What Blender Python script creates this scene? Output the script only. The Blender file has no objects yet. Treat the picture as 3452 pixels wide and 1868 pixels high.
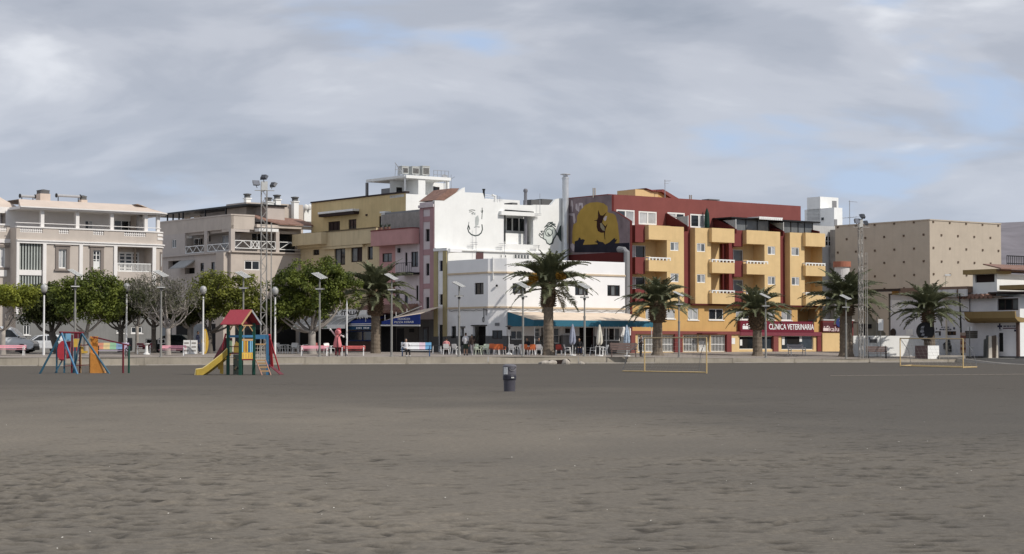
import bpy,math,random
from mathutils import Vector,Matrix,noise
S=bpy.context.scene
C=S.collection
R=math.radians
V=Vector
FPX=6490.0
PITCH=math.atan(232.0/FPX)
CAM_Z=1.6
cam=bpy.data.cameras.new('camera')
cam.sensor_fit='HORIZONTAL'
cam.sensor_width=36.0
cam.lens=36.0*FPX/3452.0
cam.clip_start=0.5
cam.clip_end=20000
cob=bpy.data.objects.new('camera',cam)
C.objects.link(cob)
cob.location=(0,0,CAM_Z)
cob.rotation_euler=(R(90)+PITCH,0,0)
S.camera=cob
SUN_EL,SUN_AZ=R(41),R(60)
sdir=V((math.sin(SUN_AZ)*math.cos(SUN_EL),-math.cos(SUN_AZ)*math.cos(SUN_EL),math.sin(SUN_EL)))
sun=bpy.data.lights.new('sun','SUN')
sun.energy=3.0
sun.angle=R(0.6)
sun.color=(1.0,0.94,0.86)
sob=bpy.data.objects.new('sun',sun)
C.objects.link(sob)
sob.rotation_euler=sdir.to_track_quat('Z','Y').to_euler()
W=bpy.data.worlds.new('World')
S.world=W
W.use_nodes=True
nt=W.node_tree
nt.nodes.clear()
def nd(tree,typ,**kw):
 n=tree.nodes.new(typ)
 for k,v in kw.items():
  if k.startswith('i_'):
   n.inputs[k[2:].replace('_',' ')].default_value=v
  else:
   setattr(n,k,v)
 return n
def mathn(tree,op,a,b=None,c=None,clamp=False):
 n=tree.nodes.new('ShaderNodeMath')
 n.operation=op
 n.use_clamp=clamp
 for i,q in enumerate((a,b,c)):
  if q is None:
   continue
  if hasattr(q,'is_output'):
   tree.links.new(q,n.inputs[i])
  else:
   n.inputs[i].default_value=q
 return n.outputs[0]
def mixc(tree,f,a,b,blend='MIX'):
 n=tree.nodes.new('ShaderNodeMix')
 n.data_type='RGBA'
 n.blend_type=blend
 for key,q in((0,f),(6,a),(7,b)):
  if hasattr(q,'is_output'):
   tree.links.new(q,n.inputs[key])
  else:
   n.inputs[key].default_value=q if key==0 else(q[0],q[1],q[2],1)
 return n.outputs[2]
def ramp(tree,f,stops,interp='LINEAR'):
 n=tree.nodes.new('ShaderNodeValToRGB')
 n.color_ramp.interpolation=interp
 el=n.color_ramp.elements
 while len(el)>1:
  el.remove(el[-1])
 for i,(p,c)in enumerate(stops):
  e=el[0]if i==0 else el.new(p)
  e.position=p
  e.color=(c[0],c[1],c[2],1)if hasattr(c,'__len__')else(c,c,c,1)
 tree.links.new(f,n.inputs[0])
 return n.outputs[0]
def build_sky():
 t=nt
 sky=nd(t,'ShaderNodeTexSky',sky_type='NISHITA',sun_disc=False)
 sky.sun_elevation=SUN_EL
 sky.sun_rotation=math.atan2(sdir.x,sdir.y)
 sky.air_density,sky.dust_density,sky.ozone_density=1.0,0.6,1.4
 tc=nd(t,'ShaderNodeTexCoord')
 sep=nd(t,'ShaderNodeSeparateXYZ')
 t.links.new(tc.outputs['Generated'],sep.inputs[0])
 z=mathn(t,'MAXIMUM',sep.outputs['Z'],0.0)
 dz=mathn(t,'ADD',z,0.30)
 cx=mathn(t,'DIVIDE',sep.outputs['X'],dz)
 cy=mathn(t,'DIVIDE',sep.outputs['Y'],dz)
 comb=nd(t,'ShaderNodeCombineXYZ')
 t.links.new(cx,comb.inputs[0])
 t.links.new(cy,comb.inputs[1])
 def cloud(scale,detail,rough,off,sx=1.0,sy=1.0,dist=0.0):
  m=nd(t,'ShaderNodeMapping')
  m.inputs['Location'].default_value=off
  m.inputs['Scale'].default_value=(sx,sy,1)
  t.links.new(comb.outputs[0],m.inputs[0])
  n=nd(t,'ShaderNodeTexNoise')
  n.inputs['Scale'].default_value=scale
  n.inputs['Detail'].default_value=detail
  n.inputs['Roughness'].default_value=rough
  n.inputs['Distortion'].default_value=dist
  t.links.new(m.outputs[0],n.inputs['Vector'])
  return n.outputs[0]
 cover=cloud(3.0,5,0.5,SKY_OFF_A,0.85,1.15,0.3)
 light=cloud(2.2,7,0.5,SKY_OFF_B,0.8,1.15,0.5)
 soft=cloud(6.0,6,0.5,(7.7,2.2,5.0),0.7,1.0,0.5)
 lum=mathn(t,'ADD',mathn(t,'MULTIPLY',light,0.72),mathn(t,'MULTIPLY',soft,0.28))
 cl=ramp(t,lum,[(0.37,(3.3,3.7,4.45)),(0.46,(4.2,4.55,5.3)),(0.53,(5.1,5.4,6.1)),(0.63,(7.2,7.45,8.0))],'EASE')
 veil=mixc(t,0.85,sky.outputs[0],(4.3,5.5,7.7))
 gap=ramp(t,cover,[(0.30,0.0),(0.43,1.0)],'EASE')
 col=mixc(t,gap,veil,cl)
 hz=ramp(t,z,[(0.0,0.75),(0.075,0.28),(0.16,0.0)],'EASE')
 col=mixc(t,hz,col,(5.0,5.75,6.9))
 bg=nd(t,'ShaderNodeBackground')
 bg.inputs['Strength'].default_value=0.1
 t.links.new(col,bg.inputs[0])
 out=nd(t,'ShaderNodeOutputWorld')
 t.links.new(bg.outputs[0],out.inputs[0])
SKY_OFF_A,SKY_OFF_B=(3.1,1.7,0.0),(11.3,4.2,2.0)
build_sky()
S.view_settings.view_transform='Standard'
S.view_settings.look='None'
S.view_settings.exposure=0.10
S.view_settings.gamma=1.0
S.view_settings.use_curve_mapping=False
ZM={0:(0,0,1.0),1:(0,600,.25829),2:(0,900,.27972),3:(540,560,.28694),4:(540,900,.27972),5:(1050,540,.25826),6:(1050,880,.25826),7:(1450,560,.25826),8:(1450,880,.25822),9:(1880,580,.27260),10:(1880,900,.27260),11:(2380,620,.24390),12:(2380,920,.25819),13:(2800,640,.25311),14:(2800,900,.27258),15:(0,1060,.15779),16:(300,1060,.15779),17:(640,1020,.18648),18:(2980,1040,.15779),19:(1660,1200,.10042),20:(1460,1080,.12422),21:(1760,1080,.16304),22:(940,1030,.15066),23:(2600,1060,.15528),24:(3180,860,.25831),25:(1880,660,.17219)}
def px(zi,x,y):
 ox,oy,k=ZM[zi]
 return ox+x*k,oy+y*k
CP,SP=math.cos(PITCH),math.sin(PITCH)
def ray(X,Y):
 a,b=(X-1726.0)/FPX,(934.0-Y)/FPX
 return V((a,CP-b*SP,SP+b*CP))
def at(zi,x,y,depth):
 """point of the place seen at a sheet pixel, at a distance along Y"""
 d=ray(*px(zi,x,y))
 return V((0,0,CAM_Z))+d*(depth/d.y)
def at_z(zi,x,y,z):
 d=ray(*px(zi,x,y))
 return V((0,0,CAM_Z))+d*((z-CAM_Z)/d.z)
def X_at(X,depth):
 return(X-1726.0)/FPX*depth
def sstep(a,b,x):
 t=max(0.0,min(1.0,(x-a)/(b-a)))
 return t*t*(3-2*t)
def interp(tab,x):
 if x<=tab[0][0]:
  return tab[0][1]
 for(x0,y0),(x1,y1)in zip(tab,tab[1:]):
  if x<=x1:
   return y0+(y1-y0)*(x-x0)/(x1-x0)
 return tab[-1][1]
WALL_PTS=[(-75.0,126.0),(X_at(0,137),137.0),(X_at(400,139.5),139.5),(X_at(800,142.5),142.5),(X_at(1200,146),146.0),(X_at(1726,150),150.0),(X_at(2200,154.5),154.5),(X_at(2500,158),158.0),(X_at(2860,161.0),161.0),(X_at(3230,164.5),164.5)]
def wall_y(x):
 return interp(WALL_PTS,x)
def prom_z(x,y):
 z0=interp([(-40,.76),(5,.76),(18,.58),(28,.50),(40,.45)],x)
 return z0+(1.06-z0)*max(0.0,min(1.0,(y-wall_y(x))/20.0))
def sand_z(x,y):
 return 0.2*sstep(116,146,y)
class MB:
 def __init__(s):
  s.v,s.f,s.m=[],[],[]
 def add(s,vs,fs,mi=0):
  b=len(s.v)
  s.v+=[tuple(q)for q in vs]
  s.f+=[tuple(b+i for i in q)for q in fs]
  s.m+=[mi]*len(fs)
 def quad(s,a,b,c,d,mi=0):
  s.add([a,b,c,d],[(0,1,2,3)],mi)
 def poly(s,pts,mi=0):
  s.add(pts,[tuple(range(len(pts)))],mi)
 def box(s,o,ux,uy,uz,mi=0):
  o,ux,uy,uz=V(o),V(ux),V(uy),V(uz)
  p=[o,o+ux,o+ux+uy,o+uy,o+uz,o+ux+uz,o+ux+uy+uz,o+uy+uz]
  s.add(p,[(0,3,2,1),(4,5,6,7),(0,1,5,4),(1,2,6,5),(2,3,7,6),(3,0,4,7)],mi)
 def aab(s,x0,x1,y0,y1,z0,z1,mi=0):
  s.box((x0,y0,z0),(x1-x0,0,0),(0,y1-y0,0),(0,0,z1-z0),mi)
 def bar(s,p,q,w,h=None,up=None,mi=0):
  p,q=V(p),V(q)
  h=h or w
  d=(q-p)
  u=V(up)if up is not None else(V((0,0,1))if abs(d.normalized().z)<.95 else V((0,1,0)))
  a=d.cross(u).normalized()
  b=a.cross(d).normalized()
  s.box(p-a*w/2-b*h/2,a*w,b*h,d,mi)
 def prism(s,pts,ext,mi=0):
  pts=[V(p)for p in pts]
  ext=V(ext)
  n=len(pts)
  s.add(pts+[p+ext for p in pts],[tuple(range(n)),tuple(range(2*n-1,n-1,-1))]+[(i,i+n,(i+1)%n+n,(i+1)%n)for i in range(n)],mi)
 def tube(s,pts,rad,n=8,cap=True,mi=0):
  pts=[V(p)for p in pts]
  rads=rad if hasattr(rad,'__len__')else[rad]*len(pts)
  rings=[]
  g=(pts[-1]-pts[0])
  g=g.normalized()if g.length>1e-6 else V((0,0,1))
  ref=min((V((1,0,0)),V((0,1,0)),V((0,0,1))),key=lambda q:abs(q.dot(g)))
  for i,p in enumerate(pts):
   d=(pts[min(i+1,len(pts)-1)]-pts[max(i-1,0)]).normalized()
   a=d.cross(ref)
   a=a.normalized()if a.length>1e-4 else V((1,0,0))
   b=d.cross(a).normalized()
   rings.append([p+(a*math.cos(2*math.pi*k/n)+b*math.sin(2*math.pi*k/n))*rads[i]for k in range(n)])
  vs=[q for r_ in rings for q in r_]
  fs=[]
  for i in range(len(pts)-1):
   for k in range(n):
    fs.append((i*n+k,i*n+(k+1)%n,(i+1)*n+(k+1)%n,(i+1)*n+k))
  if cap:
   fs.append(tuple(range(n-1,-1,-1)))
   fs.append(tuple((len(pts)-1)*n+k for k in range(n)))
  s.add(vs,fs,mi)
 def lathe(s,prof,n=16,c=(0,0,0),sx=1.0,sy=1.0,mi=0):
  c=V(c)
  vs,fs=[],[]
  for r_,z in prof:
   for k in range(n):
    a=2*math.pi*k/n
    vs.append(c+V((math.cos(a)*r_*sx,math.sin(a)*r_*sy,z)))
  for i in range(len(prof)-1):
   for k in range(n):
    fs.append((i*n+k,i*n+(k+1)%n,(i+1)*n+(k+1)%n,(i+1)*n+k))
  fs.append(tuple(range(n-1,-1,-1)))
  fs.append(tuple((len(prof)-1)*n+k for k in range(n)))
  s.add(vs,fs,mi)
 def ball(s,c,rx,ry=None,rz=None,n=12,m=8,mi=0):
  ry,rz=ry or rx,rz or rx
  prof=[(max(.001,math.sin(math.pi*i/m)),-math.cos(math.pi*i/m))for i in range(m+1)]
  c=V(c)
  vs,fs=[],[]
  for r_,z in prof:
   for k in range(n):
    a=2*math.pi*k/n
    vs.append(c+V((math.cos(a)*r_*rx,math.sin(a)*r_*ry,z*rz)))
  for i in range(m):
   for k in range(n):
    fs.append((i*n+k,i*n+(k+1)%n,(i+1)*n+(k+1)%n,(i+1)*n+k))
  s.add(vs,fs,mi)
 def mesh(s,name,mats,origin=None,smooth=False):
  me=bpy.data.meshes.new(name)
  if origin is not None:
   o=V(origin)
   vs=[(a-o.x,b-o.y,c-o.z)for a,b,c in s.v]
  else:
   vs=s.v
  me.from_pydata(vs,[],s.f)
  for m_ in(mats if isinstance(mats,(list,tuple))else[mats]):
   me.materials.append(m_)
  if any(s.m):
   me.polygons.foreach_set('material_index',s.m)
  if smooth:
   me.polygons.foreach_set('use_smooth',[True]*len(me.polygons))
  me.update()
  return me
 def build(s,name,mats,parent=None,origin=None,smooth=False):
  if origin is None and parent is not None:
   origin=parent.get('_w')
  o=bpy.data.objects.new(name,s.mesh(name,mats,origin,smooth))
  C.objects.link(o)
  if parent is not None:
   o.parent=parent
   if origin is not None:
    o['_w']=list(origin)
  elif origin is not None:
   o.location=origin
   o['_w']=list(origin)
  return o
def link(name,me,parent,loc=(0,0,0),rot=(0,0,0),scale=(1,1,1)):
 o=bpy.data.objects.new(name,me)
 C.objects.link(o)
 o.parent=parent
 o.location,o.rotation_euler,o.scale=loc,rot,scale
 return o
def tag(o,label,cat,group=None):
 o['label'],o['category']=label,cat
 if group:
  o['group']=group
 return o
def thing(name,label,cat,loc=(0,0,0),rotz=0.0,group=None,world=False):
 """Empty at a thing's base; world=True: its parts are authored in world coordinates"""
 o=bpy.data.objects.new(name,None)
 C.objects.link(o)
 o.empty_display_size=.3
 o.location=loc
 o.rotation_euler=(0,0,rotz)
 if world:
  o['_w']=list(loc)
 return tag(o,label,cat,group)
def dup(root,loc,rotz=0.0,label=None,group=None,scale=None):
 r_=root.copy()
 C.objects.link(r_)
 r_.location,r_.rotation_euler=loc,(0,0,rotz)
 if scale is not None:
  r_.scale=scale if hasattr(scale,'__len__')else(scale,)*3
 if label:
  r_['label']=label
 if group:
  r_['group']=group
 for ch in list(root.children):
  c=ch.copy()
  C.objects.link(c)
  c.parent=r_
  for g in list(ch.children):
   d=g.copy()
   C.objects.link(d)
   d.parent=c
 return r_
def structure(o):
 o['kind']='structure'
 return o
class Face:
 """a vertical plane through two plan points, p0 at the picture's left; u runs along it, z up, o outward (to the viewer)"""
 def __init__(s,p0,p1):
  s.p0,s.p1=V((p0[0],p0[1],0)),V((p1[0],p1[1],0))
  s.L=(s.p1-s.p0).length
  s.d=(s.p1-s.p0).normalized()
  s.n=V((s.d.y,-s.d.x,0))
 def off(s,o):
  return Face((s.p0+s.n*o)[:2],(s.p1+s.n*o)[:2])
 def uz(s,zi,x,y):
  d=ray(*px(zi,x,y))
  c=V((0,0,CAM_Z))
  t=(s.p0-c).dot(s.n)/d.dot(s.n)
  q=c+d*t
  return(q-s.p0).dot(s.d),q.z
 def P(s,u,z,o=0.0):
  return s.p0+s.d*u+s.n*o+V((0,0,z))
 def R(s,zi,x0,y0,x1,y1):
  ym,xm=(y0+y1)/2,(x0+x1)/2
  return(s.uz(zi,x0,ym)[0],s.uz(zi,x1,ym)[0],s.uz(zi,xm,y1)[1],s.uz(zi,xm,y0)[1])
 def box(s,mb,r_,o0,o1,mi=0):
  u0,u1,z0,z1=r_
  mb.box(s.P(u0,z0,o0),s.d*(u1-u0),s.n*(o1-o0),V((0,0,z1-z0)),mi)
 def prism(s,mb,uzs,o0,o1,mi=0):
  mb.prism([s.P(u,z,o0)for u,z in uzs],s.n*(o1-o0),mi)
 def pts(s,zi,pp):
  return[s.uz(zi,x,y)for x,y in pp]
 def wall(s,mb,u0,u1,z0,z1,holes=(),o=0.0,depth=.25,mi=0,mr=None):
  """sheet with rectangular openings and their reveals"""
  hs=[(max(u0,a),min(u1,b),max(z0,c),min(z1,d))for a,b,c,d in holes]
  hs=[h for h in hs if h[1]-h[0]>.02 and h[3]-h[2]>.02]
  us=sorted(set([u0,u1]+[h[0]for h in hs]+[h[1]for h in hs]))
  zs=sorted(set([z0,z1]+[h[2]for h in hs]+[h[3]for h in hs]))
  for a,b in zip(us,us[1:]):
   for c,d in zip(zs,zs[1:]):
    um,zm=(a+b)/2,(c+d)/2
    if any(h[0]<um<h[1]and h[2]<zm<h[3]for h in hs):
     continue
    mb.quad(s.P(a,c,o),s.P(b,c,o),s.P(b,d,o),s.P(a,d,o),mi)
  k=mi if mr is None else mr
  for a,b,c,d in hs:
   i=o-depth
   mb.quad(s.P(a,c,o),s.P(a,d,o),s.P(a,d,i),s.P(a,c,i),k)
   mb.quad(s.P(b,c,o),s.P(b,c,i),s.P(b,d,i),s.P(b,d,o),k)
   mb.quad(s.P(a,d,o),s.P(b,d,o),s.P(b,d,i),s.P(a,d,i),k)
   mb.quad(s.P(a,c,o),s.P(a,c,i),s.P(b,c,i),s.P(b,c,o),k)
MATS={}
def srgb(h):
 def f(c):
  c/=255.0
  return c/12.92 if c<=.04045 else((c+.055)/1.055)**2.4
 return tuple(f(q)for q in h)
def mat(name,col,rough=.8,var=.10,scale=1.6,streak=0.0,bump=0.0,bscale=30.0,metal=0.0,spec=.3,col2=None,coords='Position'):
 if name in MATS:
  return MATS[name]
 m=bpy.data.materials.new(name)
 m.use_nodes=True
 t=m.node_tree
 bs=t.nodes['Principled BSDF']
 bs.inputs['Roughness'].default_value=rough
 bs.inputs['Metallic'].default_value=metal
 bs.inputs['Specular IOR Level'].default_value=spec
 if coords=='Position':
  co=nd(t,'ShaderNodeNewGeometry').outputs['Position']
 else:
  co=nd(t,'ShaderNodeTexCoord').outputs['Object']
 n1=nd(t,'ShaderNodeTexNoise')
 n1.inputs['Scale'].default_value=scale
 n1.inputs['Detail'].default_value=6
 n1.inputs['Roughness'].default_value=.62
 t.links.new(co,n1.inputs['Vector'])
 f=ramp(t,n1.outputs[0],[(.3,0.0),(.7,1.0)])
 a=[c*(1-var)for c in col]
 b=[min(.92,c*(1+var))for c in(col2 or col)]
 cc=mixc(t,f,a,b)
 if streak:
  mp=nd(t,'ShaderNodeMapping')
  mp.inputs['Scale'].default_value=(1.7,1.7,.13)
  t.links.new(co,mp.inputs[0])
  n2=nd(t,'ShaderNodeTexNoise')
  n2.inputs['Scale'].default_value=1.5
  n2.inputs['Detail'].default_value=7
  n2.inputs['Roughness'].default_value=.7
  t.links.new(mp.outputs[0],n2.inputs['Vector'])
  g=ramp(t,n2.outputs[0],[(.50,0.0),(.74,1.0)])
  g=mathn(t,'MULTIPLY',g,streak)
  cc=mixc(t,g,cc,[c*.42+.012 for c in col])
 t.links.new(cc,bs.inputs['Base Color'])
 if bump:
  n3=nd(t,'ShaderNodeTexNoise')
  n3.inputs['Scale'].default_value=bscale
  n3.inputs['Detail'].default_value=4
  t.links.new(co,n3.inputs['Vector'])
  bp=nd(t,'ShaderNodeBump')
  bp.inputs['Strength'].default_value=bump
  bp.inputs['Distance'].default_value=.02
  t.links.new(n3.outputs[0],bp.inputs['Height'])
  t.links.new(bp.outputs[0],bs.inputs['Normal'])
 MATS[name]=m
 return m
def muted(c,f):
 l=.25*c[0]+.6*c[1]+.15*c[2]
 return tuple(q+(l-q)*f for q in c)
def plaster(name,rgb,k=1.0,var=.07,streak=.25):
 return mat(name,[min(.84,c*k*1.04)for c in muted(srgb(rgb),.2)],rough=.92,var=var,scale=.9,streak=streak,bump=.25,bscale=14,spec=.15)
def paint(name,rgb,k=1.0,rough=.55,var=.08,scale=3.0,streak=.0):
 return mat(name,[min(.84,c*k)for c in muted(srgb(rgb),.14)],rough=rough,var=var,scale=scale,streak=streak,spec=.3,coords='Object')
def glass_mat(name,tint,rough=.08,spec=.5):
 m=mat(name,tint,rough=rough,var=.35,scale=.8,spec=spec)
 return m
GL=glass_mat('window_glass',(.016,.019,.022))
GLB=glass_mat('window_glass_bluish',(.035,.045,.055))
GLC=glass_mat('window_glass_before_curtain',(.42,.43,.44),rough=.25)
GLM=glass_mat('window_glass_half_curtained',(.13,.14,.145),rough=.2)
WHITEF=paint('white_window_frame',(235,235,232),k=.95,rough=.5)
DARKF=paint('dark_window_frame',(52,42,40),rough=.5)
BLACKF=paint('black_metal',(28,28,30),rough=.45)
DARKIN=mat('dark_interior',(.012,.011,.011),rough=.9,var=.3)
ALU=mat('grey_aluminium',(.42,.43,.45),rough=.4,metal=.7,var=.1)
CONC=mat('concrete',(.36,.33,.29),rough=.93,var=.16,scale=.8,streak=.4,bump=.4,bscale=9,spec=.15)
WHITEW=plaster('white_wall_plaster',(240,241,238),k=.91,var=.04,streak=.06)
def win(T,f,r_,nx=2,nz=1,frame=None,glass=None,recess=.14,fw=.06,sill=None,name='window',label=None):
 """frame (part) with one pane (sub-part) per light; sits in an opening r_ of face f"""
 u0,u1,z0,z1=r_
 if u1-u0<.08 or z1-z0<.08:
  return None
 fw=min(fw,(u1-u0)/(nx*4),(z1-z0)/6)
 frame=frame or WHITEF
 mb=MB()
 a,b=-recess-.02,-recess+.05
 f.box(mb,(u0,u1,z0,z0+fw),a,b)
 f.box(mb,(u0,u1,z1-fw,z1),a,b)
 du=(u1-u0)/nx
 for i in range(nx+1):
  c=u0+du*i
  lo,hi=(c,c+fw)if i==0 else((c-fw,c)if i==nx else(c-fw/2,c+fw/2))
  f.box(mb,(lo,hi,z0+fw,z1-fw),a,b-.004)
 dz=(z1-z0)/nz
 for j in range(1,nz):
  f.box(mb,(u0+fw,u1-fw,z0+dz*j-fw*.3,z0+dz*j+fw*.3),a+.006,b-.010)
 w=mb.build(name,frame,T)
 if label:
  w['label']=label
 gl=glass if isinstance(glass,(list,tuple))else[glass or GL]
 for i in range(nx):
  p=MB()
  f.box(p,(u0+du*i+fw*.5,u0+du*(i+1)-fw*.5,z0+fw*.5,z1-fw*.5),a+.008,a+.024)
  p.build('pane',gl[i%len(gl)],w)
 if sill:
  q=MB()
  f.box(q,(u0-.07,u1+.07,z0-.08,z0-.004),-recess,.07)
  q.build('sill',sill,w)
 return w
def text(T,f,u,z,o,body,height,width,m,name='lettering',ext=.012,ztilt=None,vdir=None,bold=0.0):
 """lettering on face f, lower left corner at (u, z)"""
 cu=bpy.data.curves.new(name,'FONT')
 cu.body=body
 cu.size=1.0
 cu.extrude=.01
 cu.offset=bold
 cu.resolution_u=2
 cu.materials.append(m)
 ob=bpy.data.objects.new(name,cu)
 C.objects.link(ob)
 bpy.context.view_layer.update()
 dx,dy=max(.01,ob.dimensions.x),max(.01,ob.dimensions.y)
 base=min(c[1]for c in ob.bound_box)
 left=min(c[0]for c in ob.bound_box)
 sx,sy=width/dx,height/dy
 up=V((0,0,1))if vdir is None else V(vdir)
 n=f.d.cross(up).normalized()
 mtx=Matrix((f.d*sx,up*sy,n*(ext/.01))).transposed().to_4x4()
 org=f.P(u,z,o)-f.d*left*sx-up*base*sy
 if T is not None:
  org=org-V(T['_w'])
 mtx.translation=org
 me=ob.to_mesh().copy()
 bpy.data.objects.remove(ob)
 o2=bpy.data.objects.new(name,me)
 me.materials.clear()
 me.materials.append(m)
 C.objects.link(o2)
 if T is not None:
  o2.parent=T
 o2.matrix_basis=mtx
 return o2
# the ground
import numpy as np
def build_sand():
 rng=np.random.default_rng(4)
 ys=[-250.,-120.,-60.,-25.,-8.,0.,5.,9.]
 y=11.0
 while y<132:
  ys.append(y)
  y+=max(.03,.0028*y)
 ys+=[136.,140.,144.,148.,152.,156.,160.,165.,172.]
 ys=np.array(ys)
 nu=381
 core=np.linspace(-1,1,nu)
 us=np.concatenate([[-400,-120,-30,-10,-4,-2.2,-1.5,-1.2],core,[1.2,1.5,2.2,4,10,30,120,400]])
 wy=np.where(ys<9,6.5,.33*ys+3.5)
 X=np.where(np.abs(us)[None,:]<=1.0,us[None,:]*wy[:,None],np.sign(us)[None,:]*(wy[:,None]+(np.abs(us)[None,:]-1)*4))
 Y=np.repeat(ys[:,None],len(us),axis=1)
 t=np.clip((Y-116)/30.0,0,1)
 Z=0.2*t*t*(3-2*t)
 lo=int(np.searchsorted(ys,11.0))
 hi=int(np.searchsorted(ys,131.0))
 def nz(x,y,seed,lam):
  r_=np.random.default_rng(seed)
  o=np.zeros_like(x)
  for _ in range(9):
   a=r_.uniform(0,2*math.pi)
   k=2*math.pi/(lam*r_.uniform(.6,1.7))
   o+=np.sin(k*(x*math.cos(a)+y*math.sin(a))+r_.uniform(0,6.28))
  return o/3.0
 D=np.zeros_like(Z)
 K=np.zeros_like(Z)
 D+=.012*nz(X,Y,1,9.0)+.002*nz(X,Y,2,2.2)+.001*nz(X,Y,3,.8)
 n=42000
 fy=np.exp(rng.uniform(math.log(12),math.log(118),n))
 fx=rng.uniform(-1,1,n)*(.31*fy+2)
 belt=.10+.85*np.exp(-((fy-29-fx*.7)/8.0)**2)+.10*np.exp(-((fy-17)/4.0)**2)+.25*np.exp(-((fy-75+fx*.2)/9.0)**2)
 keep=rng.uniform(0,1,n)<belt*(.35+.35*nz(fx,fy,8,12.0))
 fx,fy=fx[keep],fy[keep]
 for x0,y0 in zip(fx,fy):
  L,B=rng.uniform(.08,.17),rng.uniform(.05,.10)
  if y0>45:
   L,B=L*1.5,B*1.5
  a=rng.normal(0,.6)
  dep=rng.uniform(.012,.035)
  j0,j1=np.searchsorted(ys,y0-.6),np.searchsorted(ys,y0+.6)
  j0,j1=max(lo,j0),min(hi,j1)
  if j1<=j0:
   continue
  w=.33*y0+3.5
  c0=int((x0-.7+w)/(2*w)*(nu-1))+8
  c1=int((x0+.7+w)/(2*w)*(nu-1))+10
  c0,c1=max(9,c0),min(len(us)-9,c1)
  if c1<=c0:
   continue
  xs,yy=X[j0:j1,c0:c1]-x0,Y[j0:j1,c0:c1]-y0
  p,q=xs*math.cos(a)+yy*math.sin(a),-xs*math.sin(a)+yy*math.cos(a)
  rr=(p/L)**2+(q/B)**2
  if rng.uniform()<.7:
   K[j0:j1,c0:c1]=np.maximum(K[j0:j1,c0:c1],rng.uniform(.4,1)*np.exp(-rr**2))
  D[j0:j1,c0:c1]+=dep*(-np.exp(-rr)+.22*np.exp(-((np.sqrt(rr)-1.75)**2)*3.0))
 fade=np.clip((Y-9)/3,0,1)*np.clip((133-Y)/8,0,1)*np.clip((1.0-np.abs(np.clip(us,-1,1))[None,:])*14,0,1)
 Z=Z+D*fade
 nr,ncol=Z.shape
 co=np.stack([X,Y,Z],-1).reshape(-1,3).astype(np.float32)
 i=np.arange(nr-1)[:,None]*ncol+np.arange(ncol-1)[None,:]
 quads=np.stack([i,i+1,i+ncol+1,i+ncol],-1).reshape(-1,4).astype(np.int32)
 me=bpy.data.meshes.new('sand')
 me.vertices.add(len(co))
 me.vertices.foreach_set('co',co.ravel())
 me.loops.add(quads.size)
 me.loops.foreach_set('vertex_index',quads.ravel())
 me.polygons.add(len(quads))
 me.polygons.foreach_set('loop_start',np.arange(0,quads.size,4,dtype=np.int32))
 me.polygons.foreach_set('use_smooth',np.ones(len(quads),dtype=bool))
 me.update()
 at_=me.attributes.new('dent_dark','FLOAT','POINT')  # mask of the dent interiors
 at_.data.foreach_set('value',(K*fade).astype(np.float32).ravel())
 m=bpy.data.materials.new('dark_volcanic_sand')
 m.use_nodes=True
 t=m.node_tree
 bs=t.nodes['Principled BSDF']
 bs.inputs['Roughness'].default_value=.95
 bs.inputs['Specular IOR Level'].default_value=.12
 pos=nd(t,'ShaderNodeNewGeometry').outputs['Position']
 def noi(scale,det=5,rough=.55,sc=(1,1,1),off=(0,0,0)):
  mp=nd(t,'ShaderNodeMapping')
  mp.inputs['Scale'].default_value=sc
  mp.inputs['Location'].default_value=off
  t.links.new(pos,mp.inputs[0])
  n_=nd(t,'ShaderNodeTexNoise')
  n_.inputs['Scale'].default_value=scale
  n_.inputs['Detail'].default_value=det
  n_.inputs['Roughness'].default_value=rough
  t.links.new(mp.outputs[0],n_.inputs['Vector'])
  return n_.outputs[0]
 sx=nd(t,'ShaderNodeSeparateXYZ')
 t.links.new(pos,sx.inputs[0])
 sun_patch=mathn(t,'ADD',mathn(t,'DIVIDE',sx.outputs['X'],-44.0),mathn(t,'MULTIPLY',noi(.05,4,.55,(1,.8,1),(2.3,0.4,0)),1.5))
 big=ramp(t,sun_patch,[(.42,0),(1.05,1)],'EASE')  # cloud sun and shade put into the sand colour, lighter to the left
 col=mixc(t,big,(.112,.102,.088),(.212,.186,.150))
 mid=ramp(t,noi(.35,6,.6,(1,.5,1)),[(.36,0),(.68,1)])
 col=mixc(t,mathn(t,'MULTIPLY',mid,.30),col,(.098,.091,.082))
 sy=nd(t,'ShaderNodeSeparateXYZ')
 t.links.new(pos,sy.inputs[0])
 wob=mathn(t,'ADD',sy.outputs['Y'],mathn(t,'MULTIPLY',noi(.06,3),50.0))
 far=ramp(t,mathn(t,'DIVIDE',wob,200.0),[(.27,0.0),(.55,1.0)],'EASE')
 col=mixc(t,mathn(t,'MULTIPLY',far,.88),col,(.098,.087,.074))  # the same cloud shade put into the colour, darker with distance
 fine=ramp(t,noi(11.0,5,.7),[(.32,.78),(.68,1.16)])
 col=mixc(t,1.0,col,fine,'MULTIPLY')
 vo=nd(t,'ShaderNodeTexVoronoi')
 vo.inputs['Scale'].default_value=2.3
 t.links.new(pos,vo.inputs['Vector'])
 speck=ramp(t,vo.outputs['Distance'],[(.035,1.0),(.05,0.0)])
 sel=ramp(t,noi(.45,2,.5,(1,1,1),(9,3,1)),[(.6,0),(.66,1)])
 col=mixc(t,mathn(t,'MULTIPLY',speck,sel),col,(.55,.52,.47))
 da=nd(t,'ShaderNodeAttribute',attribute_name='dent_dark')
 col=mixc(t,mathn(t,'MULTIPLY',da.outputs['Fac'],.85),col,(.040,.036,.031))  # dent interiors mixed darker through the mask
 t.links.new(col,bs.inputs['Base Color'])
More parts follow.
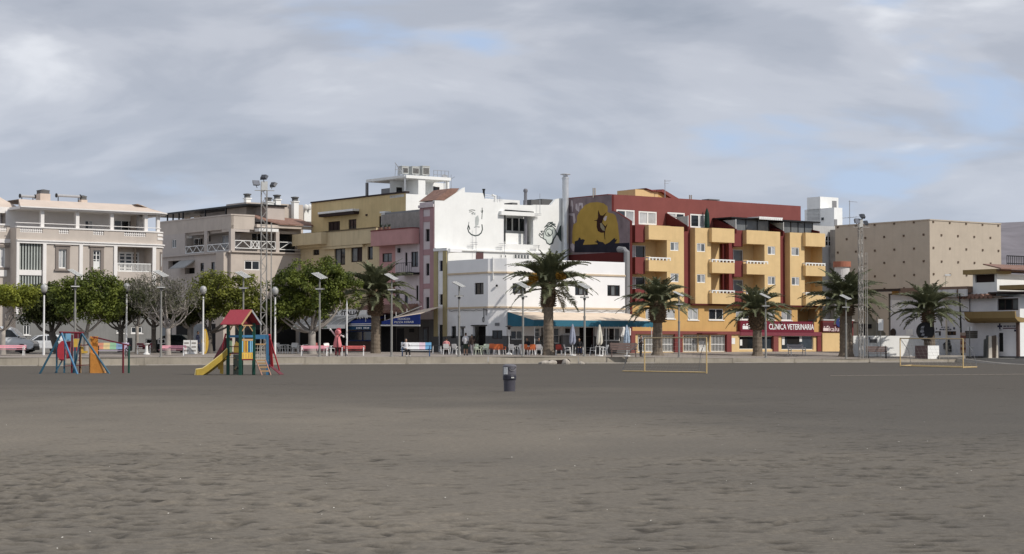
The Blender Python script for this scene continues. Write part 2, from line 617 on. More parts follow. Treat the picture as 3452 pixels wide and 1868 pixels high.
 h=mathn(t,'ADD',mathn(t,'MULTIPLY',noi(4.5,6,.7,(.8,1,1)),1.0),mathn(t,'MULTIPLY',noi(14.0,4,.6),.22))
 bp=nd(t,'ShaderNodeBump')
 bp.inputs['Strength'].default_value=.5
 bp.inputs['Distance'].default_value=.06
 t.links.new(h,bp.inputs['Height'])
 t.links.new(bp.outputs[0],bs.inputs['Normal'])
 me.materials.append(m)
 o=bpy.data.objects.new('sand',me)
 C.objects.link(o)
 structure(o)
build_sand()
PAVE=mat('promenade_paving',(.30,.265,.235),rough=.93,var=.14,scale=.5,streak=0,bump=.3,bscale=4,spec=.15)
ASPH=mat('asphalt',(.075,.072,.068),rough=.92,var=.2,scale=.6,bump=.4,bscale=12,spec=.15)
def build_promenade():
 mb=MB()
 xs=[p[0]for p in WALL_PTS]
 for i in range(len(xs)-1):
  rows=[]
  for x in(xs[i],xs[i+1]):
   y0=wall_y(x)
   rows.append([V((x,y0+d,prom_z(x,y0+d)))for d in(-.02,3,8,14,20,70)]+[V((x*1.4,420,1.06))])
  for a,b,c,d in zip(rows[0],rows[1],rows[1][1:],rows[0][1:]):
   mb.quad(a,b,c,d)
 structure(mb.build('promenade',PAVE))
 mb=MB()
 x0=xs[-1]
 P_=[(x0,130,.13),(140,130,.13),(140,152,.30),(x0,152,.28),(140,166,.62),(x0,166,.55),(140,180,1.0),(x0,180,1.0),(260,420,1.06),(x0*1.4,420,1.06)]
 for q in((0,1,2,3),(3,2,4,5),(5,4,6,7),(7,6,8,9)):
  mb.quad(*[V(P_[k])for k in q])
 structure(mb.build('street',ASPH))
 xe,ye=WALL_PTS[-1]
 kb=MB()
 kb.add([(xe-.12,128,.02),(xe+.06,128,.14),(xe+.06,152,.30),(xe+.06,166,.58),(xe-.12,166,.58),(xe-.12,152,.30),(xe-.5,128,-.3),(xe-.5,152,-.3),(xe-.5,166,-.3)],[(0,1,2,5),(5,2,3,4),(6,0,5,7),(7,5,4,8)])
 kb.add([(xe-.3,ye-.05,prom_z(xe,ye)+.02),(xe,ye-.05,prom_z(xe,ye)+.02),(xe+.3,ye+22,1.09),(xe-.1,ye+22,1.09),(xe-.3,ye-.05,-.3),(xe,ye-.05,-.3),(xe+.3,ye+22,-.3),(xe-.1,ye+22,-.3)],[(0,1,2,3),(1,5,6,2),(0,4,5,1)])
 structure(kb.build('kerb',CONC))
 mb=MB()
 L=[(-90,158),(-52,160.5),(-34,166),(-24,176)]
 Rr=[(-90,151),(-45,153.5),(-27,160),(-17,170)]
 for(a,b),(c,d)in zip(zip(L,L[1:]),zip(Rr,Rr[1:])):
  mb.quad(V((*c,prom_z(*c)+.006)),V((*d,prom_z(*d)+.006)),V((*b,prom_z(*b)+.006)),V((*a,prom_z(*a)+.006)))
 structure(mb.build('road',ASPH))
build_promenade()
SEAW=mat('sea_wall_concrete',(.34,.305,.25),rough=.93,var=.2,scale=.55,streak=.45,bump=.5,bscale=5,spec=.12)
def build_sea_wall():
 T=thing('sea_wall','long low concrete sea wall between the dark sand and the promenade','wall',(0,150,0),world=True)
 rnd=random.Random(3)
 segs=[]
 x=WALL_PTS[0][0]
 while x<WALL_PTS[-1][0]-.5:
  L=rnd.uniform(5.0,7.5)
  segs.append((x,min(x+L,WALL_PTS[-1][0])))
  x+=L
 for a,b in segs:
  ya,yb=wall_y(a),wall_y(b)
  za,zb=prom_z(a,ya)+rnd.uniform(.0,.02),prom_z(b,yb)+rnd.uniform(0,.02)
  a2,b2=a+.012,b-.012
  mb=MB()
  lean=.05
  v=[(a2,ya-lean,-.4),(b2,yb-lean,-.4),(b2,yb,zb),(a2,ya,za),(a2,ya+.4,-.4),(b2,yb+.4,-.4),(b2,yb+.4,zb),(a2,ya+.4,za)]
  mb.add(v,[(0,1,2,3),(3,2,6,7),(0,3,7,4),(1,5,6,2),(4,7,6,5)])
  mb.build('wall_section',SEAW,T)
 for a,b in segs:
  if rnd.random()<.3 and a>-10:
   continue
  ya,yb=wall_y(a),wall_y(b)
  mb=MB()
  w,h=rnd.uniform(.22,.4),rnd.uniform(.03,.1)
  zz=sand_z(a,ya)
  a2,b2=a+rnd.uniform(0,.3),b-rnd.uniform(0,.3)
  v=[(a2,ya-.06-w,-.2),(b2,yb-.06-w,-.2),(b2,yb-.06-w,zz+h),(a2,ya-.06-w,zz+h*.7),(a2,ya-.04,zz+h),(b2,yb-.04,zz+h+.02)]
  mb.add(v,[(0,1,2,3),(3,2,5,4)])
  mb.build('footing',CONC,T)
build_sea_wall()
# the block of buildings
A_=V((.794,.608)).normalized()
B_=V((-A_.y,A_.x))
PI_=V((10.45,170.0))
HCR=PI_-A_*13.73
HCL=V((HCR.x-1.57,HCR.y+.12))
def St(t):
 return HCL+B_*t
YEL=plaster('yellow_facade_plaster',(226,190,124),k=.92,streak=.12)
OCH=plaster('ochre_facade_plaster',(218,170,88),k=.88,streak=.18)
RED=plaster('brick_red_plaster',(150,80,74),k=.80,streak=.15)
MAR=plaster('maroon_plaster',(136,62,60),k=.85,streak=.12)
DMAR=plaster('dark_maroon_plaster',(104,40,38),k=.85,streak=.1)
GREYP=plaster('mid_grey_plaster',(140,140,142),k=.9)
DGREY=plaster('dark_grey_plinth',(104,104,104),k=.9,streak=.3)
ROOFG=mat('roof_gravel',(.30,.28,.26),rough=.95,var=.2)
def core(T,plan,z0,z1,m=None,name='roof'):
 mb=MB()
 mb.prism([V((p[0],p[1],z0))for p in plan],V((0,0,z1-z0)))
 return mb.build(name,m or ROOFG,T)
def I_building():
 T=thing('apartment_building','yellow apartment block with red penthouse, balconies and red fins','building',(PI_.x,PI_.y,1.0),world=True)
 f=Face(PI_,PI_+A_*24.3)
 U=lambda z,x,y=750,o=0:f.off(o).uz(z,x,y)[0]
 zz=lambda zi,x,y,o=0:f.off(o).uz(zi,x,y)[1]
 UR=U(11,1605)
 zt=zz(9,1240,664)
 zb1=zz(9,1240,838)
 stor=zb1-zz(9,1240,1228)
 zb2,zb3=zb1-stor,zb1-2*stor
 zpt=zz(9,1240,1092)-zb2
 zrl=zz(9,1240,1055)-zb2
 REC=-1.5
 gz=0.9
 fb=f.off(REC)
 mb=MB()
 holes=[]
 mods=[('L',U(9,1125),U(9,1350),U(9,1560)),('R',U(9,1700),U(9,1895),U(9,2145)),('L',U(11,560),U(11,808),U(11,1025)),('R',U(11,1160),U(11,1360),U(11,1602))]
 wins=[]
 for k,(ty,a,b,c)in enumerate(mods):
  for fl in(0,1):
   zf=(zb2,zb3)[fl]
   if ty=='L':
    h=(a-1.35,a+(b-a)*.45,zf+.25,zf+2.35)
   else:
    h=(b+.15,b+.95,zf+.25,zf+2.35)
   holes.append(h)
   wins.append((h,k,fl))
 fb.wall(mb,0.02,UR,zb3,zt-.05,holes,depth=.2)
 mb.build('wall',YEL,T)
 for(h,k,fl)in wins:
  win(T,fb,h,nx=2,glass=[GLC,GL]if k in(0,)else([GL,GLM]if k==2 else[GL,GLC]),recess=.12)
 for k,(ty,a,b,c)in enumerate(mods):
  if ty=='L':
   s0,s1,b0,b1=b,c,a,b
  else:
   s0,s1,b0,b1=a,b,b,c
  mb=MB()
  hs=[]
  for fl in(0,1):
   zf=(zb2,zb3)[fl]
   if ty=='L':
    u0,u1=s0+.42,s0+1.42
   else:
    u0,u1=s0+.2,s0+1.25
   y0=zz(9,1470,975)-zb2
   hs.append((u0,u1,zf+y0,zf+y0+.78))
  f.wall(mb,s0,s1,zb3,zt,hs,depth=.16)
  for u in(s0,s1):
   mb.quad(f.P(u,zb3,0),f.P(u,zt,0),f.P(u,zt,REC),f.P(u,zb3,REC))
  mb.quad(f.P(s0,zt,0),f.P(s1,zt,0),f.P(s1,zt,REC-2),f.P(s0,zt,REC-2))
  mb.build('wall',YEL,T)
  for i,h in enumerate(hs):
   win(T,f,h,nx=2,glass=[GLC,GLM]if(k+i)%2 else[GLM,GLC],recess=.08,fw=.07)
  pr=0.0 if ty=='L' else.42
  e0,e1=(b0,b1+.45)if ty=='L' else(b0-.28,b1)
  for fl,zf in enumerate((zb1,zb2,zb3)):
   top=zt+.02 if fl==0 else zf+zpt
   mb=MB()
   f.box(mb,(e0,e1,zf,top),pr-.14,pr+.012)
   f.box(mb,(e0,e0+.14,zf,top),REC,pr-.14)
   f.box(mb,(e1-.14,e1,zf,top),REC,pr-.14)
   f.box(mb,(e0+.14,e1-.14,zf,zf+.2),REC,pr-.14)
   bal=mb.build('balcony',YEL,T)
   if fl:
    m2=MB()
    zr=zf+zrl
    f.box(m2,(e0,e1,zr-.1,zr),pr-.13,pr+.03)
    n=6
    for i in range(n+1):
     u=e0+(e1-e0-.12)*i/n
     f.box(m2,(u,u+.12,top,zr-.1),pr-.12,pr+.02)
    f.box(m2,(e0,e0+.12,zr-.1,zr),REC,pr-.13)
    m2.build('railing',WHITEW,bal)
  if ty=='L':
   mb=MB()
   for zf,zc in((zb1,zt),(zb2,zb2+zpt+.25),(zb3,zb3+zpt+.25)):
    f.box(mb,(a-1.15,a-.01,zf-.25,zc+.0),REC,-.5)
   mb.build('red_parapet',MAR,T)
 gaps=[(mods[0][3],mods[1][1]),(mods[1][3],mods[2][1]-1.1),(mods[2][3],mods[3][1])]
 for g0,g1 in gaps:
  mb=MB()
  f.box(mb,(g0+(g1-g0)*.42,g1-.01,zb3+.02,zt+.05),REC,-.68)
  mb.build('red_pilaster',MAR,T)
  mb=MB()
  f.box(mb,(g0+.01,g0+(g1-g0)*.42,zb3+.02,zt-.02),REC,-1.15)
  mb.build('recess_wall',DMAR,T)
 zband1=zz(10,1600,795)
 for q0,q1 in((mods[1][1]-.4,mods[2][1]),(mods[2][1]-1,UR)):
  mb=MB()
  f.box(mb,(q0,q1+.02,zb3-.14,zb3-.02),REC,.02)
  mb.build('slab_edge',DMAR,T)
 mb=MB()
 hs,specs=[],[]
 for zi,x0,y0,x1,y1,nx,gl in[(10,1088,520,1140,650,1,GLC),(10,1325,525,1450,640,1,GLC),(10,1610,510,1740,655,2,GLC),(10,1870,518,2050,655,2,GL),(12,390,482,570,610,2,[GLC,GL]),(12,800,485,900,615,1,GLC),(12,985,482,1120,620,2,[GLC,GLM])]:
  h=f.off(-.3).R(zi,x0,y0,x1,y1)
  hs.append(h)
  specs.append((h,nx,gl))
 hl=f.off(-.3).R(12,1195,470,1450,640)
 f.wall(mb,.02,UR-.02,zband1,zb3-.14,hs+[hl],o=-.3,depth=.18)
 f.box(mb,(hl[0]-.3,UR,hl[2]-.2,zb3-.1),-2.2,-1.9)
 mb.build('wall',OCH,T)
 for h,nx,gl in specs:
  win(T,f.off(-.3),h,nx=nx,glass=gl,recess=.1,fw=.07,sill=WHITEW)
 mb=MB()
 f.box(mb,(hl[0]+.1,hl[0]+1.6,hl[2],hl[3]-.1),-1.88,-1.8)
 d=mb.build('terrace_door',WHITEF,T)
 mb=MB()
 f.box(mb,(hl[0]+.2,hl[0]+1.5,hl[2]+.1,hl[3]-.2),-1.79,-1.77)
 mb.build('pane',GL,d)
 mb=MB()
 r_=f.R(12,0,420,445,765)
 zb=(zz(10,1600,832),zz(10,1600,795))
 band=MB()
 f.box(band,(U(10,905,800),U(12,1508,800),zb[0],zb[1]+.004),-.5,.03)
 band.build('maroon_band',RED,T)
 mb=MB()
 gh=[]
 g_list=[(10,990,842,1190,1050),(10,1280,842,1440,1050),(10,1552,838,1738,1050),(10,1742,842,1880,1050),(10,1895,842,2088,1050)]
 s_list=[(12,435,828,880,998),(12,985,822,1402,1002)]
 for g in g_list+s_list:
  gh.append(f.off(-.12).R(*g))
 u_end=U(12,1508,900)
 f.wall(mb,U(10,905,900),u_end,gz,zb[0]+.01,gh,o=-.12,depth=.22)
 mb.build('wall',YEL,T)
 for zi,x0,x1,m_ in[(10,908,960,RED),(10,1450,1545,MAR),(10,2092,2150,MAR),(12,882,946,RED),(12,1455,1503,MAR)]:
  mb=MB()
  f.box(mb,(U(zi,x0,900),U(zi,x1,900),gz,zb[0]),-.3,.02)
  mb.build('pier',m_,T)
 for i,h in enumerate(gh[:5]):
  mb=MB()
  n=max(6,int((h[1]-h[0])/.17))
  for k in range(n+1):
   u=h[0]+(h[1]-h[0])*k/n
   f.box(mb,(u-.022,u+.022,h[2]+.03,h[3]-.02),-.28,-.24)
  for z in(h[2]+.05,(h[2]*.55+h[3]*.45),h[3]-.06):
   f.box(mb,(h[0],h[1],z-.03,z+.03),-.285,-.235)
  g=mb.build('door_grille' if i==3 else 'window_grille',WHITEF,T)
  p=MB()
  f.box(p,h,-.40,-.345)
  p.build('pane',[GLM,GLB,GL,GLM,GL][i],g)
  if i==3:
   p=MB()
   f.box(p,(h[0]+.1,h[1]-.1,h[2]+.1,h[2]+1.0),-.33,-.29)
   p.build('door_panel',WHITEF,g)
 mb=MB()
 r_=f.R(10,1720,820,1905,836)
 f.box(mb,r_,.03,.75)
 mb.build('entrance_canopy',DMAR,T)
 for i,h in enumerate(gh[5:7]):
  w=win(T,f.off(-.12),h,nx=2 if i==0 else 1,glass=[[GL,GLB],GLB][i],recess=.16,fw=.05,name='shop_window')
  mb=MB()
  f.box(mb,(h[0]+(.9 if i else.4),h[0]+(2.6 if i else 1.2),h[2]+(.55 if i else.1),h[3]-.12),-.272,-.262)
  mb.build('dark_poster',DARKIN,w)
  for du,z0,wd,hh in[((.2,.35,.3,.55),(1.75,.5,.35,.8))[0]if i==0 else(.22,.45,.34,.75),(2.15,.15,.42,1.0)if i==0 else(2.55,.75,.34,.55)]:
   mb=MB()
   f.box(mb,(h[0]+du,h[0]+du+wd,h[2]+z0,h[2]+z0+hh),-.255,-.25)
   mb.build('notice',WHITEF,w)
 mb=MB()
 f.box(mb,f.R(12,338,850,390,930),-.118,-.10)
 mb.build('notice_board',WHITEF,T)
 SIGN=paint('sign_maroon',(120,32,52),k=.95,rough=.4)
 r_=f.off(.1).R(12,450,632,1412,772)
 mb=MB()
 f.box(mb,r_,-.3,.1)
 sg=mb.build('shop_sign',SIGN,T)
 mb=MB()
 rb=f.off(.1).R(12,450,775,1508,822)
 f.box(mb,(rb[0],rb[1],rb[2],r_[2]-.006),.031,.07)
 mb.build('lower_sign_band',paint('sign_rose',(134,58,72),k=.95,rough=.5),T)
 SW=paint('sign_white',(245,240,240),k=1.0,rough=.5)
 fo=f.off(.1)
 q=fo.R(12,820,668,1408,742)
 text(sg,fo,q[0],q[2],.014,'CLINICA VETERINARIA',q[3]-q[2],q[1]-q[0],SW,bold=.012)
 q=fo.R(12,556,668,760,742)
 text(sg,fo,q[0],q[2],.014,'kalua',(q[3]-q[2]),q[1]-q[0],SW)
 dog_emblem(sg,fo,fo.R(12,478,660,550,735),SW)
 fp=f.off(-3.0)
 zp=fp.uz(9,1400,322)[1]
 mb=MB()
 up0,up1=0.0,fp.uz(11,1310,420)[0]
 hs=[fp.R(9,727,468,952,650),fp.R(9,1002,488,1225,652),fp.R(9,1358,502,1572,670),fp.R(9,1640,522,1855,690)]
 fp.wall(mb,up0,up1,zt-.3,zp,hs,depth=.2)
 fp.box(mb,(up0,up1,zp-.15,zp+.01),-6.0,-.004)
 mb.quad(fp.P(up1,zt-.3),fp.P(up1,zp),fp.P(up1,zp,-6),fp.P(up1,zt-.3,-6))
 mb.build('penthouse_wall',RED,T)
 for i,h in enumerate(hs):
  win(T,fp,h,nx=2,glass=[[GLB,GLC],[GLC,GLC],[GLC,GL],[GL,GLC]][i],recess=.06,fw=.13)
 mb=MB()
 f.box(mb,(.02,UR-.02,zt-.5,zt-.3),-9.0,REC-.02)
 mb.build('terrace_floor',ROOFG,T)
 mb=MB()
 f.box(mb,(.3,UR-.05,gz,zt-.5),-9.0,-2.3)
 mb.quad(f.P(UR,gz,0),f.P(UR,gz,-9),f.P(UR,zt,-9),f.P(UR,zt,0))
 mb.build('rear_wall',YEL,T)
 for(za,xa,ya,zb_,xb,yb),gx in[((9,1292,505,9,1608,672),(9,1420,538)),((9,1893,562,11,408,622),(11,215,490)),((11,880,582,11,1066,652),(11,900,533)),((11,1470,598,11,1556,655),None)]:
  u1=f.uz(zb_,xb,yb)[0]
  zl=f.uz(zb_,xb,yb)[1]
  zh=fp.uz(za,xa,ya)[1]
  mb=MB()
  pts=[f.P(u1,zt-.35,0),f.P(u1,zl,0),f.P(u1,zh,-2.95),f.P(u1,zt-.35,-2.95)]
  mb.prism(pts,f.d*.16)
  dv=mb.build('terrace_divider',DMAR,T)
  if gx:
   m2=MB()
   ztop=f.off(-.4).uz(*gx)[1]
   m2.prism([f.P(u1+.05,zl+.02,-.03),f.P(u1+.05,ztop,-.03),f.P(u1+.05,ztop,-1.7),f.P(u1+.05,zl+.9,-1.7)],f.d*.03)
   m2.build('glass_screen',mat('frosted_glass',(.36,.40,.42),rough=.2,var=.1),dv)
   m3=MB()
   m3.bar(f.P(u1+.06,zl,.0),f.P(u1+.06,ztop+.05,.0),.06)
   m3.build('screen_post',WHITEF,dv)
 fr=f.off(-.9)
 pg=MB()
 q0,q1=fr.uz(11,300,470),fr.uz(11,1530,525)
 zr=(q0[1]+q1[1])/2
 fr.box(pg,(q0[0],q1[0],zr-.1,zr+.03),-2.1,.5)
 pr=pg.build('pergola_roof',BLACKF,T)
 m2=MB()
 for x in(415,555,712,870,1075,1175,1275,1365,1475):
  u=fr.uz(11,x,580)[0]
  fr.box(m2,(u-.04,u+.04,zt-.3,zr-.11),-.1,0)
 m2.build('pergola_post',BLACKF,pr)
 for x0,x1 in((420,553),(558,708),(716,868),(1080,1172),(1180,1272),(1280,1362),(1370,1472)):
  m3=MB()
  r_=fr.R(11,x0,540,x1,640)
  fr.box(m3,(r_[0],r_[1],zt-.2,zr-.12),-.07,-.04)
  m3.build('pergola_pane',GLM,pr)
 m2=MB()
 r_=fr.R(11,612,472,935,512)
 fr.box(m2,(r_[0],r_[1],zr+.04,zr+.14),-.4,1.2)
 for i in range(12):
  w=(r_[1]-r_[0])/12
  fr.box(m2,(r_[0]+w*i,r_[0]+w*(i+.8),zr-.12,zr+.04),1.16,1.2)
 m2.build('rolled_awning',WHITEF,T)
 p=f.P(fp.uz(9,1795,580)[0]+.15,zt-.3,-2.6)
 T2=thing('closed_parasol','folded dark green parasol on the roof terrace of the yellow block','parasol',p)
 mb=MB()
 mb.lathe([(.03,0),(.03,.5),(.22,.55),(.26,.9),(.2,1.9),(.05,2.35)],8)
 mb.build('canopy',paint('dark_green_canvas',(22,58,48),rough=.9),T2)
 mb=MB()
 mb.lathe([(.3,0),(.3,.06),(.04,.08),(.03,2.4)],10)
 mb.build('pole',BLACKF,T2)
 fh=f.off(-7)
 mb=MB()
 h=fh.R(9,960,212,1145,300)
 fh.box(mb,(h[0],h[1]+1.0,zp-.1,h[3]-.05),-2.6,0)
 mb.build('roof_hut',YEL,T)
 mb=MB()
 fh.prism(mb,fh.pts(9,[(1075,200),(1145,222),(1290,215),(1480,330),(1400,330),(1270,245),(1160,240)]),-2.5,.2)
 mb.build('hut_roof',RED,T)
 mb=MB()
 fh.prism(mb,fh.pts(9,[(1145,240),(1270,245),(1400,330),(1400,350),(1145,350)]),-2.2,-.1)
 mb.build('hut_gable',OCH,T)
 for(x,y0,y1)in((440,198,300),(462,198,300),(1632,285,340),(1653,285,342)):
  mb=MB()
  ff=f.off(-5)
  a,b=ff.uz(9,x,y1),ff.uz(9,x,y0)
  mb.tube([ff.P(a[0],zp-.2),ff.P(a[0],b[1])],.06,8)
  mb.build('vent_pipe',CONC,T)
 mb=MB()
 ff=f.off(-4)
 a,b=ff.uz(11,105,235),ff.uz(11,105,213)
 ff.box(mb,(a[0]-.5,a[0]+.5,zp-.1,b[1]-.12),-.8,.0)
 ff.box(mb,(a[0]-.7,a[0]+.7,b[1]-.1,b[1]),-.9,.1)
 mb.build('chimney',DGREY,T)
 mb=MB()
 ff=f.off(-6)
 a,b=ff.uz(9,1327,215),ff.uz(9,1327,95)
 mb.tube([ff.P(a[0],zp-.2),ff.P(a[0],b[1])],.035,6)
 for dz in(.0,-.12,-.3):
  mb.bar(ff.P(a[0]-.1,b[1]+dz-.05),ff.P(a[0]+.75+dz,b[1]+dz-.05),.03)
 mb.build('television_antenna',ALU,T)
 fs=Face(PI_+B_*8.93,PI_)
 prof=fs.pts(9,[(110,1300),(110,330),(400,302),(668,280),(668,478),(722,492),(893,600),(893,1300)])
 u0,u1=.01,fs.L-.01
 prof=[(max(u0,min(u1,u)),z)for u,z in prof]
 prof[0]=(u0,gz)
 prof[1]=(u0,prof[1][1])
 prof[-1]=(u1,gz)
 prof[-2]=(u1,zt+.3)
 mb=MB()
 fs.prism(mb,prof,-.25,0)
 sw=mb.build('side_wall',DMAR,T)
 MB_=plaster('mural_purple_grey',(134,116,120),k=.9,var=.25,streak=.3)
 MY=plaster('mural_mustard',(178,142,30),k=.9,var=.12,streak=.15)
 MD=plaster('mural_dark_blue',(42,40,52),k=.9,var=.3)
 MBR=plaster('mural_dark_brown',(58,30,26),k=.9)
 MP=plaster('mural_pale',(206,192,196),k=.8)
 MG=plaster('mural_pale_green',(150,140,110),k=.9)
 zl=fs.uz(9,400,1010)[1]
 m2=MB()
 fs.prism(m2,[(u0+.01,zl)]+[(min(u,u1-.02),z-.02)for u,z in prof[1:-1]]+[(u1-.02,zl)],.001,.006)
 m2.build('mural_background',MB_,sw)
 def patch(name,zi,pts,m_,k):
  m3=MB()
  fs.prism(m3,[(min(max(u,u0),u1),z)for u,z in fs.pts(zi,pts)],.007,.007+.004*k)
  m3.build(name,m_,sw)
 patch('mural_sun',25,[(285,940),(288,700),(310,560),(375,520),(380,400),(440,290),(540,180),(640,135),(780,122),(900,148),(975,205),(985,270),(975,310),(1010,335),(1090,350),(1140,395),(1180,560),(1200,760),(1215,900),(1190,930),(960,955),(500,965)],MY,1)
 patch('mural_sea',25,[(330,1110),(335,960),(500,962),(780,948),(950,950),(1130,930),(1405,922),(1405,1060),(1200,1110)],MD,2)
 patch('mural_hand',25,[(340,990),(335,895),(400,870),(420,818),(445,825),(455,860),(500,848),(535,870),(520,905),(500,950),(500,990)],MD,3)
 patch('mural_hand',25,[(800,990),(780,925),(725,900),(770,892),(765,858),(810,895),(890,910),(930,955),(1020,910),(1100,835),(1130,830),(1125,862),(1170,850),(1140,900),(1110,945),(960,1000)],MD,4)
 patch('mural_fish',25,[(800,278),(822,345),(840,382),(890,388),(930,350),(968,322),(930,378),(902,420),(888,470),(872,528),(905,570),(938,600),(978,545),(958,610),(940,650),(928,720),(932,862),(922,850),(908,722),(850,725),(790,692),(765,610),(768,492),(718,494),(722,484),(775,470),(792,420),(790,340)],MBR,3)
 patch('mural_fish_belly',25,[(835,545),(860,530),(920,620),(925,690),(880,675),(842,620)],MG,4)
 patch('mural_fin',25,[(895,455),(935,400),(970,395),(955,470),(930,500)],MP,5)
 for pts in([(262,90),(290,95),(305,190),(298,310),(282,315),(275,200),(255,215)],[(355,160),(385,150),(400,300),(375,290),(350,250)],[(415,140),(490,140),(500,230),(475,255),(465,180),(425,200),(420,310),(400,310)],[(210,345),(330,345),(350,480),(335,545),(310,520),(300,400),(220,380)]):
  patch('mural_scrawl',25,pts,MP,1)
 patch('mural_wave',25,[(255,945),(300,930),(330,985),(318,1085),(295,1085),(250,1000)],MP,3)
 mb=MB()
 fq=f
 q=f.R(9,838,960,893,1390)
 mb.tube([f.P(-.32,gz,-.1),f.P(-.32,f.uz(9,860,985)[1],-.1),f.P(-.36,f.uz(9,860,960)[1],-.4),f.P(-.4,f.uz(9,860,950)[1],-1.1)],.27,10)
 mb.build('drain_pier',GREYP,T)
 return T,f
def dog_emblem(parent,f,r_,m_):
 """small white animal silhouette in a frame, part of the shop's sign"""
 u0,u1,z0,z1=r_
 w,h=u1-u0,z1-z0
 mb=MB()
 P_=lambda pp:[(u0+w*a,z0+h*b)for a,b in pp]
 f.prism(mb,P_([(0,0),(1,0),(1,.62),(.78,.5),(.62,.72),(.55,.5),(.3,.62),(.12,.55),(0,.62)]),.004,.014)
 f.prism(mb,P_([(.55,.86),(.8,.98),(1.0,.98),(.86,.7)]),.004,.014)
 f.prism(mb,P_([(.05,.72),(.22,.68),(.4,.78),(.2,.9)]),.004,.014)
 mb.build('animal_emblem',m_,parent)
I_T,I_F=I_building()
# white corner restaurant
WHB=plaster('restaurant_white_plaster',(238,240,243),k=.97,var=.03,streak=.05)
BEI=plaster('beige_ledge',(214,192,160),k=.9)
OLV=plaster('olive_pilaster',(186,170,118),k=.85,streak=.2)
TEAL=mat('teal_awning_canvas',[c*.9 for c in srgb((56,112,134))],rough=.85,var=.12,scale=1.2)
CANV=mat('cream_awning_canvas',[c*.9 for c in srgb((228,210,190))],rough=.9,var=.1,scale=.8)
def H_building():
 T=thing('restaurant_building','white two storey corner restaurant with beige ledges and teal awning','building',(HCR.x,HCR.y,1.0),world=True)
 ff,fc,fl=Face(HCR,PI_),Face(HCL,HCR),Face(St(5.79),HCL)
 gz=.85
 zT=ff.uz(7,1000,1206)[1]
 zL1,zL0=ff.uz(8,1002,148)[1],ff.uz(8,1002,603)[1]
 zpl=fl.uz(8,650,978)[1]
 e=.012
 uR=ff.L-.62
 fw=[ff.R(8,1078,292,1250,428),ff.R(8,1893,325,2062,448),ff.R(10,615,226,770,360)]
 gw=[ff.R(8,1055,905,1215,1028),ff.R(21,255,150,385,420),ff.R(21,395,150,470,680),ff.R(21,655,150,785,480),ff.R(21,1185,150,1510,660),ff.R(21,1690,150,2040,425)]
 mb=MB()
 ff.wall(mb,0,uR,zpl,zT,fw+[(g[0],g[1],max(g[2],zpl),g[3])for g in gw],depth=.22)
 ff.box(mb,(0,uR,zT-.25,zT+e),-.3,-.002)
 mb.build('front_wall',WHB,T)
 mb=MB()
 ff.wall(mb,0,uR,gz,zpl,[(g[0],g[1],g[2],zpl)for g in gw if g[2]<zpl],o=.03,depth=.25)
 ff.box(mb,(0,uR,zpl-.02,zpl),-.2,.03)
 mb.build('plinth',DGREY,T)
 for w in fw:
  win(T,ff,w,nx=3,frame=DARKF,glass=[GL,GLM,GL],recess=.12,fw=.07)
 for i,g in enumerate(gw):
  if i in(2,4):
   mb=MB()
   ff.box(mb,g,-.6,-.5)
   mb.build('open_doorway',DARKIN,T)
   mb=MB()
   for u in(g[0],g[1]-.07):
    ff.box(mb,(u,u+.07,g[2],g[3]),-.2,-.12)
   mb.build('door_frame',WHITEF,T)
  else:
   win(T,ff,g,nx=[2,1,1,1,1,3][i],nz=[1,3,1,2,1,1][i],glass=[[GL,GLM],GLM,GL,GLM,GL,[GLM,DARKIN,GLM]][i],recess=.14,fw=.09)
 cw=[fc.R(8,812,905,942,1015)]
 mb=MB()
 fc.wall(mb,0,fc.L,zpl,zT,[(c[0],c[1],max(zpl,c[2]),c[3])for c in cw],depth=.2)
 mb.build('corner_wall',WHB,T)
 mb=MB()
 fc.wall(mb,-.02,fc.L+.02,gz,zpl,[(c[0],c[1],c[2],zpl)for c in cw],o=.03,depth=.23)
 mb.build('plinth',DGREY,T)
 for c in cw:
  win(T,fc,c,nx=2,frame=DARKF,glass=GL,recess=.12)
 mb=MB()
 g=fc.R(8,845,808,906,846)
 for k in range(5):
  z=g[2]+(g[3]-g[2])*k/5
  fc.box(mb,(g[0],g[1],z,z+.06),0.005,.04)
 mb.build('air_vent',GREYP,T)
 mb=MB()
 u,z=fc.uz(8,822,240)
 mb.tube([fc.P(u,z,.06),fc.P(u,zT+.1,.06),fc.P(u,zT+.15,-.1)],.05,8)
 mb.build('drainpipe',WHITEF,T)
 lw=[fl.R(8,580,285,697,436)]
 ld=[fl.R(8,275,850,338,1008),fl.R(8,390,870,442,1100),fl.R(8,555,850,726,1190)]
 mb=MB()
 fl.wall(mb,0,fl.L,zpl,zT,lw+[(g[0],g[1],max(zpl,g[2]),g[3])for g in ld],depth=.25)
 mb.build('side_wall',WHB,T)
 mb=MB()
 fl.wall(mb,-.0,fl.L,gz,zpl,[(g[0],g[1],g[2],zpl)for g in ld],o=.03,depth=.28)
 mb.build('plinth',DGREY,T)
 win(T,fl,lw[0],nx=2,frame=DARKF,glass=[GL,GLB],recess=.14)
 win(T,fl,ld[0],nx=1,frame=DARKF,glass=GL,recess=.16)
 for i in(1,2):
  g=ld[i]
  mb=MB()
  fl.box(mb,(g[0],g[1],gz,g[3]),-.75,-.65)
  fl.box(mb,(g[0]-.2,g[1]+.2,g[3]+.02,g[3]+.1),0,.06)
  mb.build(['door','open_shutter_bay'][i-1],DARKIN,T)
 for z in(zL1,zL0):
  mb=MB()
  for f,a,b in((fl,.0,fl.L+.02),(fc,-.02,fc.L+.02),(ff,-.02,uR)):
   f.box(mb,(a,b,z-.07,z+.07),.001,.10)
  mb.build('ledge',BEI,T)
 rnd=random.Random(5)
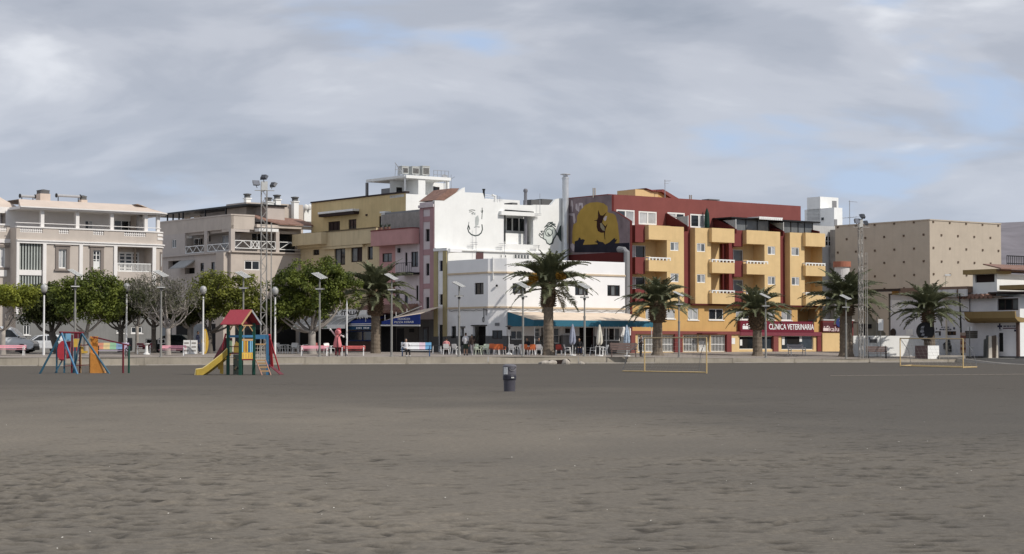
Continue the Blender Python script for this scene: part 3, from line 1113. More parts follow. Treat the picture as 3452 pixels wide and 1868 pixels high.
 for f,a,b in((fl,.2,fl.L),(ff,.3,5.5),(ff,5.5,uR)):
  mb=MB()
  n=14
  pts=[f.P(a+(b-a)*i/n,zL0-.16-.10*math.sin(i*1.9)**2-rnd.uniform(0,.03),.06)for i in range(n+1)]
  mb.tube(pts,.018,5)
  mb.build('facade_cable',BLACKF,T)
 mb=MB()
 for x,y0,y1 in((708,615,760),(738,625,710)):
  a,b=fl.uz(8,x,y0),fl.uz(8,x,y1)
  mb.tube([fl.P(a[0],a[1],.06),fl.P(b[0],b[1],.06)],.03,6)
 u,z=fl.uz(8,700,765)
 pts=[fl.P(u+math.cos(a)*.1,z+math.sin(a)*.2,.06)for a in[k*math.pi/6 for k in range(13)]]
 mb.tube(pts,.025,5)
 mb.build('hanging_cable',BLACKF,T)
 mb=MB()
 u,z=fc.uz(8,872,322)
 mb.ball(fc.P(u,z,.15),.1)
 mb.bar(fc.P(u,z,0),fc.P(u,z,.14),.04)
 mb.build('security_camera',BLACKF,T)
 mb=MB()
 bk=Face(St(5.79),St(5.79)+A_*14.7)
 plan=[St(5.79)-B_*.4,HCL+V((.3,.5)),HCR+V((.1,.5))+B_*.2,PI_-A_*.7+B_*.8,PI_-A_*.7+B_*7.7,St(5.79)+A_*1.0+B_*2]
 mb.prism([V((p.x,p.y,zT-.45))for p in plan],V((0,0,.2)))
 mb.build('roof',ROOFG,T)
 aw=MB()
 pj=3.6
 za=ff.uz(8,1005,662)[1]
 fo=ff.off(pj)
 ul,zt_=fo.uz(8,1392,772)
 zb=fo.uz(8,1392,852)[1]
 ur=fo.uz(10,1190,700)[0]
 ul=.05
 ur=max(ur,ff.L-.4)
 aw.quad(ff.P(ul,za,.05),ff.P(ul,zt_,pj),ff.P(ur,zt_,pj),ff.P(ur,za,.05))
 aw.quad(ff.P(ul,za-.03,.05),ff.P(ur,za-.03,.05),ff.P(ur,zt_-.03,pj),ff.P(ul,zt_-.03,pj))
 top=aw.build('awning_canvas',CANV,T)
 vb=MB()
 vb.prism([ff.P(ul,za-.01,.06),ff.P(ul,zb,.06),ff.P(ul,zb,pj),ff.P(ul,zt_,pj)],ff.d*.03)
 n=26
 w=(ur-ul)/n
 ff.box(vb,(ul,ur,zb+.09,zt_+.02),pj+.002,pj+.03)
 for i in range(n):
  ff.box(vb,(ul+w*i+.02,ul+w*(i+1)-.02,zb-.0,zb+.09),pj+.004,pj+.026)
 vb.build('awning_valance',TEAL,T)
 fr=MB()
 for i in range(6):
  u=ul+.2+(ur-ul-.4)*i/5
  fr.bar(ff.P(u,za-.1,.06),ff.P(u,zt_-.08,pj-.05),.05)
  if i in(0,3,5):
   fr.bar(ff.P(u,gz,pj-.1),ff.P(u,zt_-.06,pj-.1),.06)
 fr.build('awning_frame',WHITEF,T)
 mb=MB()
 ff.box(mb,ff.R(21,795,310,960,660),.02,.3)
 mb.build('grey_cabinet',GREYP,T)
 mb=MB()
 ff.box(mb,ff.R(21,890,170,960,265),.02,.2)
 mb.build('air_unit',DARKF,T)
 mb=MB()
 ff.box(mb,ff.R(21,2065,165,2240,310),.02,.06)
 mb.build('menu_board',WHITEF,T)
 return T,ff,fc,fl,zT
H_T,H_F,H_C,H_L,H_Z=H_building()
# white building with murals (hook and fish)
def ribbon(f,pts,w,o0,o1,mb):
 for(a,b),(c,d)in zip(pts,pts[1:]):
  dx,dz=c-a,d-b
  L=math.hypot(dx,dz)or 1
  nx,nz=-dz/L*w/2,dx/L*w/2
  ex,ez=dx/L*w*.25,dz/L*w*.25
  f.prism(mb,[(a+nx-ex,b+nz-ez),(a-nx-ex,b-nz-ez),(c-nx+ex,d-nz+ez),(c+nx+ex,d+nz+ez)],o0,o1)
PINKS=plaster('dusty_pink_plaster',(186,142,146),k=.85,streak=.15)
PINKL=plaster('pale_pink_grey_plaster',(214,200,202),k=.9,streak=.2)
ROSE=plaster('rose_plaster',(196,142,138),k=.98,streak=.2)
TERRA=mat('terracotta',(.235,.14,.11),rough=.9,var=.25,scale=2.5,bump=.4,bscale=8)
def F_building():
 o=St(7.8)
 T=thing('mural_building','tall white building with a fish hook and a fish painted on its wall','building',(o.x,o.y,1.0),world=True)
 f=Face(o,o+A_*14.68)
 fl=Face(St(10.1),o)
 gz=.9
 L=f.L
 hole=f.R(7,965,640,1345,1020)
 zledge=f.uz(7,600,1095)[1]
 t0=f.pts(7,[(60,448),(185,450),(335,350),(452,278),(455,342),(690,352),(722,462),(955,478),(960,500),(1342,512)])
 t1=f.pts(7,[(1345,505),(1575,507),(1640,432),(1700,420),(1770,420)])
 mb=MB()
 hu0,hu1,hz0,hz1=hole
 left=[(0,gz),(0,t0[0][1])]+[(max(0,u),z)for u,z in t0[1:8]]+[(hu0,t0[8][1]),(hu0,gz)]
 f.prism(mb,left,-.3,0)
 f.prism(mb,[(hu0,gz),(hu0,hz0),(hu1,hz0),(hu1,gz)],-.3,0)
 f.prism(mb,[(hu0,hz1),(hu0,t0[8][1]),(hu1,t0[9][1]),(hu1,hz1)],-.3,0)
 f.prism(mb,[(hu1,gz),(hu1,t1[0][1])]+[(min(u,L),z)for u,z in t1[1:]]+[(L,gz)],-.3,0)
 wl=mb.build('mural_wall',WHITEW,T)
 fb=f.off(-2.2)
 mb=MB()
 wb=fb.R(7,985,662,1250,865)
 dr=fb.R(7,1300,730,1328,1010)
 fb.wall(mb,hu0-.5,hu1+.8,hz0-.1,hz1+.2,[wb,dr],depth=.2)
 f.box(mb,(hu0-.1,hu1+.6,hz0-.15,hz0-.01),-2.2,-.3)
 f.box(mb,(hu0-.1,hu1+.6,hz1+.02,hz1+.15),-2.2,-.3)
 mb.quad(f.P(hu0-.02,hz0,-.3),f.P(hu0-.02,hz1,-.3),f.P(hu0-.5,hz1,-2.2),f.P(hu0-.5,hz0,-2.2))
 mb.quad(f.P(hu1+.02,hz0,-.3),f.P(hu1+.02,hz1,-.3),f.P(hu1+.8,hz1,-2.2),f.P(hu1+.8,hz0,-2.2))
 mb.build('terrace_wall',WHITEW,T)
 win(T,fb,wb,nx=3,glass=GL,recess=.05,fw=.14)
 win(T,fb,dr,nx=1,frame=DARKF,glass=GL,recess=.05)
 mb=MB()
 fq=f.off(-1.0)
 r_=fq.R(7,985,880,1250,1015)
 fq.box(mb,(r_[0],r_[1],hz0,r_[3]),-.8,0)
 mb.build('low_terrace_wall',WHITEW,T)
 mb=MB()
 r_=f.R(7,900,600,1375,650)
 f.box(mb,(r_[0],r_[1],r_[2],r_[3]),.003,.35)
 mb.build('terrace_canopy',WHITEW,T)
 mb=MB()
 a,b=f.uz(7,965,578),f.uz(7,1340,606)
 mb.bar(f.P(a[0],a[1],.12),f.P(b[0],b[1],.12),.07,.14)
 mb.build('rolled_blind',BLACKF,T)
 mb=MB()
 a,b=f.uz(7,972,640),f.uz(7,972,985)
 mb.bar(f.P(a[0],a[1],.05),f.P(b[0],b[1],.05),.12)
 mb.build('downpipe',BLACKF,T)
 mb=MB()
 a=f.uz(7,1285,1015)
 b=f.uz(7,1285,320)
 mb.tube([f.P(a[0],a[1],-.45),f.P(a[0],b[1],-.45)],.15,10)
 mb.lathe([(.2,0),(.2,.2),(.12,.3)],10,f.P(a[0],b[1]-.1,-.45))
 mb.build('flue_pipe',mat('dull_steel',(.22,.22,.24),rough=.5,metal=.3),T)
 mb=MB()
 a,b=f.uz(7,735,455),f.uz(7,735,300)
 mb.tube([f.P(a[0],a[1]-.2,-.4),f.P(a[0],b[1],-.4)],.10,10)
 mb.lathe([(.14,0),(.14,.12)],10,f.P(a[0],b[1]-.08,-.4))
 mb.build('flue_pipe',BLACKF,T)
 mb=MB()
 a=f.uz(7,1738,1130)
 b=f.uz(7,1738,130)
 ua=min(a[0],L-.25)
 mb.tube([f.P(ua,a[1]-1.5,.35),f.P(ua,b[1]-.15,.35)],.30,14)
 mb.lathe([(.33,-.1),(.33,.05),(.22,.1),(.22,.25),(.48,.3),(.48,.36),(.05,.45)],14,f.P(ua,b[1]-.2,.35))
 mb.build('steel_flue',mat('bright_galvanised_steel',(.62,.64,.66),rough=.38,metal=.55,var=.1),T,smooth=False)
 mb=MB()
 q=f.pts(7,[(62,440),(182,447),(335,347),(380,290),(258,290)])
 f.prism(mb,q,.004,.03)
 a,b,c=q[0],q[4],q[3]
 mb.prism([f.P(a[0],a[1]-.02,.02),f.P(q[1][0],q[1][1]-.02,.02),f.P(c[0],c[1]-.02,.02),f.P(b[0],b[1]-.02,.02)],-f.n*2.5)
 mb.build('tile_slope',TERRA,T)
 mb=MB()
 a,b=f.uz(7,75,1068),f.uz(7,1480,1140)
 f.box(mb,(f.uz(7,245,1090)[0],f.uz(7,1740,1120)[0],zledge-.12,zledge),.003,.18)
 f.box(mb,(.0,f.uz(7,245,1090)[0]-.02,a[1]-.2,a[1]),.003,.22)
 mb.build('ledge',WHITEW,T)
 mb=MB()
 f.box(mb,f.R(7,597,1125,692,1230),.003,.05)
 mb.build('roof_door',paint('brown_door',(96,66,66)),T)
 for x0,x1 in((910,938),(965,995)):
  r_=f.R(7,x0,1150,x1,1205)
  mb=MB()
  f.box(mb,r_,.003,.03)
  w=mb.build('window',WHITEF,T)
  mb=MB()
  f.box(mb,(r_[0]+.08,r_[1]-.08,r_[2]+.1,r_[3]-.1),.031,.04)
  mb.build('pane',GLM,w)
 r_=f.R(7,1092,1160,1290,1205)
 mb=MB()
 f.box(mb,r_,.003,.02)
 w=mb.build('clerestory_window',GLM,T)
 mb=MB()
 for k in range(6):
  u=r_[0]+(r_[1]-r_[0])*k/5
  f.box(mb,(u-.05,u+.05,r_[2],r_[3]),.021,.05)
 mb.build('frame',WHITEF,w)
 for(x,y0,y1,bars)in((568,1160,790,(1000,1025)),(940,1160,1020,(1018,1045)),(1385,1110,1040,(1040,1060)),(1402,620,360,(628,645))):
  a,b=f.uz(7,x,y0),f.uz(7,x,y1)
  mb=MB()
  mb.tube([f.P(a[0],a[1],.35),f.P(a[0],b[1],.35)],.022,5)
  for yb in bars:
   z=f.uz(7,x,yb)[1]
   mb.bar(f.P(a[0]-.6,z,.35),f.P(a[0]+.15,z+.02,.35),.025)
   for k in range(5):
    mb.bar(f.P(a[0]-.55+k*.15,z,.2),f.P(a[0]-.55+k*.15,z,.5),.015)
  mb.build('television_antenna',ALU,T)
 INK=plaster('mural_line_grey_green',(70,82,80),k=.9,var=.25)
 FAINT=plaster('mural_faint_grey',(188,194,192),k=.95,var=.2)
 m2=MB()
 ribbon(f,f.pts(7,[(664,580),(668,602),(684,605),(688,585),(676,572)]),.05,.003,.007,m2)
 ribbon(f,f.pts(7,[(678,545),(680,600),(674,690)]),.07,.003,.007,m2)
 ribbon(f,f.pts(7,[(676,765),(682,825),(668,870),(635,900),(590,910),(540,895),(505,862),(490,815),(500,775),(510,800),(516,825)]),.11,.003,.007,m2)
 ribbon(f,f.pts(7,[(500,775),(506,730)]),.05,.003,.007,m2)
 ribbon(f,f.pts(7,[(508,578),(548,572),(586,578)]),.06,.003,.007,m2)
 ribbon(f,f.pts(7,[(510,600),(540,596),(570,606)]),.05,.003,.007,m2)
 ribbon(f,f.pts(7,[(575,800),(600,792),(645,796)]),.05,.003,.007,m2)
 m2.build('hook_drawing',INK,wl)
 m2=MB()
 f.prism(m2,f.pts(7,[(538,620),(550,612),(560,622),(550,634)]),.003,.007)
 m2.build('eye_drawing',INK,wl)
 m2=MB()
 f.prism(m2,f.pts(7,[(590,670),(625,640),(640,700),(628,770),(590,790),(585,720)]),.003,.006)
 f.prism(m2,f.pts(7,[(565,606),(592,610),(588,638),(562,632)]),.003,.006)
 m2.build('faint_drawing',FAINT,wl)
 m2=MB()
 body=[(1475,945),(1480,880),(1500,825),(1545,790),(1595,790),(1630,820),(1652,880),(1630,930),(1600,960),(1590,1000),(1560,1022),(1525,1005),(1510,965)]
 f.prism(m2,f.pts(7,body),.003,.006)
 m2.build('fish_body',plaster('mural_fish_green',(202,212,206),k=.97,var=.12),wl)
 m2=MB()
 ribbon(f,f.pts(7,body+body[:1]),.09,.006,.010,m2)
 ribbon(f,f.pts(7,[(1505,870),(1520,832),(1555,818),(1590,840),(1595,880),(1570,910),(1535,915),(1508,895),(1505,870)]),.07,.007,.011,m2)
 ribbon(f,f.pts(7,[(1478,945),(1440,925),(1420,898),(1432,878),(1460,905),(1468,880),(1445,850),(1480,850)]),.08,.006,.010,m2)
 for p in([(1495,800),(1545,740),(1600,735)],[(1520,790),(1570,750),(1632,760)],[(1560,785),(1600,765),(1638,790)],[(1520,1000),(1560,1025),(1600,1005),(1612,955),(1650,890)],[(1535,870),(1545,895),(1560,898)]):
  ribbon(f,f.pts(7,p),.11,.008,.012,m2)
 m2.build('fish_outline',INK,wl)
 m2=MB()
 f.prism(m2,f.pts(7,[(1640,892),(1665,862),(1690,790),(1712,770),(1716,990),(1690,965),(1668,910)]),.003,.008)
 m2.build('fish_tail',INK,wl)
 mb=MB()
 ztop=t0[7][1]-.9
 plan=[o+B_*1.0+A_*.4,o+A_*(L-.4)+B_*1.0,o+A_*(L-.4)+B_*9,o+A_*.4+B_*9]
 mb.prism([V((p.x,p.y,gz))for p in plan[:2]+plan[2:]],V((0,0,hz0-gz-.3)))
 f.box(mb,(.4,hu0-.6,hz0-.3,ztop),-9,-.35)
 f.box(mb,(hu0-.6,hu1+.9,hz0-.3,ztop),-9,-2.45)
 f.box(mb,(hu1+.9,L-.05,hz0-.3,ztop-.3),-9,-.35)
 mb.build('roof',ROOFG,T)
 mb=MB()
 for x0,x1,y0,y1 in((1070,1140,478,500),(1320,1450,440,500),(1455,1600,432,500)):
  r_=f.off(-3).R(7,x0,y0,x1,y1)
  f.box(mb,(r_[0],r_[1],ztop-.2,r_[3]),-4.2,-3.0)
 mb.build('roof_plant',DGREY,T)
 mb=MB()
 g=f.off(-3)
 for y in(375,400,425,450):
  a,b=g.uz(7,715,y),g.uz(7,850,y+8)
  mb.bar(g.P(a[0],a[1]),g.P(b[0],b[1]),.05)
 a,b=g.uz(7,810,380),g.uz(7,845,470)
 mb.tube([g.P(a[0],a[1]),g.P((a[0]+b[0])/2+.2,(a[1]+b[1])/2+.25),g.P(b[0],b[1])],.12,8)
 mb.build('roof_ladder',WHITEF,T)
 mb=MB()
 for(x,y0,y1)in((875,470,375),(910,470,395)):
  a,b=g.uz(7,x,y0),g.uz(7,x,y1)
  mb.tube([g.P(a[0],a[1]-.3),g.P(a[0],b[1])],.02,5)
  for k in range(3):
   mb.bar(g.P(a[0]-.2,b[1]-.15-.12*k),g.P(a[0]+.3,b[1]-.12*k-.15),.02)
 mb.build('television_antenna',ALU,T)
 zT=fl.uz(5,1590,575)[1]
 w4=[fl.R(5,1488,900,1542,1062),fl.R(6,1492,32,1538,190),fl.R(6,1490,470,1538,632)]
 mb=MB()
 fl.wall(mb,0,fl.L,gz,zT+.25,w4,depth=.25)
 mb.build('stair_tower_wall',PINKL,T)
 for w in w4:
  win(T,fl,w,nx=1,frame=DARKF,glass=GL,recess=.18)
 zlow=fl.uz(6,1500,650)[1]
 for x0,x1 in((1418,1462),(1552,1603)):
  mb=MB()
  a,b=fl.uz(5,x0,900)[0],fl.uz(5,x1,900)[0]
  fl.box(mb,(max(.02,a),min(fl.L-.01,b),zlow,zT-.25),.003,.05)
  mb.build('pink_stripe',PINKS,T)
 for zi,y0,y1 in((5,580,645),(5,735,805),(5,1165,1240),(6,295,362)):
  r_=fl.R(zi,1465,y0,1550,y1)
  mb=MB()
  fl.box(mb,r_,.003,.04)
  mb.build('pink_panel',PINKS,T)
 mb=MB()
 fl.box(mb,(-.02,fl.L-.003,zT-.24,zT),.055,.16)
 mb.build('cornice',PINKL,T)
 zg=fl.uz(6,1500,765)[1]
 mb=MB()
 fl.box(mb,(0.02,fl.L-.01,gz,zg),.003,.05)
 mb.build('plinth',DGREY,T)
 d=fl.R(6,1465,860,1535,1080)
 mb=MB()
 fl.box(mb,(d[0],d[1],gz+.1,d[3]),.052,.09)
 w=mb.build('street_door',DARKF,T)
 mb=MB()
 fl.box(mb,(d[0]+.15,d[1]-.15,gz+.3,d[3]-.2),.091,.1)
 mb.build('pane',GLB,w)
 T2=thing('narrow_house','narrow white house front between two olive pilasters beside the restaurant','building',(*St(6.8),1.0),world=True)
 g=Face(St(7.79),St(5.80))
 zt=g.uz(7,150,1078)[1]
 hs=[g.R(7,122,1232,174,1372),g.R(8,122,434,174,572),g.R(8,112,832,172,1150)]
 hs[0]=g.R(8,122,-5,174,132)
 mb=MB()
 g.wall(mb,0,g.L,gz,zt,hs,depth=.22)
 g.box(mb,(-.02,g.L+.02,zt-.2,zt+.04),.004,.14)
 g.box(mb,(0,g.L,zt-.3,zt-.01),-1.5,-.25)
 mb.build('front_wall',WHB,T2)
 for i,h in enumerate(hs):
  win(T2,g,h,nx=1,frame=paint('navy_frame',(44,52,92))if i==0 else DARKF,glass=GL,recess=.16,name='window' if i<2 else 'door')
 for x0,x1 in((54,104),(176,224)):
  mb=MB()
  r_=g.R(8,x0,0,x1,980)
  g.box(mb,(max(0.01,r_[0]),min(g.L-.01,r_[1]),g.uz(8,150,985)[1],zt-.22),.003,.10)
  mb.build('olive_pilaster',OLV,T2)
 mb=MB()
 r_=g.R(8,50,985,224,1150)
 for a,b in((0.0,hs[2][0]),(hs[2][1],g.L)):
  g.box(mb,(a,b,gz,r_[3]),.003,.06)
 mb.build('plinth',DGREY,T2)
 return T
F_building()
# pink house with blue shop awning
def E_building():
 p0,p1=St(16.5),St(10.12)
 T=thing('pink_house','pink and white house with a bulging balcony above the blue kebab awning','building',(p1.x,p1.y,1.0),world=True)
 f=Face(p0,p1)
 gz=.9
 L=f.L
 zb0,zb1=f.uz(5,1150,1110)[1],f.uz(5,1150,915)[1]
 uw=f.uz(5,1095,1200)[0]
 storey=zb0-f.uz(6,1200,420)[1]if False else 2.9
 mb=MB()
 hs=[f.R(5,925,1215,1050,1330),f.R(5,1222,1205,1252,1380),f.R(5,1300,1195,1392,1394),f.R(6,1100,430,1150,580),f.R(6,1215,420,1260,580),f.R(6,1365,320,1395,520)]
 f.wall(mb,uw,L,gz,zb0,[h for h in hs if h[0]>uw],depth=.2)
 mb.build('white_wall',PINKL,T)
 mb=MB()
 f.wall(mb,0,uw,gz,zb0,[h for h in hs if h[1]<uw],depth=.2)
 mb.build('pink_wall',ROSE,T)
 for i,h in enumerate(hs):
  win(T,f,h,nx=2 if i in(0,2)else 1,frame=DARKF,glass=[GLM,GL,GLB,GL,GL,GL][i],recess=.12)
 mb=MB()
 r_=f.R(5,1215,1345,1412,1394)
 for z in(r_[2]-.5,r_[3]):
  mb.bar(f.P(r_[0],z,.9),f.P(r_[1],z,.9),.05)
 for k in range(9):
  u=r_[0]+(r_[1]-r_[0])*k/8
  mb.bar(f.P(u,r_[2]-.5,.9),f.P(u,r_[3],.9),.03)
 f.box(mb,(r_[0],r_[1],r_[2]-.7,r_[2]-.52),.003,.95)
 mb.build('balcony_railing',BLACKF,T)
 mb=MB()
 u,z=f.uz(5,1152,1178)
 f.box(mb,(u-.1,u+.1,z-.2,z+.2),.003,.2)
 mb.build('wall_lantern',BLACKF,T)
 mb=MB()
 pr=.95
 n=8
 ring=[(0.0,0.0),(0.0,pr)]
 ue=L-.02
 for k in range(n+1):
  a=math.pi/2*k/n
  ring.append((ue-.45+.45*math.sin(a),pr-.45+.45*math.cos(a)))
 ring.append((ue,0.0))
 pts=[f.P(u,zb0,o)for u,o in ring]
 mb.prism(pts,V((0,0,zb1-zb0)))
 mb.build('rose_balcony',ROSE,T)
 mb=MB()
 mb.prism([f.P(u,zb1+.002,o*1.03+(0 if o==0 else.02))for u,o in ring],V((0,0,.09)))
 mb.build('balcony_coping',MAR,T)
 g=f.off(-.9)
 zt=g.uz(5,1180,700)[1]
 u0=g.uz(5,940,800)[0]
 mb=MB()
 g.box(mb,(u0+.5,L,zb1-.1,zb1+.35),-.25,0)
 mb.build('terrace_wall',WHITEW,T)
 w0=V(g.P(u0+.3,0)[:2])+A_*.3
 gw=Face(w0,w0+A_*5.2)
 mb=MB()
 gw.box(mb,(0,5.2,zb1-.1,zt+.1),-.25,0)
 mb.build('lit_terrace_wall',WHITEW,T)
 mb=MB()
 g.box(mb,(u0,u0+.6,zb1-.1,zt+.2),-.3,.25)
 g.box(mb,(u0-.1,u0+.8,zt+.2,zt+.35),-.4,.35)
 mb.build('terrace_post',WHITEW,T)
 mb=MB()
 a,b=g.uz(5,985,715),g.uz(5,1410,660)
 mb.bar(g.P(a[0],zt+.12,.1),g.P(L,zt+.12,.1),.3,.18)
 mb.build('terrace_coping',GREYP,T)
 for u_,s_ in((u0+1.6,.5),(u0+2.3,.35),(u0+2.9,.45)):
  t2=thing('potted_plant','dark spiky potted plant on the rose balcony' if s_==.5 else('smaller dark potted plant between two others on the rose balcony' if s_==.35 else 'dark potted plant on the rose balcony nearest the striped tower'),'plant',f.P(u_,zb1+.09,.45),group='potted plants on the rose balcony')
  mb=MB()
  mb.lathe([(.12,0),(.17,.25),(.15,.25)],8)
  mb.build('pot',TERRA,t2)
  mb=MB()
  rr=random.Random(int(s_*100))
  for k in range(14):
   a=rr.uniform(0,6.28)
   q=V((math.cos(a),math.sin(a),0))*rr.uniform(.1,.35)*s_*2
   d=V((-q.y,q.x,0)).normalized()*.03
   top=q+V((0,0,.25+rr.uniform(.3,.9)*s_))
   mb.add([V((0,0,.2))-d,V((0,0,.2))+d,q*.6+V((0,0,.3+.3*s_))+d,top],[(0,1,2,3)])
  mb.build('leaves',mat('dark_leaf',(.03,.05,.025),rough=.6),t2)
 mb=MB()
 mb.prism([V((*(p0+A_*.35),gz)),V((*(p1+A_*.35),gz)),V((*(p1+A_*8),gz)),V((*(p0+A_*8),gz))],V((0,0,zb1-gz-.1)))
 mb.build('roof',ROOFG,T)
 zg=f.uz(6,1200,690)[1]
 mb=MB()
 f.box(mb,(0.02,L-.01,gz,zg),.004,.06)
 mb.build('shop_front',plaster('shop_front_grey',(88,82,76),k=.9,var=.2),T)
 for x0,x1,y0 in((930,1110,860),(1125,1215,880),(1285,1345,885)):
  r_=f.R(6,x0,y0,x1,1180)
  mb=MB()
  f.box(mb,(r_[0],r_[1],gz+(.0 if x0<1200 else 1.9),r_[3]),.063,.09)
  mb.build('shop_opening',DARKIN,T)
 mb=MB()
 pr=1.6
 r_=f.R(6,945,560,1418,660)
 ztop,zlow=r_[3]-.1,r_[2]+.0
 nt_=22
 w=(L+2.0)/nt_
 lt=None
 base=MB()
 base.prism([f.P(-2.0,ztop,.065),f.P(-2.0,zlow,pr),f.P(-2.0,zlow-.12,pr),f.P(-2.0,ztop-.12,.065)],f.d*(L+1.98))
 lt=base.build('lean_to_roof',TERRA,T)
 tm=MB()
 a0,a1=V((0,0,ztop+.03))+f.n*.08,V((0,0,zlow+.03))+f.n*(pr+.05)
 tm.tube([a0,a1],.09,8)
 me=tm.mesh('roof_tile',TERRA)
 for k in range(nt_):
  o=link('roof_tile',me,lt,f.P(-2.0+w*(k+.5),0)-V(T['_w']))
 BLUE=mat('blue_awning_canvas',[c*.95 for c in srgb((38,62,140))],rough=.8,var=.1,scale=1.5)
 fe=Face(p1+V((f.n.x,f.n.y))*2.9,p1)
 zt2,zb2=f.uz(6,1415,690)[1],f.uz(6,1415,828)[1]
 fa=f.off(2.6)
 ua,ub=fa.uz(6,945,800)[0],L-.05
 zlow2=fa.uz(6,1100,828)[1]
 aw=MB()
 x_l=fa.uz(6,900,800)[0]
 q=[fa.uz(6,*p)for p in((915,828),(915,790),(1060,750),(1250,715),(1416,690),(1416,828))]
 fa.prism(aw,q,-.03,0)
 awn=aw.build('blue_awning',BLUE,T)
 m2=MB()
 qq=[fa.uz(6,*p)for p in((905,832),(905,848),(1416,852),(1416,832))]
 fa.prism(m2,qq,-.03,.02)
 m2.build('awning_white_hem',WHITEF,awn)
 m2=MB()
 tp=[fa.P(u,z,-.04)for u,z in q[1:5]]
 for a,b in zip(tp,tp[1:]):
  m2.quad(a,b,b-f.n*2.4+V((0,0,.7)),a-f.n*2.4+V((0,0,.7)))
 m2.build('awning_top',CANV,awn)
 SW=MATS['sign_white']
 b=fa.R(6,1130,742,1285,770)
 text(awn,fa,b[0],b[2],.006,'HOOKAH',b[3]-b[2],b[1]-b[0],SW,bold=.01)
 b=fa.R(6,1085,784,1335,810)
 text(awn,fa,b[0],b[2],.006,'PIZZA KEBAB',b[3]-b[2],b[1]-b[0],SW,bold=.01)
 m2=MB()
 for u in(ua+.3,ub-.1):
  m2.bar(fa.P(u,zlow2,-.1),f.P(u,zlow2+.9,.1),.05)
 m2.build('awning_arm',WHITEF,awn)
 m2=MB()
 for(xa,ya,xb,yb)in((1050,735,1410,590),(935,700,935,780),(1080,665,1080,720),(1222,622,1222,665)):
  a,b=fa.uz(6,xa,ya),fa.uz(6,xb,yb)
  m2.bar(fa.P(a[0],a[1],-.2),fa.P(b[0],b[1],-.2),.05)
 m2.build('awning_pole',WHITEF,awn)
 return T
E_building()
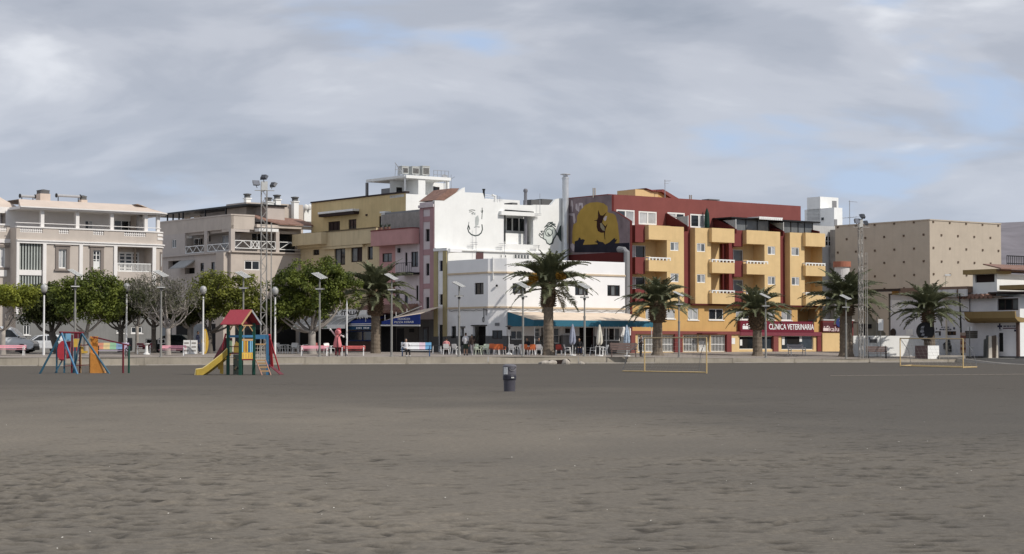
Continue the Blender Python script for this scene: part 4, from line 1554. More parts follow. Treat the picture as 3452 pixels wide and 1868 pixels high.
# olive building with white roof house
OLIVE=plaster('olive_mustard_plaster',(190,166,112),k=1.22,streak=.22)
OLIVL=plaster('beige_mustard_plaster',(196,176,134),k=1.12,streak=.28)
BROWNS=paint('brown_shutter',(52,34,32),k=.9,rough=.7)
def CD_building():
 base=St(16.52)
 T=thing('olive_building','olive mustard building with brown shutters and a bar on its ground floor','building',(base.x,base.y,1.0),world=True)
 f=Face(St(30.3),base)
 fu=Face(St(30.3),St(14.02)).off(-1.2)
 gz=.9
 zl0,zl1=f.uz(5,450,1115)[1],f.uz(5,450,925)[1]
 zt=fu.uz(5,620,494)[1]
 hs=[fu.R(5,220,800,372,930),fu.R(5,484,772,586,905),fu.R(5,882,730,942,868)]
 mb=MB()
 fu.wall(mb,0,fu.L,zl1-.2,zt,hs,depth=.2)
 mb.quad(fu.P(0,zl1-.2),fu.P(0,zt),fu.P(0,zt,-8),fu.P(0,zl1-.2,-8))
 mb.build('upper_wall',OLIVE,T)
 for i,h in enumerate(hs):
  w=win(T,fu,h,nx=[3,2,1][i],frame=BROWNS,glass=BROWNS if i!=1 else GL,recess=.12,fw=.1,name='shuttered_window')
 mb=MB()
 fu.box(mb,(-.05,fu.L+.0,zt,zt+.14),-.4,.08)
 mb.build('parapet_coping',BROWNS,T)
 mb=MB()
 a,b=fu.uz(5,165,690),fu.uz(5,622,640)
 fu.box(mb,(a[0],b[0],b[1]-.18,b[1]+.02),.003,.7)
 r_=mb.build('awning_cassette',WHITEF,T)
 mb=MB()
 fu.box(mb,(a[0],b[0],b[1]-.45,b[1]-.19),.003,.62)
 mb.build('rolled_awning',BROWNS,r_)
 mb=MB()
 u,z=fu.uz(5,725,717)
 fu.box(mb,(u-.1,u+.1,z-.08,z+.08),.003,.12)
 mb.build('wall_lamp',BROWNS,T)
 mb=MB()
 f.box(mb,(-.05,f.L,zl0,zl1),-1.15,.35)
 mb.build('terrace_parapet',OLIVL,T)
 mb=MB()
 f.box(mb,(-.1,f.L,zl1+.002,zl1+.1),-.2,.42)
 mb.build('terrace_coping',plaster('coping_brown',(120,104,76),k=.8),T)
 u=f.uz(5,245,1020)[0]
 mb=MB()
 f.box(mb,(0.1,u,zl0+.25,zl1-.002),.353,1.0)
 mb.build('box_balcony',OLIVL,T)
 hs=[f.R(5,300,1152,440,1370),f.R(5,515,1138,662,1330),f.R(5,730,1128,800,1300),f.R(5,20,1168,102,1240)]
 mb=MB()
 zg=f.uz(6,600,625)[1]
 f.wall(mb,0,f.L,gz,zl0,hs,depth=.25)
 mb.build('front_wall',OLIVL,T)
 for i,h in enumerate(hs):
  win(T,f,h,nx=[2,2,1,2][i],frame=BROWNS,glass=[[GLM,GL],[GLM,BROWNS],GL,GL][i],recess=.16,fw=.09)
 mb=MB()
 a,b=f.uz(5,180,1140),f.uz(5,700,1105)
 f.box(mb,(a[0],b[0],zl0-.25,zl0-.02),.003,.3)
 mb.build('lintel',OLIVL,T)
 mb=MB()
 f.box(mb,(.05,f.L,gz,zl1-.25),-9,-.4)
 fu.box(mb,(.3,fu.L-.3,zl1-.25,zt-.6),-9,-.35)
 mb.build('roof',ROOFG,T)
 c=St(14.02)+A_*1.2
 T2=thing('white_roof_house','white roof house with two loggias and air conditioners on top of the olive building','building',(c.x,c.y,1.0),world=True)
 g=Face(c,c+A_*13)
 z0=zl1-.3
 l1,l2=g.R(5,1105,227,1395,440),g.R(5,1487,266,1776,460)
 zs1,zs0=g.uz(5,1100,192)[1],g.uz(5,1100,225)[1]
 Lr=g.uz(5,1800,330)[0]
 mb=MB()
 l1=(l1[0],l1[1],l1[2],zs0)
 l2=(l2[0],l2[1],l1[2],zs0)
 g.wall(mb,0.003,Lr,z0,zs0,[l1,l2],depth=.3)
 g.wall(mb,Lr,13,z0,l1[2],[])
 mb.build('white_wall',WHITEW,T2)
 gb=g.off(-2.6)
 d1,d2=gb.R(5,1108,355,1187,430),gb.R(5,1590,348,1672,455)
 mb=MB()
 gb.wall(mb,-.0,Lr+1.4,l1[2]-.1,zs0+.02,[(d1[0],d1[1],l1[2],d1[3]),(d2[0],d2[1],l1[2],d2[3])],depth=.2)
 for u in(l1[1]+.02,l2[0]-.02):
  mb.quad(g.P(u,l1[2],-.3),g.P(u,zs0,-.3),gb.P(u+.1,zs0,.0),gb.P(u+.1,l1[2],0))
 mb.build('loggia_wall',WHITEW,T2)
 for d in(d1,d2):
  win(T2,gb,(d[0],d[1],l1[2],d[3]),nx=1,frame=DARKF,glass=GL,recess=.1,fw=.1,name='door')
 mb=MB()
 g.box(mb,(-.05,Lr+.1,zs0+.002,zs1+.05),-5.5,.12)
 g.box(mb,(0.0,Lr,l1[2]-.25,l1[2]-.01),-2.6,-.31)
 mb.build('roof_slab',WHITEW,T2)
 mb=MB()
 sl=Face(c+B_*6.4,c)
 a=sl.uz(5,605,270)[0]
 sl.box(mb,(max(0,a),sl.L-.06,zs0+.05,zs1+.05),-4.5,.12)
 mb.build('terrace_roof',WHITEW,T2)
 mb=MB()
 u=sl.uz(5,702,380)[0]
 sl.box(mb,(u-.1,u+.1,zt,zs0+.04),-.3,-.08)
 mb.build('terrace_post',GREYP,T2)
 mb=MB()
 r_=sl.R(5,875,362,1080,450)
 sl.box(mb,(r_[0],sl.L-2.75,zt-.3,r_[3]),-.5,-.3)
 sl.box(mb,(sl.uz(5,1005,380)[0],sl.L-2.75,r_[3],zs0+.04),-.9,-.5)
 mb.build('terrace_wall',GREYP,T2)
 k=0
 for x0,x1,y0,y1,lb in((1195,1280,88,185,'leftmost of three grey air conditioners on the white roof house'),(1328,1422,88,200,'middle of three grey air conditioners on the white roof house'),(1462,1556,82,200,'rightmost of three grey air conditioners on the white roof house')):
  gg=g.off(-1.2)
  r_=gg.R(5,x0,y0,x1,y1)
  t=thing('air_conditioner',lb,'air conditioner',gg.P((r_[0]+r_[1])/2,zs1+.05,-.5),math.atan2(A_.y,A_.x),'air conditioners on the white roof house')
  w,h=r_[1]-r_[0],max(.9,r_[3]-zs1-.05)
  mb=MB()
  mb.aab(-w/2,w/2,-.35,.35,.25,h)
  mb.aab(-w/2-.03,w/2+.03,-.38,.38,h+.002,h+.06)
  mb.build('housing',paint('ac_grey',(186,188,184),k=.9,rough=.5),t)
  mb=MB()
  for i in range(7):
   mb.aab(-w/2+.08,w/2-.08,-.375,-.352,.35+i*(h-.45)/7,.35+(i+.45)*(h-.45)/7)
  mb.build('grille',DARKF,t)
  mb=MB()
  for sx in(-1,1):
   for sy in(-1,1):
    mb.aab(sx*(w/2-.08)-.04,sx*(w/2-.08)+.04,sy*.28-.04,sy*.28+.04,0,.25)
  mb.build('stand',ALU,t)
 mb=MB()
 gg=g.off(-.9)
 r_=gg.R(5,1595,158,1790,235)
 for z in(zs1+.35,zs1+.75):
  mb.bar(gg.P(r_[0],z),gg.P(r_[1],z),.05)
 for i in range(5):
  u=r_[0]+(r_[1]-r_[0])*i/4
  mb.bar(gg.P(u,zs1),gg.P(u,zs1+.78),.05)
 r_=gg.R(5,1090,62,1190,190)
 for i in range(4):
  u=r_[0]+(r_[1]-r_[0])*i/3
  mb.bar(gg.P(u,zs1),gg.P(u+.1,r_[3]-.1*i),.045)
 mb.bar(gg.P(r_[0],zs1+.6),gg.P(r_[1],zs1+.5),.05)
 mb.bar(gg.P(r_[0],zs1+1.2),gg.P(r_[1],zs1+.3),.05)
 mb.build('roof_railing',ALU,T2)
 u,z=g.uz(5,1855,265)
 t=thing('satellite_dish','small grey satellite dish behind the white roof house','satellite dish',g.P(u,z-1.4,-1.5))
 mb=MB()
 prof=[(.02,0),(.2,.03),(.38,.11),(.45,.17),(.44,.19),(.36,.13),(.02,.03)]
 mb.lathe(prof,16)
 me=mb.mesh('dish',paint('dish_grey',(170,172,176)))
 link('dish',me,t,(0,0,1.6),(R(70),0,R(50)))
 mb=MB()
 mb.tube([(0,0,0),(0,0,1.6)],.03,6)
 mb.bar((0,0,1.5),(.4,-.25,1.8),.025)
 mb.build('mast',ALU,t)
 u,z=g.uz(5,1905,250)
 t=thing('television_antenna','thin forked television antenna right of the satellite dish','antenna',g.P(u,z-1.5,-1.0))
 mb=MB()
 mb.tube([(0,0,0),(0,0,2.0)],.025,5)
 mb.build('mast',ALU,t)
 mb=MB()
 mb.bar((-.3,0,1.4),(.35,0,1.8),.03)
 for i in range(5):
  mb.bar((-.3+.14*i,-.2,1.43+.085*i),(-.3+.14*i,.2,1.43+.085*i),.02)
 mb.build('dipole',ALU,t)
 GREYC=mat('grey_awning_canvas',(.36,.36,.35),rough=.9,var=.12)
 pj=2.6
 fo=f.off(pj)
 q0=fo.uz(22,285,480)
 q1=fo.uz(22,1490,480)
 zh1,zh0=fo.uz(22,900,440)[1],fo.uz(22,900,522)[1]
 zt_=fo.uz(22,900,245)[1]
 aw=MB()
 ul,ur=q0[0],q1[0]
 aw.quad(f.P(ul,zh1+1.5,.05),fo.P(ul,zh1,0),fo.P(ur,zh1,0),f.P(ur,zh1+1.5,.05))
 aw.quad(f.P(ul,zh1+1.46,.05),f.P(ur,zh1+1.46,.05),fo.P(ur,zh1-.04,0),fo.P(ul,zh1-.04,0))
 awn=aw.build('grey_awning',GREYC,T)
 m2=MB()
 fo.box(m2,(ul,ur,zh0,zh1+.02),.002,.04)
 for i in range(8):
  u=ul+.1+(ur-ul-.2)*i/7
  m2.bar(fo.P(u,zh1,0),f.P(u,zh1+1.48,.07),.04)
 m2.build('awning_hem',WHITEF,awn)
 m2=MB()
 r_=fo.R(22,945,468,1090,508)
 fo.box(m2,r_,.042,.048)
 r_=fo.R(22,350,470,410,500)
 fo.box(m2,r_,.042,.048)
 m2.build('hem_print',paint('pale_green_print',(120,140,122),k=.9),awn)
 r_=f.R(22,215,500,1500,830)
 mb=MB()
 f.box(mb,(max(.05,r_[0]),min(f.L,r_[1]),gz,r_[3]),.004,.03)
 mb.build('dark_bar_opening',DARKIN,T)
 mb=MB()
 r2=f.R(22,-60,470,212,850)
 f.box(mb,(max(.02,r2[0]),r2[1],gz,r2[3]),.004,.08)
 mb.build('grey_shutter',plaster('light_grey_shutter',(170,170,174),k=.85),T)
 fb=f.off(pj-.3)
 r_=fb.R(22,1110,112,1960,235)
 mb=MB()
 fb.box(mb,r_,-.08,0)
 sb=mb.build('name_board',WHITEF,T)
 for u in(r_[0]+.2,r_[1]-.2):
  m2=MB()
  m2.bar(fb.P(u,zh1+.25,-.05),fb.P(u,r_[2],-.05),.05)
  m2.build('board_bracket',WHITEF,sb)
 for(xa,ya,xb,yb)in((1320,305,1500,255),(1540,310,1700,255)):
  a,b=fb.uz(22,xa,ya),fb.uz(22,xb,yb)
  m2=MB()
  m2.bar(fb.P(a[0],a[1],.02),fb.P(b[0],b[1],.02),.06)
  m2.build('board_bracket',WHITEF,sb)
 for body,x0,x1,y0,y1 in(('ZOCA',1160,1320,130,215),('ITALIA',1405,1790,120,215)):
  q=fb.R(22,x0,y0,x1,y1)
  text(sb,fb,q[0],q[2],.006,body,q[3]-q[2],q[1]-q[0],BLACKF,bold=.03)
 m2=MB()
 rr=random.Random(9)
 q=fb.R(22,1705,195,2110,305)
 n=20
 for i in range(n):
  u=q[0]+(q[1]-q[0])*i/n
  h=rr.uniform(.55,1.0)
  fb.box(m2,(u,u+(q[1]-q[0])/n*.55,q[3]-(q[3]-q[2])*h,q[3]),.03,.06)
 m2.build('fringe_slats',WHITEF,sb)
 BL=MATS['blue_awning_canvas']
 e=Face(St(18.9),St(14.5)).off(2.0)
 rb=e.R(22,1505,350,2115,455)
 m2=MB()
 m2.prism([e.P(rb[0],rb[2]),e.P(rb[1],rb[2]),e.P(rb[1],rb[3]),e.P(rb[0],rb[3])],-e.n*.05)
 m2.quad(e.P(rb[0],rb[3],-.06),e.P(rb[1],rb[3],-.06),e.P(rb[1],rb[3]+.5,-1.9),e.P(rb[0],rb[3]+.5,-1.9))
 ba=m2.build('blue_bar_awning',BL,T)
 m2=MB()
 for y in(412,448):
  u,z=e.uz(22,1800,y)
  e.box(m2,(rb[0]-.02,rb[1]+.02,z-.04,z+.03),.003,.03)
 m2.build('white_stripe',WHITEF,ba)
 m2=MB()
 r_=e.R(22,1545,468,2060,540)
 e.box(m2,(r_[0],r_[1],r_[2],rb[2]-.005),-.05,-.01)
 fr=m2.build('blue_fringe',paint('deep_teal_canvas',(24,74,112),k=.9,rough=.85),ba)
 m2=MB()
 q=e.R(22,1730,485,2030,520)
 for i in range(9):
  if i==4:
   continue
  u=q[0]+(q[1]-q[0])*i/9
  e.box(m2,(u,u+(q[1]-q[0])/15,q[2],q[3]),-.009,-.003)
 m2.build('illegible_print',MATS['sign_white'],ba)
 r_=f.R(22,1560,545,2080,870)
 sh=f.off(.1)
 w=win(T,sh,(sh.R(22,1570,600,2080,800)[0],f.L-.05,f.uz(22,1800,800)[1],f.uz(22,1800,560)[1]),nx=2,frame=paint('shop_blue_frame',(28,54,120),k=.9),glass=GLB,recess=-.05,fw=.12,name='shop_window')
 mb=MB()
 f.box(mb,(w and f.R(22,1570,800,2080,880)[0]or 0,f.L-.02,gz,f.uz(22,1800,805)[1]),.004,.2)
 mb.build('plinth',plaster('reddish_plinth',(110,84,78),k=.85),T)
CD_building()
# brown-grey apartment building with lattice balcony
TAUPE=plaster('taupe_plaster',(176,166,158),k=1.14,streak=.2)
TAUPL=plaster('light_taupe_plaster',(206,192,178),k=.84,streak=.2)
def lattice(f,u0,u1,z0,z1,o,parent,pitch=.85,cross=False):
 """white balcony railing of zigzag bars"""
 mb=MB()
 w=.07
 for z in(z0,z1):
  mb.bar(f.P(u0,z,o),f.P(u1,z,o),w)
 for u in(u0,u1):
  mb.bar(f.P(u,z0,o),f.P(u,z1,o),w)
 r_=mb.build('railing',WHITEF,parent)
 n=max(2,int(round((u1-u0)/pitch)))
 for i in range(n):
  a,b=u0+(u1-u0)*i/n,u0+(u1-u0)*(i+1)/n
  bars=((z0,z1),)if not cross else((z0,z1),(z1,z0))
  if not cross and i%2:
   bars=((z1,z0),)
  for za,zb in bars:
   m2=MB()
   m2.bar(f.P(a,za,o+.005),f.P(b,zb,o+.005),w*.8)
   m2.build('lattice_bar',WHITEF,r_)
def B_building():
 bc=V((-26.5,181.3))
 T=thing('taupe_apartment_building','taupe apartment building with white zigzag lattice balcony and four white chimneys','building',(bc.x,bc.y,1.0),world=True)
 fl,fr=Face(bc+B_*15,bc),Face(bc,bc+A_*7.75)
 gz=.9
 L=fl.L
 zp1,zp0=fl.uz(3,820,580)[1],fl.uz(3,820,737)[1]
 zf=fl.uz(3,815,1000)[1]
 zr1,zr0=fl.uz(3,810,905)[1],fl.uz(3,810,985)[1]
 for f,u0,u1,m_ in((fl,0,L,TAUPE),(fr,0,fr.uz(3,1110,660)[0],TAUPL)):
  mb=MB()
  f.box(mb,(u0+(.0 if f is fl else.003),u1,zp0,zp1),-.3,0)
  f.box(mb,(u0,u1+(.05 if f is fl else 0),zp1+.003,zp1+.14),-.35,.05)
  mb.build('parapet',TAUPL,T)
 uw=fl.uz(3,285,900)[0]
 mb=MB()
 hw=fl.R(3,135,862,187,962)
 fl.wall(mb,0,uw,zf,zp0,[hw],depth=.2)
 mb.build('wall',TAUPE,T)
 win(T,fl,hw,nx=2,glass=GLM,recess=.1)
 fb=fl.off(-2.0)
 mb=MB()
 w1,d1=fb.R(3,390,848,498,935),fb.R(3,722,815,800,960)
 fb.wall(mb,uw-.5,L-1.78,zf,zp0,[w1,d1],depth=.2)
 fl.box(mb,(uw,L-.01,zp0-.25,zp0-.01),-2.0,-.31)
 mb.build('loggia_wall',TAUPE,T)
 win(T,fb,w1,nx=2,glass=GL,recess=.1)
 win(T,fb,d1,nx=2,glass=GLC,recess=.1,name='door')
 mb=MB()
 r_=fb.R(3,330,800,372,850)
 fb.box(mb,r_,.003,.3)
 mb.build('air_conditioner',WHITEF,T)
 for u,z in(fb.uz(3,585,855),):
  mb=MB()
  fb.box(mb,(u-.08,u+.08,z-.25,z+.25),.003,.12)
  mb.build('wall_lantern',BLACKF,T)
 cols=[]
 for x0,x1 in((250,292),(516,552),(822,862)):
  u0,u1=fl.uz(3,x0,870)[0],fl.uz(3,x1,870)[0]
  if x0==822:
   u0,u1=L-.42,L+.0
  cols.append((u0,u1))
  mb=MB()
  fl.box(mb,(u0,u1,zf,zp0-.004),-.42 if x0==822 else-.2,.004)
  mb.build('column',TAUPE,T)
 for a,b in((cols[0][1],cols[1][0]),(cols[1][1],cols[2][0])):
  lattice(fl,a+.03,b-.03,zr0,zr1,-.05,T)
 mb=MB()
 hs=[fl.R(3,472,1138,512,1240),fl.R(3,600,1128,640,1232)]
 ub0,ub1=fl.uz(3,405,1100)[0],fl.uz(3,716,1100)[0]
 fl.wall(mb,0,L,gz,zf,[fl.R(3,835,1120,858,1230)]+hs+[fl.R(3,95,1112,240,1205),fl.R(3,290,1195,405,1265)],depth=.5)
 fl.box(mb,(-.02,L,zf-.12,zf+.04),.004,.22)
 mb.build('wall',TAUPE,T)
 for h in hs:
  win(T,fl,h,nx=1,frame=DARKF,glass=GL,recess=.1)
 mb=MB()
 r_=fl.R(3,232,1108,405,1195)
 mb.prism([fl.P(r_[0],r_[3],.02),fl.P(r_[0],r_[2],1.1),fl.P(r_[0],r_[2]-.1,1.1),fl.P(r_[0],r_[3]-.15,.02)],fl.d*(r_[1]-r_[0]))
 mb.build('awning',MATS['grey_awning_canvas'],T)
 for h in(fl.R(3,95,1112,240,1205),fl.R(3,290,1195,405,1265)):
  mb=MB()
  fl.box(mb,h,-.6,-.5)
  mb.build('dark_recess',DARKIN,T)
 mb=MB()
 fl.box(mb,(ub1+.0,fl.uz(3,806,1100)[0],gz,zf-.13),.004,.55)
 mb.build('bay',TAUPL,T)
 for k in range(4):
  a=L*(.04+.24*k)
  mb=MB()
  fl.box(mb,(a,a+L*.17,gz,3.7),.004,.05)
  mb.build('dark_shopfront',DARKIN if k%2 else GLM,T)
 for k in range(2):
  mb=MB()
  fr.box(mb,(.5+3.6*k,3.5+3.6*k,gz,3.6),.004,.05)
  mb.build('dark_shopfront',DARKIN if k else GL,T)
 fb=fr.off(-1.8)
 e=fr.L
 mb=MB()
 w2=fb.R(3,1075,790,1280,900)
 fb.wall(mb,1.98,e+1,zf,zp0+.4,[w2],depth=.2)
 fr.box(mb,(.01,e,zp0-.25,zp0-.01),-1.8,-.31)
 mb.build('loggia_wall',TAUPL,T)
 win(T,fb,w2,nx=3,frame=WHITEF,glass=[GL,GL,GL],recess=.1)
 uc0,uc1=fr.uz(3,1360,850)[0],fr.uz(3,1400,850)[0]
 zc=fr.uz(3,1380,725)[1]
 mb=MB()
 fr.box(mb,(uc0,uc1,zf,zc),-.35,.004)
 mb.build('column',TAUPE,T)
 ux0,ux1=fr.uz(3,1070,920)[0],fr.uz(3,1165,920)[0]
 zz0,zz1=fr.uz(3,1100,968)[1],fr.uz(3,1100,880)[1]
 lattice(fr,.45,ux0-.02,zz0,zz1,-.05,T)
 lattice(fr,ux0+.02,ux1-.02,zz0,zz1,-.05,T,pitch=9,cross=True)
 lattice(fr,ux1+.02,uc0-.02,zz0,zz1,-.05,T)
 lattice(fr,uc1+.02,e-.05,zz0,zz1,-.05,T,pitch=1.2)
 mb=MB()
 r_=fr.R(3,1110,740,1335,775)
 fr.box(mb,(r_[0],r_[1],r_[2],r_[3]),.003,.9)
 mb.build('rolled_awning',WHITEF,T)
 mb=MB()
 r_=fr.R(3,1410,790,1640,880)
 fr.box(mb,(uc1+.1,e-.1,zf+.1,zc-.3),-1.2,-1.1)
 mb.build('dark_glazing',GL,T)
 mb=MB()
 w3=fr.R(3,990,1110,1172,1222)
 fr.wall(mb,0,e,gz,zf,[w3],depth=.2)
 fr.box(mb,(.0,e,zf-.1,zf+.05),.004,.2)
 mb.build('wall',TAUPL,T)
 win(T,fr,w3,nx=2,glass=[GL,GLB],recess=.1,fw=.09)
 mb=MB()
 a,b,c,d=fr.uz(3,1245,612),fr.uz(3,1392,668),fr.uz(3,1925,715),fr.uz(3,1925,635)
 uR=e+1.4
 ze=(b[1]+c[1])/2
 mb.prism([fr.P(b[0],ze,.5),fr.P(uR,ze,.5),fr.P(uR,ze+.75,-2.6),fr.P(a[0]+.6,ze+.95,-2.6)],V((0,0,-.12)))
 mb.prism([fr.P(b[0],ze,.5),fr.P(a[0]+.6,ze+.95,-2.6),fr.P(a[0]-1.4,ze+.75,-.2),fr.P(a[0]-1.0,ze+.5,.1)],V((0,0,-.12)))
 mb.build('tile_roof',TERRA,T)
 mb=MB()
 fr.box(mb,(fr.uz(3,1112,680)[0]+.02,uR-.02,ze-.42,ze-.13),-.4,.35)
 mb.build('eave_beam',TAUPL,T)
 g=fr.off(-3.6)
 r_=g.R(3,1012,440,1680,600)
 mb=MB()
 g.box(mb,(r_[0],r_[1],zp0,r_[3]),-4,0)
 mb.build('roof_storey',TAUPL,T)
 for(zi,x0,x1,y0,y1,yc)in((3,1012,1065,345,440,385),(3,1255,1335,382,600,428),(3,1360,1418,352,600,398),(3,1572,1628,385,600,422)):
  gg=fr.off(-3.0 if x0>1100 else-5)
  q=gg.R(zi,x0,yc,x1,y1)
  mb=MB()
  gg.box(mb,(q[0],q[1],zp1-.4,q[3]),-(q[1]-q[0]),0)
  gg.box(mb,(q[0]-.08,q[1]+.08,q[3],q[3]+.1),-(q[1]-q[0])-.08,.08)
  ch=mb.build('chimney',WHITEW,T)
  mb=MB()
  zc_=gg.uz(zi,(x0+x1)/2,y0)[1]
  u=(q[0]+q[1])/2
  mb.lathe([(.3,0),(.3,max(.3,zc_-q[3]-.2)),(.4,max(.3,zc_-q[3]-.2)),(.4,max(.4,zc_-q[3])),(.05,max(.45,zc_-q[3]+.05))],12,gg.P(u,q[3]+.1,-(q[1]-q[0])/2))
  mb.build('chimney_cap',DGREY,ch)
 g2=fr.off(-4.2)
 r_=g2.R(3,1692,502,1890,618)
 mb=MB()
 g2.box(mb,(r_[0],r_[1],r_[2]-.3,r_[3]),-2.5,0)
 mb.build('white_roof_hut',WHITEW,T)
 for x in(1742,1700):
  mb=MB()
  u,z=g2.uz(3,x,485)
  mb.ball(g2.P(u,z,.2),.25,.12,.3)
  mb.bar(g2.P(u,z-.6,0),g2.P(u,z,.1),.05)
  mb.build('satellite_dish',WHITEF,T)
 g=fl.off(-2.6)
 a,b=g.uz(3,30,556),g.uz(3,1000,462)
 zr=(a[1]+b[1])/2-.1
 mb=MB()
 g.box(mb,(g.uz(3,-150,570)[0],L-1.1,zr,zr+.16),-4.2,.15)
 mb.build('pergola_roof',BLACKF,T)
 mb=MB()
 for x in(80,145,215,262,525,768):
  u=g.uz(3,x,600)[0]
  g.box(mb,(u-.06,u+.06,zp1-.2,zr),-.12,0)
 mb.build('pergola_post',BLACKF,T)
 mb=MB()
 g.box(mb,(g.uz(3,255,580)[0],L-1.3,zp1-.3,zr-.01),-4.0,-2.0)
 mb.build('terrace_wall',TAUPE,T)
 for x0,x1 in((290,355),(405,480)):
  r_=g.off(-1.98).R(3,x0,565,x1,620)
  mb=MB()
  g.box(mb,(r_[0],r_[1],zp1,zr-.2),-1.99,-1.9)
  mb.build('curtain',MATS['cream_awning_canvas'],T)
 mb=MB()
 mb.prism([V((*(bc+B_*15+A_*.55),gz)),V((*(bc+B_*.5+A_*.55),gz)),V((*(bc+A_*7.7+B_*.5),gz)),V((*(bc+A_*7.7+B_*12),gz)),V((*(bc+B_*15+A_*7),gz))],V((0,0,zf-gz-.15)))
 mb.build('core',ROOFG,T,)
 mb=MB()
 mb.prism([V((*(bc+B_*15+A_*2.3),zf)),V((*(bc+B_*2.3+A_*2.3),zf)),V((*(bc+A_*7.7+B_*2.3),zf)),V((*(bc+A_*7.7+B_*12),zf)),V((*(bc+B_*15+A_*7),zf))],V((0,0,zp1-zf-.5)))
 mb.build('roof',ROOFG,T)
B_building()
# cream apartment house with balusters on the far side of the trees
CREAM=plaster('cream_grey_plaster',(196,184,172),k=.92,streak=.15)
CREAML=plaster('light_cream_render',(222,202,184),k=.82,streak=.1)
TRIM=plaster('white_trim',(236,232,228),k=.92,var=.03,streak=.08)
SURR=plaster('taupe_surround',(150,138,130),k=.75)
def A_building():
 pR=V((-30.8,172.0))
 pL=pR-A_*14.25
 T=thing('cream_apartment_house','cream apartment house with white cornice, balusters and rounded corner on the edge of the photo','building',(pL.x,pL.y,1.0),world=True)
 f=Face(pL,pR)
 gz=.8
 uc=f.uz(1,2010,900)[0]
 rad=(f.L-uc)/.98
 def path(o,u0=0.0,n=7,sweep=100):
  p=[f.P(u0,0,o)]
  cx=f.P(uc,0,-rad)
  for k in range(n+1):
   a=R(sweep)*k/n
   p.append(cx+f.d*math.sin(a)*(rad+o)+f.n*math.cos(a)*(rad+o))
  e=p[-1]+(-f.n)*6
  p.append(e)
  return p
 def strip(mb,o0,o1,z0,z1,u0=0.0):
  a,b=path(o0,u0),path(o1,u0)
  for i in range(len(a)-1):
   q=[a[i],a[i+1],b[i+1],b[i]]
   mb.prism([V((p.x,p.y,z0))for p in q],V((0,0,z1-z0)))
 zc1,zc0=f.uz(1,1100,832)[1],f.uz(1,1100,878)[1]
 zb1=f.uz(1,1100,660)[1]
 ze1,ze0=f.off(.0).uz(1,1100,412)[1],f.uz(1,1100,440)[1]
 bal=[(260,558,640,705,11),(766,900,660,725,5),(1216,1358,682,745,5),(1620,1905,702,776,11)]
 br=[f.R(1,x0,y0,x1,y1)for x0,x1,y0,y1,n in bal]
 zq0,zq1=sum(b[2]for b in br)/4,sum(b[3]for b in br)/4
 mb=MB()
 f.wall(mb,0,uc,zc1,zb1-.12,[(b[0],b[1],zq0,zq1)for b in br],depth=.22)
 f.wall(mb,0,uc,zc1,zb1-.12,[(b[0],b[1],zq0,zq1)for b in br],o=-.22,depth=.01)
 strip(mb,-.22,0,zc1,zb1-.12,uc)
 mb.build('parapet_wall',CREAM,T)
 bm=MB()
 h=zq1-zq0
 bm.lathe([(.09,0),(.09,.08*h),(.05,.14*h),(.095,.4*h),(.05,.74*h),(.08,.86*h),(.09,h)],8)
 bme=bm.mesh('baluster',TRIM)
 org=V(T['_w'])
 for b,(x0,x1,y0,y1,n)in zip(br,bal):
  for i in range(n):
   u=b[0]+(b[1]-b[0])*(i+.5)/n
   link('baluster',bme,T,f.P(u,zq0,-.11)-org)
 mb=MB()
 strip(mb,-.27,.07,zb1-.118,zb1)
 mb.build('parapet_coping',TRIM,T)
 for dz in(0.0,.34):
  mb=MB()
  a,b=path(.002,uc),path(.05,uc)
  for i in range(2,5):
   q=[a[i],a[i+1],b[i+1],b[i]]
   mb.prism([V((p.x,p.y,zb1-.75+dz))for p in q],V((0,0,.2)))
  mb.build('corner_band',TRIM,T)
 mb=MB()
 strip(mb,-.1,.22,zc0+.2,zc1)
 strip(mb,-.1,.12,zc0,zc0+.197)
 mb.build('cornice',TRIM,T)
 lv=f.R(1,250,845,552,1196)
 lv2=f.R(1,250,1275,548,1394)
 w1=f.R(1,762,932,866,1178)
 w2=f.R(1,1212,945,1312,1190)
 lg=f.R(1,1527,905,1985,1228)
 zfl=f.uz(1,1000,1300)[1]
 zg0=gz
 hs=[w1,w2,lg,(lv[0],lv[1],f.uz(1,400,1394)[1]-1.4,lv[3])]
 mb=MB()
 g1=f.R(15,500,225,640,440)
 g2=f.R(16,590,262,740,398)
 g3=f.R(16,900,262,1140,405)
 zs=max(g1[3],g2[3],g3[3])+.9
 f.wall(mb,0,uc,zs,zc0,hs,depth=.28)
 strip(mb,-.25,0,zs,zc0,uc)
 mb.build('wall',CREAM,T)
 mb=MB()
 f.wall(mb,0,uc,zg0,zs,[g1,g2,g3],o=.02,depth=.3)
 strip(mb,-.25,.02,zg0,zs,uc)
 mb.build('ground_floor_wall',plaster('ground_floor_grey',(138,138,136),k=.85,streak=.3),T)  # greyer than the storeys above, with tree shade put into the colour
 for g in(g1,g2,g3):
  win(T,f,g,nx=2,glass=GL,recess=.1,fw=.09,sill=TRIM)
 for x0,x1 in((208,246),(556,600),(1030,1075),(1482,1525),(1985,2030)):
  a,b=f.uz(1,x0,1000)[0],f.uz(1,x1,1000)[0]
  mb=MB()
  f.box(mb,(max(0.003,a),b,zs,zc0-.003),.003,.12)
  mb.build('pilaster',TRIM,T)
 hl=hs[3]
 mb=MB()
 f.box(mb,hl,-.5,-.29)
 lb=mb.build('louvre_back',DGREY,T)
 lm=MB()
 lm.box((0,0,0),f.d*.13,f.n*.1,V((0,0,hl[3]-hl[2])))
 me=lm.mesh('louvre_strip',paint('grey_green_strip',(176,182,176),k=.9))
 for i in range(8):
  u=hl[0]+(hl[1]-hl[0])*(i+.3)/8
  link('louvre_strip',me,lb,f.P(u,hl[2],-.24)-org)
